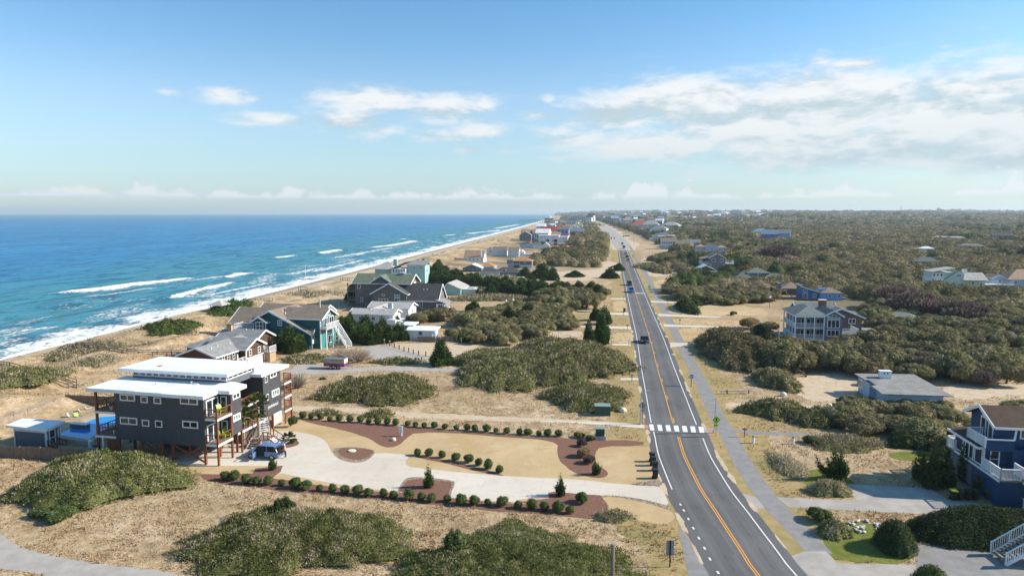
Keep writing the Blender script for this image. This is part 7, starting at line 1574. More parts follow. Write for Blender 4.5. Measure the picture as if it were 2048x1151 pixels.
thick([(1690, 822), (1760, 826), (1890, 832), (1890, 848), (1690, 842)], 3.2, .55, .8, (.6, .8), R_, front=0, m=.2, clear=False)
thick([(1312, 604), (1400, 600), (1420, 612), (1545, 604), (1560, 575), (1480, 558), (1400, 556), (1330, 572)], 5.0, .85, 1.2, (.6, .9), R_, front=5)
thick([(1742, 700), (1800, 690), (1790, 672), (1742, 682)], 5.0, .8, 1.1, (.7, .9), R_, front=0, m=.8)
thick([(1780, 690), (2060, 702), (2060, 590), (1900, 588), (1780, 600), (1730, 640), (1760, 668)], 6.2, 1.0, 1.5, (.6, .95), R_, front=9)
thick([(1560, 588), (1780, 604), (1900, 590), (2060, 590), (2060, 545), (1840, 545), (1560, 540), (1480, 545), (1470, 560)], 7.0, 1.1, 1.65, (.6, .9), R_, front=13)
thick([(1300, 518), (1400, 500), (1470, 515), (1480, 545), (1400, 556), (1340, 548)], 7.0, 1.0, 1.5, (.5, .8), R_, front=12)
spots.sort(key=lambda t: t[0] ** 2 + t[1] ** 2)
NI = 298; near_s, rest = spots[:NI], spots[NI:]
for i, (x, y, s, sz, zone) in enumerate(near_s):
    tpl = OAK[i % 5] if y < 260 else OAKF[i % 4]
    lb, g = (('grey green wind pruned oak in the thickets left of the road', 'oaks left of the road') if zone == L_ else ('grey green wind pruned oak in the thickets right of the road', 'oaks right of the road'))
    tree('live_oak', tpl, x, y, s, lb, g, s * sz)

# --- the rest of the woods as one mass of crowns, out to the horizon
def forest(name, pts, mat, kinds, seed):
    """pts rows: x, y, radius, height; leaf clumps get larger and fewer with distance"""
    rng = np.random.default_rng(seed); parts = []
    pts = np.asarray(pts); z0 = ground_z(pts[:, 0], pts[:, 1]); dist = np.hypot(pts[:, 0], pts[:, 1])
    nleaf = np.clip(90000 / dist, 12, 330).astype(int)
    idx = np.repeat(np.arange(len(pts)), nleaf); n = len(idx); R = pts[idx, 2]; Hh = pts[idx, 3]
    a = rng.uniform(0, 2 * pi, n); q = np.sqrt(rng.uniform(0, 1, n)); bump = 1 + .16 * np.sin(3 * a + idx) + .12 * np.sin(7 * a + idx * 1.7)
    X = pts[idx, 0] + q * R * np.cos(a) * bump; Y = pts[idx, 1] + q * R * np.sin(a) * bump
    Z = z0[idx] + Hh * (.35 + .65 * (1 - q ** 2) ** .5) * (1 + .12 * np.sin(X * 1.9) * np.sin(Y * 1.7)) + rng.normal(0, .12, n) * Hh * .4
    nor = np.stack([q * np.cos(a), q * np.sin(a), np.sqrt(1 - q ** 2) * .9 + .15], -1)
    ct = rng.uniform(.15, .85, len(pts)) * .55 + .22 + .22 * wnoise(pts[:, 0], pts[:, 1], 260, seed)
    tint = np.clip(ct[idx] + rng.normal(0, .13, n), 0, 1)
    size = np.clip(2.1 * R / np.sqrt(nleaf[idx]) * 1.25, .4, 60) * rng.uniform(.8, 1.4, n)
    parts.append(leafcards(np.stack([X, Y, Z], -1), nor, size, tint, .6, .38, .15, rng))
    nu = 7; u = np.linspace(0, 2 * pi, nu, endpoint=False)     # solid inner bodies
    fr = np.array([1.0, .92, .6, .12]); fz = np.array([.02, .46, .76, .88])
    Vx = pts[:, 0][:, None, None] + pts[:, 2][:, None, None] * fr[None, :, None] * np.cos(u)[None, None, :]; Vy = pts[:, 1][:, None, None] + pts[:, 2][:, None, None] * fr[None, :, None] * np.sin(u)[None, None, :]
    Vz = z0[:, None, None] + pts[:, 3][:, None, None] * fz[None, :, None] * np.ones((1, 1, nu))
    V = np.stack([Vx, Vy, Vz], -1).reshape(-1, 3); b = (np.arange(len(pts)) * 4 * nu)[:, None, None]; i = np.arange(3 * nu).reshape(3, nu); j = np.roll(i, -1, 1)
    q4 = np.stack([i, j, j + nu, i + nu], -1).reshape(1, -1, 4) + b
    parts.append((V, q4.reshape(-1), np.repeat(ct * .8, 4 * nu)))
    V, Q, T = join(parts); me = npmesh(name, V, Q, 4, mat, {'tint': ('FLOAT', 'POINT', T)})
    return link(bpy.data.objects.new(name, me))
fp = [(x, y, 3.4 * s, 3.9 * s * sz) for x, y, s, sz, zn in rest]
rng = np.random.default_rng(77)
def fill(y0, y1, step0, xl, xr, rr, hh, keep=1.0, left=False):
    y = y0; out = []
    while y < y1:
        st = step0 * (1 + (y - y0) / y0 * .55)
        xs = np.arange(xl(y), xr(y), st)
        for x in xs:
            if rng.uniform() > keep: continue
            a = x + rng.uniform(-.45, .45) * st; b = y + rng.uniform(-.45, .45) * st
            if b < 1300 and blocked(a, b, 3.0, 18): continue
            if abs(a - float(roadX(b))) < 16 + .004 * b: continue
            if b < 900 and open_ground(a, b): continue
            out.append((a, b, st * rng.uniform(*rr), min(st * .9, 4.8 + .0016 * b) * rng.uniform(*hh)))
        y += st * .8
    return out
fp += fill(335, 780, 7.4, lambda y: float(roadX(y)) + 34 + .02 * y, lambda y: .80 * y, (.55, .85), (.6, 1.05))
fp += fill(780, 2000, 11, lambda y: float(roadX(y)) + 45, lambda y: .80 * y, (.55, .85), (.7, 1.2))
fp += fill(2000, 9000, 24, lambda y: float(roadX(y)) + 30, lambda y: .80 * y, (.6, .9), (.9, 1.9), .9)
fp += fill(560, 1300, 12, lambda y: float(shoreX(y)) + 95, lambda y: float(roadX(y)) - 18, (.5, .75), (.5, .85), .42)
fp += fill(1300, 5000, 26, lambda y: float(shoreX(y)) + 100, lambda y: float(roadX(y)) - 22, (.5, .8), (.5, 1.0), .3)
fa = np.array(fp); kn = wnoise(fa[:, 0], fa[:, 1], 330, 81) + .7 * rng.normal(0, .5, len(fa)); k2 = wnoise(fa[:, 0], fa[:, 1], 210, 82) + .35 * rng.normal(0, .5, len(fa))
pin = kn > .85; ros = (k2 > .58) & ~pin; yel = (rng.uniform(0, 1, len(fa)) < .035) & ~pin & ~ros; gap = ((fa[:, 1] > 1900) & (fa[:, 0] / fa[:, 1] < .36) & (rng.uniform(0, 1, len(fa)) < .62)) | (wnoise(fa[:, 0], fa[:, 1], 120, 83) > .78) & (fa[:, 1] < 1600)
fa[pin, 3] *= 1.4; fa[pin, 2] *= .8; fa[ros, 3] *= .8; fa[yel, 2] *= .75
for nm, sel, mt, lb in (('distant_woods', ~(pin | ros | yel), 'leaf_oak', 'olive brown coastal woods covering the land right of the road to the horizon'), ('distant_pines', pin, 'leaf_cedar', 'darker green pines standing in groups among the olive woods'), ('bare_woods', ros, 'leaf_rosy', 'rosy grey leafless patches among the olive woods'), ('autumn_bushes', yel, 'leaf_yellow', 'scattered yellow leaved bushes among the olive woods')):
    tag(forest(nm, fa[sel & ~gap], mt, None, 5), lb, 'woods', None, 'stuff')

# --- bare grey shrub by the parking pad, palms, grasses
def bare_shrub(u, v, s, hz, label, mat='twig_pale', seed=1):
    rr = random.Random(seed); b = MB(); x, y = P(u, v)
    for i in range(150):
        a = rr.uniform(0, 6.28); L = rr.uniform(.6, 1.0) * s; el = rr.uniform(.25, 1.3); r0 = rr.uniform(0, .35) * s; p = Vector((cos(a) * r0, sin(a) * r0, 0)); d = Vector((cos(a) * cos(el), sin(a) * cos(el), sin(el) * hz))
        q = p + d * L * .6; b.bar(p, q, .05)
        for k in range(3): e = q + (d + Vector((rr.uniform(-.5, .5), rr.uniform(-.5, .5), rr.uniform(-.1, .4)))) * L * .45; b.bar(q, e, .03)
    o = b.build('bare_shrub', mat, None, (x, y, 0)); return tag(o, label, 'shrub')
bare_shrub(712, 722, 3.4, .75, 'pale leafless shrub with arching twigs behind the purple trailer'); bare_shrub(690, 718, 3.0, .7, 'leafless brown shrub left of the pale arching one', 'bark_pale', 2); bare_shrub(590, 775, 2.2, 1.1, 'thin leafless shrub beside the far balconies of the dark house', 'bark_pale', 3); bare_shrub(838, 640, 2.4, 1.0, 'bare branched tree left of the gate by the shed', 'bark_pale', 4)
def palm(u, v, hgt, s, label, seed, kind='palm_tree'):
    rr = random.Random(seed); x, y = P(u, v); e = empty(kind, (x, y, 0), rr.uniform(0, 6), label, 'palm')
    MB().tube([(0, 0, -.1), (.05, .02, hgt * .5), (.02, .05, hgt)], [.2, .15, .17], 9).build('trunk', 'bark_pale', e)
    P0, D0, LL, WW, TT = [], [], [], [], []
    for k in range(26):
        a = rr.uniform(0, 6.28); el = rr.uniform(-.7, 1.35); dr = np.array([cos(a) * cos(el), sin(a) * cos(el), sin(el)]); base = np.array([0, 0, hgt]); tip = base + dr * s * .75; t0 = rr.uniform(0, 1)
        P0.append(base); D0.append(dr); LL.append(s * .8); WW.append(.05); TT.append(.8)
        side = np.cross(dr, [0, 0, 1]); side = side / max(np.linalg.norm(side), .01); upv = np.cross(side, dr)
        for j in range(17):
            t = (j - 8) / 8; P0.append(tip); D0.append(dr * (1 - .55 * abs(t)) + side * t * .95 - np.array([0, 0, .25 * abs(t) + .12]) + upv * .05); LL.append(s * rr.uniform(.5, .7)); WW.append(.17); TT.append(t0 * .7 + rr.uniform(0, .25))
    V, Q, T = blades(np.array(P0), np.array(D0), np.array(LL), np.array(WW), np.array(TT), np.random.default_rng(seed))
    link(bpy.data.objects.new('fronds', npmesh('fronds', V, Q, 4, 'leaf_palm', {'tint': ('FLOAT', 'POINT', T)})), e); return e
palm(488.4, 894, 4.2, 1.25, 'shorter palm tree at the left foot of the outdoor stair', 1); palm(518, 886, 4.9, 1.5, 'taller palm tree behind the outdoor stair of the dark house', 2); palm(577, 884, .45, .85, 'small stemless palm in the mulch island behind the blue car', 3)

def grass_stuff():
    """dry tufts that break up the sand near the camera and on the dunes"""
    rng = np.random.default_rng(404); n = 260000
    Y = 48 + 150 * rng.uniform(0, 1, n) ** 1.5; X = rng.uniform(-.80, .80, n) * (Y + 6)
    d = X - shoreX(Y); keep = d > 27
    keep &= np.abs(X - roadX(Y)) > 5.0
    clump = wnoise(X, Y, 9, 61) + .8 * wnoise(X, Y, 2.6, 62)
    keep &= clump > rng.normal(-.15, .55, n)
    def inp(px, py, q):
        c = np.zeros(len(px), bool)
        for i in range(len(q)):
            x1, y1 = q[i]; x2, y2 = q[i - 1]
            if y1 == y2: continue
            c ^= ((y1 > py) != (y2 > py)) & (px < (x2 - x1) * (py - y1) / (y2 - y1) + x1)
        return c
    for nm, q in SHEETS:
        if nm in ('stone_edging', 'crossing_bar', 'road_shadow_strip', 'kerb_ramp', 'kerb_ramp_apron', 'clearing'): continue
        k = rng.uniform(0, 1, n) < (.05 if nm in ('sand_track', 'sand_yard') else 0)
        keep &= ~inp(X, Y, q) | k
    keep &= ~inp(X, Y, [P(*Z1(330, 300)), P(*Z1(520, 300)), P(*Z1(1400, 300)), P(*Z1(1400, 500)), P(*Z1(830, 600)), P(*Z1(500, 600)), P(*Z1(200, 590)), P(-90, 900), P(-60, 850)])
    pth = np.array(SPATH); pth = pth[np.argsort(pth[:, 1])]; keep &= np.abs(X - np.interp(Y, pth[:, 1], pth[:, 0])) > 1.7
    X, Y, clump = X[keep], Y[keep], clump[keep]; n = len(X); d = X - shoreX(Y)
    Z = ground_z(X, Y); tall = np.where(d < 70, 1.5, 1.0) * np.clip(.8 + .4 * clump, .5, 1.6)
    tint = np.clip(.45 + .22 * wnoise(X, Y, 5, 63) + rng.normal(0, .16, n), 0, .9); brown = rng.uniform(0, 1, n) < .18; tint[brown] *= .5
    V, Q, T = blades(np.stack([X, Y, Z - .02], -1), np.stack([rng.normal(-.15, .45, n), rng.normal(0, .45, n), np.ones(n) * .75], -1), .24 * tall * rng.uniform(.6, 1.5, n), .09 * rng.uniform(.6, 1.6, n), tint, rng)
    o = link(bpy.data.objects.new('dune_grass', npmesh('dune_grass', V, Q, 4, 'leaf_straw', {'tint': ('FLOAT', 'POINT', T)}))); tag(o, 'short dry grass and litter scattered over the sand', 'grass', None, 'stuff')
grass_stuff()
# ================================================================== street furniture, vehicles, people
plain('bin_green', (0.018, 0.035, 0.028), 0.5, .1, 2); plain('bin_dark', (0.020, 0.022, 0.024), 0.5, .1, 2); plain('box_green', (0.035, 0.075, 0.055), 0.5, .1, 1.5); plain('box_top', (0.20, 0.29, 0.25), 0.5, .1, 1.5)
plain('sign_lime', (0.50, 0.72, 0.02), 0.4, .03, 2); plain('sign_black', (0.01, 0.01, 0.01), 0.5, .05, 2); plain('sign_blue', (0.06, 0.20, 0.50), 0.4, .05, 2); plain('sign_back', (0.25, 0.27, 0.31), 0.5, .08, 2); plain('sign_green', (0.01, 0.22, 0.10), 0.4, .05, 2)
plain('hydrant_red', (0.50, 0.03, 0.02), 0.5, .1, 3); plain('tyre', (0.015, 0.015, 0.016), 0.9, .1, 4); plain('rim', (0.45, 0.46, 0.48), 0.35, .05, 3, metal=.7); plain('tail_red', (0.45, 0.01, 0.01), 0.3, .05, 3); plain('lamp_clear', (0.7, 0.72, 0.74), 0.15, .03, 3)
def carpaint(n_, c): plain(n_, c, 0.28, .04, 1.5, spec=.6)
for n_, c in dict(car_blue=(0.11, 0.21, 0.40), car_black=(0.012, 0.012, 0.022), car_dark=(0.02, 0.022, 0.026), car_azure=(0.02, 0.19, 0.50), car_white=(0.6, 0.61, 0.62), car_silver=(0.30, 0.32, 0.35), trailer_purple=(0.20, 0.015, 0.16)).items(): carpaint(n_, c)
def car(name, label, xy, rz, paint, L=4.4, W=1.78, Hc=1.5, kind='hatch', group=None, open_doors=False, cat='car'):
    """built nose towards -x; body with glass house, wheels, lamps"""
    e = empty(name, (xy[0], xy[1], .02), rz, label, cat, group); h = L / 2; w = W / 2
    prof = {'hatch': [(-h, .42), (-h + .06, .72), (-h + .9, .98), (h - .25, 1.02), (h, .86), (h, .40)], 'sedan': [(-h, .40), (-h + .05, .68), (-h + 1.15, .90), (h - .55, .96), (h, .86), (h, .38)], 'pickup': [(-h, .5), (-h + .04, .95), (-h + 1.2, 1.08), (h - .02, 1.08), (h, .5)], 'van': [(-h, .45), (-h + .05, .95), (-h + .8, 1.15), (h, 1.2), (h, .45)]}[kind]
    roof = {'hatch': [(-h + .95, -h + 1.75, h - .45, h - .12)], 'sedan': [(-h + 1.15, -h + 1.95, h - 1.35, h - .6)], 'pickup': [(-h + 1.25, -h + 1.9, h - 2.15, h - 1.95)], 'van': [(-h + .7, -h + 1.2, h - .12, h - .03)]}[kind][0]
    b = MB(); secs = [(w * .93, .28), (w, .55), (w * .985, .8), (w * .93, 1.2)]
    def ring(y):  # lower body as side profile with tucked flanks
        return prof
    n_ = len(prof); vs = []; fs = []
    for y, sx in ((-w, .985), (-w * .94, 1.0), (w * .94, 1.0), (w, .985)):
        for x, z in prof: vs.append((x * sx, y, z if abs(y) < w else z * .985 + .012 if z < .6 else z * .97))
    for k in range(3):
        for i in range(n_): fs.append((k * n_ + i, k * n_ + (i + 1) % n_, (k + 1) * n_ + (i + 1) % n_, (k + 1) * n_ + i))
    fs += [tuple(range(n_)), tuple(range(3 * n_, 4 * n_))[::-1]]
    b.add(vs, fs); b.build('body', paint, e, bevel=.04)
    z0 = max(z for x, z in prof) - .03; x0, x1, x2, x3 = roof; wt = w * .80
    q = [(x0, -w * .93, z0 - .06), (x3, -w * .93, z0), (x2, -wt, Hc), (x1, -wt, Hc)]; q2 = [(x, -y, z) for x, y, z in q]
    MB().add(q + q2, [(0, 1, 2, 3), (7, 6, 5, 4), (1, 5, 6, 2), (4, 0, 3, 7), (3, 2, 6, 7)]).build('cabin_glass', 'window_dim', e)
    r = MB(); o = .02
    r.box(x1 - .03, -wt - o, Hc - .02, x2 + .03, wt + o, Hc + .04)
    for s_ in (-1, 1):
        r.bar((x0, s_ * (w * .93), z0 - .05), (x1, s_ * wt, Hc), .09); r.bar((x3, s_ * w * .93, z0), (x2, s_ * wt, Hc), .12); xm = (x1 + x2) / 2
        r.bar((xm, s_ * (w * .94), z0), (xm, s_ * (wt + .02), Hc), .08)
    r.build('roof', paint, e, bevel=.015)
    for s_ in (-1, 1):
        for wx in (-h + .78, h - .82):
            wh = MB().tube([(0, -.11, 0), (0, .11, 0)], .33, 16).build('wheel', 'tyre', e, (wx, s_ * (w - .10), .33)); MB().tube([(0, s_ * .09, 0), (0, s_ * .125, 0)], .2, 12).build('rim', 'rim', wh)
        MB().box(-.06, -.2, -.08, .05, .2, .08).build('headlight', 'lamp_clear', e, (-h + .03, s_ * (w - .28), .66)); MB().box(-.05, -.13, -.14, .05, .13, .14).build('taillight', 'tail_red', e, (h - .02, s_ * (w - .17), .78)); MB().box(-.08, -.1, -.06, .08, .1, .06).build('mirror', paint, e, (x0 + .25, s_ * (w + .1), z0 + .05))
    MB().box(h - .01, -w * .9, .36, h + .07, w * .9, .55).box(-h - .07, -w * .9, .34, -h + .01, w * .9, .54).build('bumper', paint, e, bevel=.02)
    MB().box(h + .0, -.26, .58, h + .03, .26, .69).build('number_plate', 'trim_white', e)
    if kind == 'pickup': MB().box(h - 1.95, -w * .85, 1.083, h - .12, w * .85, 1.1).build('cargo_bed', 'sign_black', e)
    if open_doors:
        d = MB().box(-.03, -1.0, .0, .03, 0, .62).box(-.03, -1.0, .62, .03, -.9, 1.02).box(-.03, -.95, .98, .03, -.1, 1.04).build('open_door', paint, e, (-h + 1.55, -w, .38)); d.rotation_euler = (0, 0, .12)
        MB().box(-.4, -.02, .0, .62, .03, .98).build('door_opening', 'sign_black', e, (-h + 2.05, -w - .012, .40))
        t = MB().bar((0, 0, 0), (.95, 0, .35), W * .86, .07).build('tailgate', paint, e, (h - .32, 0, Hc)); MB().box(h + .01, -w * .8, .62, h + .04, w * .8, Hc - .12).build('boot_opening', 'sign_black', e)
    return e
def on_road(v, off):
    """point on the road at photo row v, off metres right of the centre, with its direction"""
    Y = P(1100, v)[1]; X = float(roadX(Y)); dx = float(roadX(Y + 4)) - float(roadX(Y - 4)); a = atan2(8, dx)
    return (X + off, Y), a
for v, off, kind, paint, lb, away, L, W, Hc in [(684, -1.55, 'sedan', 'car_black', 'dark navy car alone on the near stretch of road', 0, 4.5, 1.8, 1.45), (584, -1.6, 'pickup', 'car_azure', 'bright blue pickup on the far zebra crossing', 0, 5.2, 1.95, 1.85), (570, -1.6, 'van', 'car_dark', 'dark vehicle right behind the bright blue pickup', 0, 5.0, 2.0, 1.95), (521, 1.6, 'hatch', 'car_silver', 'silver car last in the line driving away', 1, 4.5, 1.9, 1.6),
        (515, 1.6, 'van', 'car_dark', 'dark vehicle between the silver car and the white one', 1, 5, 2.0, 1.9), (508, 1.6, 'hatch', 'car_white', 'white car ahead of the dark vehicle driving away', 1, 4.6, 1.9, 1.7), (497, 1.7, 'van', 'car_white', 'white box van on the road before the junction', 1, 6.5, 2.4, 3.0), (489, 1.7, 'van', 'car_silver', 'grey vehicle farthest up the road before the signals', 1, 5, 2.1, 2.1)]:
    xy, a = on_road(v, off); car('car' if kind not in ('pickup', 'van') else kind, lb, xy, a + (pi if away else 0), paint, L, W, Hc, kind, None)
cx_, cy_ = P(531, 913); car('hatchback', 'blue hatchback with open side door and raised tailgate parked by the stilts', (cx_, cy_), radians(-12.5), 'car_blue', 4.45, 1.78, 1.62, 'hatch', None, True)
x, y = P(1393, 534); car('car', 'dark blue car parked in the thicket drive right of the path', (x, y), 2.0, 'car_azure', 4.4)
x, y = P(1736, 657); car('car', 'dark car parked behind the porch house', (x, y), .2, 'car_dark', 4.4)
x, y = P(1324, 493); car('van', 'pale van parked among the shrubs right of the junction', (x, y), .3, 'car_white', 5, 2, 2, 'van')

def trailer():
    x, y = P(*Q4(405, 548)); e = empty('utility_trailer', (x, y, .02), radians(-9), 'purple utility trailer with a timber box body parked on the side road', 'trailer')
    MB().box(-2.1, -.85, .55, 2.1, .85, 1.15).build('body', 'trailer_purple', e, bevel=.03); MB().box(-2.15, -.9, 1.153, 2.1, .9, 1.9).build('timber_box', 'lattice_wood', e); MB().box(-2.2, -.95, 1.903, 2.05, .95, 2.0).build('box_cover', 'bluegrey_siding', e)
    for s_ in (-1, 1):
        for wx in (-.5, .4): wh = MB().tube([(0, -.1, 0), (0, .1, 0)], .34, 14).build('wheel', 'tyre', e, (wx, s_ * .98, .34)); MB().tube([(0, s_ * .08, 0), (0, s_ * .115, 0)], .18, 10).build('rim', 'rim', wh)
        MB().box(-.95, -.14, 0, .85, .14, .05).build('mudguard', 'trailer_purple', e, (-.05, s_ * .98, .74))
    MB().bar((2.1, .4, .6), (3.6, 0, .5), .1).bar((2.1, -.4, .6), (3.6, 0, .5), .1).bar((3.4, 0, .5), (3.4, 0, .05), .08).build('drawbar', 'galvanised', e); MB().box(2.1, -.8, 1.2, 2.16, .8, 2.0).build('end_board', 'cream_wall', e)
trailer()

def person(xy, rz, label):
    e = empty('person', (xy[0], xy[1], .02), rz, label, 'person')
    J = {}; V = []; E = []; Rr = []
    def j(n_, p, r, par=None):
        J[n_] = len(V); V.append(p); Rr.append(r)
        if par: E.append((J[par], J[n_]))
    j('pelvis', (0, 0, .95), .145); j('belly', (.01, 0, 1.10), .135, 'pelvis'); j('chest', (.04, 0, 1.30), .150, 'belly'); j('neck0', (.06, 0, 1.47), .065, 'chest'); j('neck', (.08, 0, 1.54), .05, 'neck0'); j('skull', (.10, 0, 1.63), .088, 'neck'); j('crown', (.10, 0, 1.70), .075, 'skull'); j('nose', (.19, 0, 1.625), .014, 'skull')
    for s_, n_ in ((1, 'l'), (-1, 'r')):
        j('hip' + n_, (0, s_ * .09, .90), .10, 'pelvis'); j('knee' + n_, (.04 * (1 if s_ > 0 else -1.5), s_ * .10, .50), .06, 'hip' + n_); j('ankle' + n_, (.02 - .05 * (s_ < 0), s_ * .105, .10), .042, 'knee' + n_); j('toe' + n_, (.16 - .05 * (s_ < 0), s_ * .12, .035), .035, 'ankle' + n_)
        j('sh' + n_, (.05, s_ * .18, 1.40), .062, 'chest'); j('elb' + n_, (.12, s_ * .25, 1.16), .042, 'sh' + n_); j('wr' + n_, (.34, s_ * .20, 1.08), .030, 'elb' + n_); j('palm' + n_, (.41, s_ * .19, 1.07), .034, 'wr' + n_)
        for k, (dy, L) in enumerate(((-.03, .075), (-.01, .085), (.01, .08), (.03, .06))):
            j(f'f{k}' + n_, (.45, s_ * .19 + dy, 1.065), .010, 'palm' + n_); j(f'g{k}' + n_, (.45 + L * .8, s_ * .19 + dy * 1.1, 1.04), .008, f'f{k}' + n_)
        j('thumb' + n_, (.43, s_ * (.19 - .045), 1.085), .010, 'palm' + n_)
    me = bpy.data.meshes.new('body'); me.from_pydata(V, E, []); o = bpy.data.objects.new('body', me); link(o, e)
    sk = o.modifiers.new('skin', 'SKIN'); sv = me.skin_vertices[0].data
    for i, r in enumerate(Rr): sv[i].radius = (r, r)
    sv[0].use_root = True; sk.use_smooth_shade = True; o.modifiers.new('sub', 'SUBSURF').levels = 1; o.modifiers['sub'].render_levels = 2
    m, n = newmat('person_cloth'); z = n('SeparateXYZ', Vector=n('TexCoord').outputs['Object'])
    c = n.mix(n.sstep(z.outputs[2], .955, .965), (.02, .02, .024), (.55, .30, .20)); c = n.mix(n.sstep(z.outputs[2], 1.475, 1.485), c, (.50, .30, .22)); c = n.mix(n.sstep(z.outputs[2], .10, .09), c, (.75, .75, .75)); c = n.mix(n.sstep(z.outputs[0], .335, .345), c, (.50, .30, .22))
    n('OutputMaterial', Surface=n('BsdfPrincipled', Base_Color=c, Roughness=.8)); me.materials.append(m)
    MB().ball((.085, 0, 1.67), .105, 12, 8, (1, .95, 1.0)).ball((.03, 0, 1.56), .07, 8, 6, (.8, 1, 1.5)).build('hair', 'cream_wall', e, smooth=True)
    MB().ball((.184, .033, 1.645), .011).ball((.184, -.033, 1.645), .011).build('eyes', 'sign_black', e)
    return e
x, y = P(571.0, 915.5); person((x, y), radians(190), 'person in a peach top and dark trousers at the open tailgate of the blue hatchback')

def bin_(xy, rz, label, m='bin_green', lid=None, group=None, z=0):
    e = empty('wheelie_bin', (*xy, z + .02), rz, label, 'bin', group)
    MB().add([(-.24, -.26, .06), (.24, -.26, .06), (.24, .26, .06), (-.24, .26, .06), (-.29, -.34, 1.0), (.29, -.34, 1.0), (.29, .34, 1.0), (-.29, .34, 1.0)], [(0, 3, 2, 1), (4, 5, 6, 7), (0, 1, 5, 4), (1, 2, 6, 5), (2, 3, 7, 6), (3, 0, 4, 7)]).build('body', m, e, bevel=.03)
    MB().add([(-.31, -.38, 1.003), (.31, -.38, 1.003), (.31, .38, 1.003), (-.31, .38, 1.003), (-.27, -.32, 1.08), (.27, -.32, 1.08), (.27, .30, 1.12), (-.27, .30, 1.12)], [(0, 3, 2, 1), (4, 5, 6, 7), (0, 1, 5, 4), (1, 2, 6, 5), (2, 3, 7, 6), (3, 0, 4, 7)]).build('lid', lid or m, e, bevel=.02)
    MB().bar((-.25, .40, .98), (.25, .40, .98), .04).build('handle', m, e)
    for s_ in (-1, 1): MB().tube([(s_ * .24, .27, .12), (s_ * .31, .27, .12)], .12, 10).build('wheel', 'tyre', e)
    return e
for (px_, py_), m, lb in [((293, 246), 'bin_dark', 'dark wheelie bin farthest from the camera in the row by the road edge'), ((301, 278), 'bin_green', 'dark green wheelie bin second from the far end of the roadside row'), ((316, 318), 'bin_green', 'dark green wheelie bin with grey lid next to the nearest of the roadside row'), ((318, 380), 'bin_dark', 'dark wheelie bin nearest the camera in the row by the road edge')]:
    bin_(P(*Y6(px_, py_)), radians(80), lb, m, 'bin_dark' if m == 'bin_green' else None)
for px_, m, lid, lb in [(185, 'bin_dark', 'yellow_plastic', 'dark bin with a yellow lid by the navy house'), (230, 'bin_green', None, 'dark green bin right of the yellow lidded one'), (280, 'bin_dark', None, 'dark bin third from the left by the navy house'), (326, 'bin_green', None, 'dark green bin at the right end of the row by the navy house')]:
    bin_(P(*Z8h(px_, 651)), radians(-8), lb, m, lid)
bin_(P(*Y7(440, 276)), .3, 'black bin beside the left drive near the tall dark cedars', 'bin_dark'); x, y = P(870, 676); bin_((x, y), 0, 'green bin with yellow lid against the white shed', 'sign_green', 'yellow_plastic'); x, y = P(1716, 660); bin_((x, y), 0, 'green bin with orange lid behind the porch house', 'sign_green', 'yellow_plastic')
for uv, w, d, hg, mb, mt, lb in [(Z3(504, 371), 2.25, 1.7, 1.45, 'box_green', 'box_top', 'large dark green utility cabinet in front of the shrub mound'), (Z3(491, 487), 1.15, 1.0, 1.45, 'box_green', 'box_top', 'small green transformer on a grey concrete base by the mulch')]:
    x, y = P(*uv); e = empty('utility_cabinet', (x, y + d / 2, 0), -.06, lb, 'cabinet'); base = .5 if w < 2 else .06
    MB().box(-w / 2 - (.15 if w < 2 else .03), -d / 2 - .05, 0, w / 2 + (.15 if w < 2 else .03), d / 2 + .05, base).build('base', 'concrete_grey', e); MB().box(-w / 2, -d / 2, base + .003, w / 2, d / 2, hg).build('body', mb, e, bevel=.03); MB().box(-w / 2 - .04, -d / 2 - .04, hg + .003, w / 2 + .04, d / 2 + .04, hg + .08).build('lid', mt, e)
    MB().box(-.02, -d / 2 - .02, base + .1, .02, -d / 2 - .003, hg - .1).build('door_seam', 'sign_black', e)
def post_thing(name, label, cat, xy, parts, rz=0, group=None):
    e = empty(name, (*xy, 0), rz, label, cat, group)
    for nm, m, f in parts: b = MB(); f(b); b.build(nm, m, e)
    return e
def mailbox(uv, label, m='bin_dark', rz=1.45, pm='grey_wood'):
    post_thing('mailbox', label, 'mailbox', P(*uv), [('post', pm, lambda b: b.box(-.05, -.05, 0, .05, .05, 1.0)), ('box', m, lambda b: b.extr([(-.1, 1.003), (.1, 1.003), (.1, 1.13), (.06, 1.21), (-.06, 1.21), (-.1, 1.13)], 'y', -.28, .28)), ('flag', 'hydrant_red', lambda b: b.box(.1, -.1, 1.1, .12, .02, 1.28))], rz)
for uv, lb, m in [(Y7(478, 503), 'dark mailbox on a post beside the second drive left of the road', 'bin_dark'), (Y7(497, 706), 'pale mailbox on a post across from the navy car', 'trim_white'), (Y7(552, 1022), 'mailbox with white sides at the near left drive', 'bin_dark'), (Y7(572, 1004), 'white box beside the dark mailbox at the near left drive', 'trim_white'), (Y7(536, 1160), 'slim blue grey mailbox at the nearest left drive', 'sign_back'), (Y7(426, 328), 'dark mailbox at the drive by the black bin', 'bin_dark'), (Y7(432, 122), 'small mailbox at the far left drive before the zebra crossing', 'sign_back'),
        (Y7(1150, 430), 'dark mailbox on the lawn between two right drives', 'bin_dark'), (Y7(1262, 732), 'dark mailbox at the widest right drive', 'bin_dark'), (Y7(994, 180), 'black mailbox at the first drive past the round bush', 'bin_dark'), (Z4(95, 472), 'brown mailbox post beside the grey footpath', 'brick'), (Y5(215, 46), 'white mailbox on the left verge above the sign', 'trim_white')]:
    mailbox(uv, lb, m)
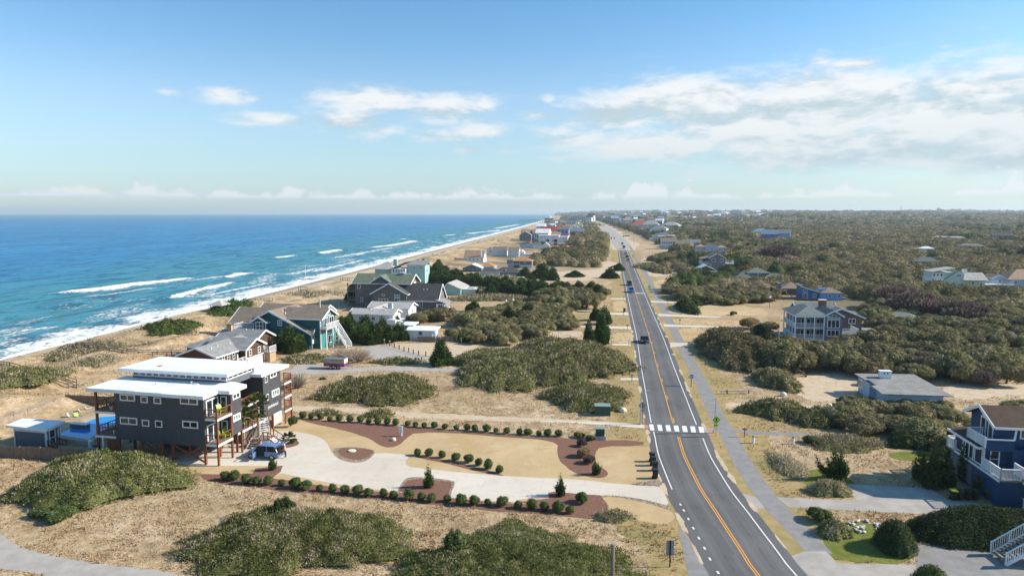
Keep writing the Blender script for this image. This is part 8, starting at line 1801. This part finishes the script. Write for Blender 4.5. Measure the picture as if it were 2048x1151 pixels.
def ped(b):    # walking figure cut from flat plate, facing -y
    y0, y1 = -.055, -.035
    def bar(p, q, w): 
        a = Vector((q[0] - p[0], 0, q[1] - p[1])); l = a.length; a /= l; nrm = Vector((-a.z, 0, a.x)) * w / 2; vs = []
        for yy in (y0, y1): vs += [(p[0] - nrm.x, yy, p[1] - nrm.z), (p[0] + nrm.x, yy, p[1] + nrm.z), (q[0] + nrm.x, yy, q[1] + nrm.z), (q[0] - nrm.x, yy, q[1] - nrm.z)]
        b.add(vs, [(0, 1, 2, 3), (7, 6, 5, 4), (0, 4, 5, 1), (1, 5, 6, 2), (2, 6, 7, 3), (3, 7, 4, 0)])
    c = 2.35
    b.tube([(0.02, y0, c + .25), (.02, y1, c + .25)], .055, 10); bar((.0, c + .18), (-.02, c - .03), .11); bar((-.02, c), (-.12, c - .14), .05); bar((-.12, c - .14), (-.15, c - .28), .045); bar((-.0, c), (.09, c - .13), .05); bar((.09, c - .13), (.07, c - .28), .045); bar((-.01, c + .15), (-.13, c + .03), .04); bar((.02, c + .15), (.12, c + .02), .04)
def diamond(b, c=2.35, r=.55, y0=-.03, y1=0): b.extr([(0, c - r), (r, c), (0, c + r), (-r, c)], 'y', y0, y1)
def arrow(b):
    b.extr([(-.22, 1.58), (-.16, 1.56), (.1, 1.66), (.06, 1.72)], 'y', -.055, -.035); b.extr([(-.27, 1.52), (-.1, 1.52), (-.2, 1.68)], 'y', -.057, -.037)
post_thing('crossing_sign', 'lime green pedestrian crossing sign with arrow plate at the near crossing', 'sign', P(*Y5(1298, 968)), [('post', 'galvanised', lambda b: b.box(-.04, .003, 0, .04, .07, 2.6)), ('sign_plate', 'sign_lime', diamond), ('border', 'sign_black', lambda b: [b.bar(p, q, .02, .025) for p, q in (((0, -.04, 1.86), (.49, -.04, 2.35)), ((.49, -.04, 2.35), (0, -.04, 2.84)), ((0, -.04, 2.84), (-.49, -.04, 2.35)), ((-.49, -.04, 2.35), (0, -.04, 1.86)))]), ('pictogram', 'sign_black', ped), ('arrow_plate', 'sign_lime', lambda b: b.box(-.32, -.03, 1.46, .32, 0, 1.78)), ('arrow', 'sign_black', arrow)])
for uv, lb in [((1298, 589), 'lime green crossing sign at the far zebra crossing'), ((1266, 520), 'small lime green sign far along the path')]:
    k = 1.25; e = post_thing('crossing_sign', lb, 'sign', P(*uv), [('post', 'galvanised', lambda b: b.box(-.04, .003, 0, .04, .07, 2.6)), ('sign_plate', 'sign_lime', diamond), ('arrow_plate', 'sign_lime', lambda b: b.box(-.32, -.03, 1.46, .32, 0, 1.78))]); e.scale = (k, k, k)
post_thing('warning_sign', 'back of a blue grey diamond sign at the left end of the crossing', 'sign', P(*Y5(297, 798)), [('post', 'grey_wood', lambda b: b.box(-.05, -.07, 0, .05, -.003, 3.3)), ('sign_plate', 'sign_back', lambda b: diamond(b, 2.75, .6, 0, .03)), ('lower_plate', 'sign_back', lambda b: b.box(-.2, 0, 1.85, .3, .03, 2.12))])
post_thing('route_sign', 'small square blue sign with white marks beside the shared path', 'sign', P(*Y5(963, 287)), [('post', 'grey_wood', lambda b: b.box(-.05, .003, 0, .05, .09, 2.0)), ('sign_plate', 'sign_blue', lambda b: b.box(-.32, -.03, 1.45, .32, 0, 2.1)), ('marks', 'trim_white', lambda b: b.box(-.22, -.045, 1.62, -.1, -.033, 1.95).box(.02, -.045, 1.62, .12, -.033, 1.95).box(-.24, -.045, 1.75, -.02, -.034, 1.82))])
post_thing('roadside_sign', 'back of a tall rectangular grey sign on the verge at the bottom', 'sign', P(*Z3(829, 1105)), [('post', 'sign_black', lambda b: b.box(-.05, -.09, 0, .05, -.003, 2.35)), ('sign_plate', 'sign_back', lambda b: b.box(-.33, 0, 1.0, .33, .03, 2.35))], .05)
post_thing('utility_post', 'weathered grey timber post rising from the bottom brush mound', 'post', P(1224, 1200), [('post', 'grey_wood', lambda b: b.tube([(0, 0, 0), (0, 0, 4.6)], [.17, .14], 10)), ('cap', 'galvanised', lambda b: b.tube([(0, 0, 4.603), (0, 0, 4.68)], .16, 10))])
post_thing('street_light', 'slim grey street light with a short arm over the road at the crossing', 'street light', P(*Y5(277, 800)), [('pole', 'galvanised', lambda b: b.tube([(0, 0, 0), (.03, 0, 2.5), (.06, 0, 4.75)], [.12, .09, .07], 10)), ('arm', 'galvanised', lambda b: b.tube([(.06, 0, 4.7), (.9, 0, 4.85)], .035, 6)), ('lamp_head', 'concrete_grey', lambda b: b.box(.75, -.1, 4.78, 1.15, .1, 4.92)), ('base', 'galvanised', lambda b: b.tube([(0, 0, 0), (0, 0, .25)], .18, 10))])
post_thing('utility_pole', 'slim tall grey pole behind the lime crossing sign', 'pole', P(*Y5(1272, 916)), [('pole', 'galvanised', lambda b: b.tube([(0, 0, 0), (.16, 0, 4.8)], [.08, .06], 8)), ('cap', 'galvanised', lambda b: b.tube([(.16, 0, 4.8), (.163, 0, 4.9)], .09, 8))])
post_thing('small_sign', 'tiny white sign on a thin stake left of the street light', 'sign', P(*Y5(268, 790)), [('post', 'grey_wood', lambda b: b.box(-.02, -.02, 0, .02, .02, 1.5)), ('sign_plate', 'trim_white', lambda b: b.box(-.35, -.04, 1.5, -.02, -.02, 1.62))])
post_thing('meter_pedestal', 'white electric meter pedestal on the mulch of the lawn bed', 'pedestal', P(*Z2(592, 468)), [('post', 'white_plastic', lambda b: b.box(-.12, -.08, 0, .12, .08, .9)), ('box', 'white_plastic', lambda b: b.box(-.28, -.16, .5, .28, -.083, 1.35)), ('lid', 'concrete_grey', lambda b: b.box(-.3, -.2, 1.353, .3, .1, 1.4))], -.2)
post_thing('well_cover', 'pale round cover in the middle of the mulch island', 'cover', P(*Z2(352, 542)), [('rim', 'concrete_grey', lambda b: b.tube([(0, 0, .02), (0, 0, .10)], .55, 16)), ('lid', 'cream_wall', lambda b: b.tube([(0, 0, .10), (0, 0, .16)], .45, 16))])
for uv, lb in [(Z4(138, 502), 'white utility marker post nearest the footpath'), (Z4(333, 506), 'white utility marker post by the fire hydrant')]:
    post_thing('marker_post', lb, 'post', P(*uv), [('post', 'white_plastic', lambda b: b.tube([(0, 0, 0), (0, 0, .8)], .16, 10)), ('cap', 'box_top', lambda b: b.tube([(0, 0, .8), (0, 0, .98), (0, 0, 1.05)], [.18, .17, .06], 10))])
post_thing('fire_hydrant', 'red fire hydrant at the edge of the brown brush', 'hydrant', P(*Z4(430, 512)), [('barrel', 'hydrant_red', lambda b: b.tube([(0, 0, 0), (0, 0, .08), (0, 0, .081), (0, 0, .62), (0, 0, .78)], [.2, .2, .13, .13, .05], 10)), ('outlet', 'hydrant_red', lambda b: b.tube([(-.25, 0, .45), (.25, 0, .45)], .07, 8)), ('cap', 'sign_black', lambda b: b.tube([(0, 0, .78), (0, 0, .86)], .04, 6))])
post_thing('pipe_barrier', 'long pale pipe barrier lying across the sandy drive right of the path', 'barrier', P(*Z4(10, 262)), [('pipe', 'concrete_grey', lambda b: b.tube([(-1.2, 0, .55), (4.2, .3, .55)], .12, 8)), ('post', 'grey_wood', lambda b: b.box(-.1, -.08, 0, .1, .08, .7)), ('post', 'grey_wood', lambda b: b.box(3.6, .18, 0, 3.8, .34, .7))])
def stonering():
    x, y = P(*Z4(668, 910)); rr = random.Random(3)
    for i in range(34):
        a = rr.uniform(0, 6.28); q = sqrt(rr.uniform(0, 1)); m_ = 'cream_wall' if rr.random() < .5 else 'concrete_grey'
        o = MB().ball((0, 0, 0), rr.uniform(.12, .26), 7, 5, (1, rr.uniform(.7, 1), .6)).build('rock', m_, None, (x + cos(a) * q * 2.1, y + sin(a) * q * 1.4, .1)); tag(o, 'pale rock in the ring of stones on the green lawn', 'rock', 'rocks of the stone ring')
    for uv, s_, lb in [(Z4(285, 272), .55, 'pale boulder on the sand right of the path'), (Z4(508, 325), .5, 'grey boulder by the sand drive below the low cottage'), (Z3(600, 350), .6, 'tan boulder right of the green utility cabinet'), (Z2(555, 490), .35, 'reddish rock on the mulch bed')]:
        x, y = P(*uv); o = MB().ball((0, 0, 0), s_, 9, 6, (1, .8, .8)).build('rock', 'cream_wall', None, (x, y, s_ * .45)); tag(o, lb, 'rock')
stonering()
# post line round the parking pad, field fence and gate
for uvs, m, lb, g, cap in [([(733, 270), (848, 275), (960, 275), (1020, 292), (1075, 313), (1130, 333), (1185, 352), (1237, 364), (1290, 384), (1350, 400), (1432, 410)], 'grey_wood', 'short white capped post in the line round the parking pad', 'posts round the parking pad', 1), ([(1003, 470), (1127, 482), (1250, 482), (1385, 472)], 'grey_wood', 'dark post with pale cap along the grass below the parking pad', 'posts below the parking pad', 1), ([(1147, 227), (1260, 238), (1373, 243), (1492, 248), (1603, 248), (1835, 264), (1953, 270)], 'lattice_wood', 'pale timber fence post in front of the white shed', 'fence posts by the white shed', 0)]:
    for uv in uvs: post_thing('fence_post', lb, 'post', P(*Q4(*uv)), [('post', m, lambda b: b.box(-.11, -.11, 0, .11, .11, 1.05)), ('cap', 'trim_white' if cap else m, lambda b: b.box(-.13, -.13, 1.053, .13, .13, 1.17))], 0, g)
x, y = P(*Q4(1610, 246)); e = empty('timber_gate', (x, y, 0), -.12, 'brown timber rail gate between the shed and the round bush', 'gate'); b = MB()
for z in (.3, .75, 1.25): b.bar((0, 0, z), (3.6, 0, z), .06, .16)
for k in (0, 1.2, 2.4, 3.6): b.bar((k, 0, 0), (k, 0, 1.4), .12)
b.bar((0, .05, .2), (1.2, .05, 1.3), .06); b.bar((1.2, .05, 1.3), (2.4, .05, .2), .06); b.bar((2.4, .05, .2), (3.6, .05, 1.3), .06); b.build('rails', 'grey_wood', e); MB().box(1.15, -.1, .7, 1.3, -.05, .85).build('latch', 'galvanised', e)
x, y = P(*Q4(1340, 246)); e = empty('board_screen', (x, y, 0), -.12, 'dark timber screen hiding bins in front of the white shed', 'screen'); MB().box(0, 0, 0, 4.2, .06, 1.3).build('boards', 'grey_wood', e); [MB().box(k, -.08, 0, k + .12, -.003, 1.4).build('post', 'grey_wood', e) for k in (0, 2, 4)]
def glob(uv, label):
    post_thing('globe_lamp', label, 'lamp', P(*uv), [('pole', 'sign_black', lambda b: b.tube([(0, 0, 0), (0, 0, 2.9)], .06, 8)), ('globe', 'white_plastic', lambda b: b.ball((0, 0, 3.2), .36, 12, 8)), ('collar', 'sign_black', lambda b: b.tube([(0, 0, 2.85), (0, 0, 2.95)], .14, 8))])
glob((1012, 622), 'white globe lamp on a black pole, left of the pair by the drive'); glob((1026, 620), 'white globe lamp on a black pole, right of the pair by the drive'); glob((1539, 614), 'dark lamp post in front of the brown house')
# traffic signals at the far junction
def signal(uv, label, arm, m_='galvanised', sgn=False):
    e = empty('traffic_signal', (*P(*uv), 0), 0, label, 'traffic signal'); MB().tube([(0, 0, 0), (0, 0, 9)], [.22, .16], 8).build('pole', m_, e); MB().tube([(0, 0, 8), (arm, 0, 8.6)], [.14, .09], 6).build('arm', m_, e)
    for k in (.45, .95): MB().box(arm * k - .35, -.25, 6.9, arm * k + .35, .25, 8.5).build('signal_head', 'sign_black', e)
    if sgn: MB().box(arm * .7 - 2, -.1, 7.3, arm * .7 + 2, .0, 8.3).build('street_sign', 'sign_green', e)
signal((1217.5, 493), 'traffic signal mast left of the far junction', 5, sgn=False); signal((1268, 488), 'traffic signal mast with green street sign right of the far junction', -11, sgn=True)
for k, (u, v) in enumerate([(1194, 495), (1198.5, 495), (1203, 495)]): post_thing('white_post', 'tall white post in the group of three before the signals', 'post', P(u, v), [('post', 'trim_white', lambda b: b.box(-.25, -.25, 0, .25, .25, 4)), ('cap', 'trim_white', lambda b: b.box(-.3, -.3, 4.003, .3, .3, 4.2))], 0, 'white posts before the signals')

# ---- boardwalks, gazebo, beach decks
def boardwalk(label, pts, w=1.5, rails=True, steps_end=None):
    q = [(*P(u, v, z), z) for u, v, z in pts]; o = q[0]; e = empty('boardwalk', (o[0], o[1], 0), 0, label, 'boardwalk')
    d_, r_, s_ = MB(), MB(), MB(); up = Vector((0, 0, 1))
    for a, b in zip(q[:-1], q[1:]):
        a = Vector(a) - Vector((o[0], o[1], 0)); b = Vector(b) - Vector((o[0], o[1], 0)); L = (b - a).length; n_ = max(1, int(L / 2.4)); c = Vector((-(b - a).y, (b - a).x, 0)).normalized() * w / 2
        m = max(1, int(L / .3))
        for i in range(m): p = a + (b - a) * ((i + .5) / m); d_.bar(p - c, p + c, L / m * .92, .06)
        for sg in (-1, 1):
            if rails:
                for z in (.55, 1.0): r_.bar(a + c * sg + up * z, b + c * sg + up * z, .09, .12)
            for i in range(n_ + 1):
                p = a + (b - a) * (i / n_) + c * sg; g = float(ground_z(p.x + o[0], p.y + o[1])) - .2; s_.bar((p.x, p.y, min(g, p.z - .3)), (p.x, p.y, p.z + (1.05 if rails else 0)), .13)
    d_.build('deck', 'deck_board', e); s_.build('posts', 'grey_wood', e)
    if rails: r_.build('railing', 'grey_wood', e)
    return e
boardwalk('pale boardwalk ramp coming down the dune to the pool yard', [(*ZC(165, 305), 2.6), (*ZC(330, 330), 2.5), (*ZC(520, 385), 2.0), (*ZC(700, 445), 1.2), (*ZC(835, 465), .15)], 1.6)
boardwalk('long grey boardwalk over the dune with stepped landings to the sea', [(*ZC(1900, 155), 1.6), (*ZC(1350, 150), 1.6), (*ZC(1200, 135), 2.0), (*ZC(1080, 112), 2.4), (*ZC(980, 92), 2.8), (*ZC(880, 82), 3.0), (*ZC(700, 75), 3.0), (*ZC(600, 115), 1.0), (*ZC(500, 155), -1.2)], 1.7)
boardwalk('grey beach stair at the far left edge of the dune', [(*ZC(140, 300), 2.7), (*ZC(40, 275), 2.8), (*ZC(-120, 250), 1.0)], 1.8)
boardwalk('grey boardwalk from the shake cottage to the beach', [(*Z4h(280, 455), 2.0), (*Z4h(60, 425), 2.4), (*Z4h(-180, 420), 2.6), (*Z4h(-340, 428), .5)], 1.5)
boardwalk('short weathered boardwalk behind the teal house', [(*Z4h(1150, 60), 2.2), (*Z4h(950, 80), 2.4), (*Z4h(840, 90), 1.0)], 1.6)
for i, (u, v, s_, lb) in enumerate([(606, 582, 2.6, 'weathered deck platform on the open dune above the gazebo'), (852, 523, 4.0, 'weathered beach deck left of the brown roofed house'), (870, 513, 3.6, 'smaller beach deck above the larger one'), (1000, 482, 5, 'deck with white chair on the dune before the slate house'), (690, 553, 3.5, 'low deck left of the green roofed wing')]):
    x, y = P(u, v, 1.5); g = float(ground_z(x, y)); e = empty('beach_deck', (x, y, g), -.15, lb, 'deck'); MB().box(-s_ / 2, -s_ / 3, .7, s_ / 2, s_ / 3, .82).build('deck', 'grey_wood', e)
    b = MB(); [b.box(sx * s_ / 2 - .08, sy * s_ / 3 - .08, -.6, sx * s_ / 2 + .08, sy * s_ / 3 + .08, 1.7) for sx in (-1, 1) for sy in (-1, 1)]; b.build('posts', 'grey_wood', e); MB().bar((-s_ / 2, s_ / 3, 1.6), (s_ / 2, s_ / 3, 1.6), .12).bar((-s_ / 2, -s_ / 3, 1.6), (-s_ / 2, s_ / 3, 1.6), .12).build('railing', 'grey_wood', e)
def gazebo():
    x, y = P(*Z4h(570, 190), 2.0); g = float(ground_z(x, y)); e = empty('gazebo', (x, y, g), -.2, 'small gazebo with a pale pyramid roof at the edge of the dune', 'gazebo'); s_ = 2.0
    for sx in (-1, 1):
        for sy in (-1, 1): MB().box(-.1, -.1, -1, .1, .1, 2.4).build('post', 'grey_wood', e, (sx * s_ * .85, sy * s_ * .85, 0))
    MB().add([(-s_ * 1.2, -s_ * 1.2, 2.4), (s_ * 1.2, -s_ * 1.2, 2.4), (s_ * 1.2, s_ * 1.2, 2.4), (-s_ * 1.2, s_ * 1.2, 2.4), (0, 0, 3.7)], [(0, 1, 4), (1, 2, 4), (2, 3, 4), (3, 0, 4), (3, 2, 1, 0)]).build('roof', 'shingle_pale', e); MB().box(-s_, -s_, .1, s_, s_, .25).build('floor', 'grey_wood', e)
gazebo()
x, y = P(611, 545, 2); post_thing('flagpole', 'thin white pole on the dune beside the surf', 'pole', (x, y), [('pole', 'trim_white', lambda b: b.tube([(0, 0, -1), (0, 0, 5)], [.1, .05], 6)), ('cap', 'trim_white', lambda b: b.ball((0, 0, 5.05), .13))])

# ---- far things: pier, hotel, town, masts
def pier():
    Yp = 2400; x0, x1 = 24, 137; e = empty('pier', (x0, Yp, SEA), 0, 'long fishing pier on thin piles reaching into the sea', 'pier'); MB().box(0, -4, 8.6, x1 - x0, 4, 9.6).build('deck', 'grey_wood', e); b = MB()
    for i in range(15):
        for sy in (-3, 3): b.box(i * 8 - .5, sy - .5, -6, i * 8 + .5, sy + .5, 8.6)
    b.build('piles', 'grey_wood', e); MB().box(90, -7, 9.603, 118, 7, 14).build('pier_house', 'brown_siding', e); MB().box(88, -8, 14.003, 120, 8, 16).build('roof', 'shingle_dark', e)
pier()
def hotel(u, v, w, d, hg, label, wm, rm, n_, fl):
    x, y = P(u, v); e = empty('hotel', (x, y, 0), -.1, label, 'hotel'); MB().box(0, 0, 0, w, d, hg).build('wall', wm, e)
    for k in range(3): MB().add([(w * k / 3, -1, hg), (w * (k + 1) / 3, -1, hg), (w * (k + 1) / 3, d, hg), (w * k / 3, d, hg), (w * (k + .5) / 3, d * .5, hg * 1.18)], [(0, 1, 4), (1, 2, 4), (2, 3, 4), (3, 0, 4)]).build('roof', rm, e)
    for i in range(n_):
        for j_ in range(fl): MB().box(0, -.3, 0, w / n_ * .5, -.02, hg / fl * .5).build('window', 'window_dim', e, (w * (i + .25) / n_, 0, hg * (j_ + .3) / fl))
hotel(1140, 444, 66, 30, 17, 'large pale hotel block on the horizon above the beach', 'pale_blue_siding', 'shingle_dark', 9, 4); hotel(1175, 442.5, 18, 18, 17, 'narrow cream hotel tower right of the large pale hotel', 'cream_wall', 'roof_white', 3, 5)
def town():
    rr = random.Random(21); walls = ['white_siding', 'cream_wall', 'pale_blue_siding', 'grey_siding', 'white_siding', 'brown_siding', 'light_blue_siding']; roofs = ['shingle_grey', 'shingle_pale', 'shingle_brown', 'roof_white', 'shingle_dark', 'shingle_red', 'shingle_blue', 'shingle_tan']; base = []
    for i in range(14):
        w, d, hg, rs = rr.uniform(12, 26), rr.uniform(10, 16), rr.uniform(6, 12), rr.uniform(2.5, 6); b = MB(); b.box(0, 0, -2, w, d, hg); b.cur = 1
        if i % 4 == 3: b.box(-.5, -.5, hg + .01, w + .5, d + .5, hg + 1)
        else: b.extr([(-1, hg - .3), (d + 1, hg - .3), (d / 2, hg + rs)], 'x', -1, w + 1)
        b.cur = 2
        for k in range(3): b.box(w * (k + .3) / 3, -.15, hg * .5, w * (k + .6) / 3, -.02, hg * .8)
        base.append(b.mesh('distant_house', [walls[i % 7], roofs[(i * 3) % 8], 'window_dim']))
    k_ = 0; used = []
    for _ in range(4000):
        if k_ >= 34: break
        Y = rr.uniform(640, 1900); X = rr.uniform(float(shoreX(Y)) + 62, float(roadX(Y)) - 34 - .02 * Y)
        if blocked(X, Y, 9, 14) or any(hypot(X - a, Y - b) < 26 for a, b in used): continue
        used.append((X, Y)); o = bpy.data.objects.new('distant_house', base[(k_ * 5) % 14]); link(o); o.location = (X, Y, 1.2); o.rotation_euler = (0, 0, rr.uniform(-.3, .0)); k = rr.uniform(.55, .85); o.scale = (k, k, k * 1.1)
        tag(o, 'small pale beach house in the far row between the road and the sea', 'house', 'houses of the far beach row'); k_ += 1
    n_ = 0
    while n_ < 260:
        Y = 1500 + 4200 * rr.random() ** 1.3; u = rr.uniform(1190, 1560) if rr.random() < .8 else rr.uniform(1100, 2040); X = (u - 1024) / F * Y
        if X < float(shoreX(Y)) + 110 or abs(X - float(roadX(Y))) < 26: continue
        if u > 1560 and Y < 3500: continue
        if u > 1330 and Y < 2300: continue
        o = bpy.data.objects.new('distant_house', base[n_ % 14]); link(o); o.location = (X, Y, float(ground_z(X, Y)) + rr.uniform(1, 4) + (Y - 1500) * .0011); o.rotation_euler = (0, 0, rr.uniform(-.5, .5)); k = rr.uniform(.8, 1.3) * (1 + (Y - 1500) / 9000); o.scale = (k, k, k)
        tag(o, 'tiny pale house in the far town near the horizon', 'house', 'houses of the far town'); n_ += 1
town()
def mast(u, Y, hg, r, label):
    X = (u - 1024) / F * Y; e = empty('radio_mast', (X, Y, float(ground_z(X, Y))), 0, label, 'radio mast'); b = MB()
    for k in range(3):
        a = 2 * pi * k / 3; b.bar((cos(a) * r, sin(a) * r, 0), (cos(a) * r * .2, sin(a) * r * .2, hg), .7)
    b.build('legs', 'galvanised', e); b = MB()
    for i in range(12):
        t = i / 12; t2 = (i + 1) / 12
        for k in range(3):
            a, a2 = 2 * pi * k / 3, 2 * pi * (k + 1) / 3; q = lambda t_, a_: (cos(a_) * r * (1 - .8 * t_), sin(a_) * r * (1 - .8 * t_), hg * t_); b.bar(q(t, a), q(t2, a2), .4); b.bar(q(t, a), q(t, a2), .4)
    b.build('bracing', 'galvanised', e); MB().bar((0, 0, hg), (0, 0, hg * 1.08), .4).build('antenna', 'galvanised', e)
mast(1797, 4200, 62, 5, 'tall lattice radio mast standing on the horizon at the right'); mast(1738, 5600, 40, 3, 'short mast on the horizon left of the tall radio mast'); mast(1177, 3000, 36, 2, 'thin mast on the horizon above the hotel')

# ---- air
def haze():
    m = bpy.data.materials.new('air'); m.use_nodes = True; t = m.node_tree; t.nodes.clear(); o = t.nodes.new('ShaderNodeOutputMaterial'); v = t.nodes.new('ShaderNodeVolumePrincipled')
    v.inputs['Color'].default_value = (0.78, 0.91, 1.0, 1); v.inputs['Density'].default_value = 0.00009; v.inputs['Anisotropy'].default_value = 0.2
    t.links.new(v.outputs[0], o.inputs['Volume'])
    MATS['air'] = m; b = MB().box(-17000, -800, -20, 17000, 17500, 112); ob = b.build('haze', 'air'); tag(ob, kind='stuff', label='thin pale sea air over the whole coast', cat='haze')
haze()
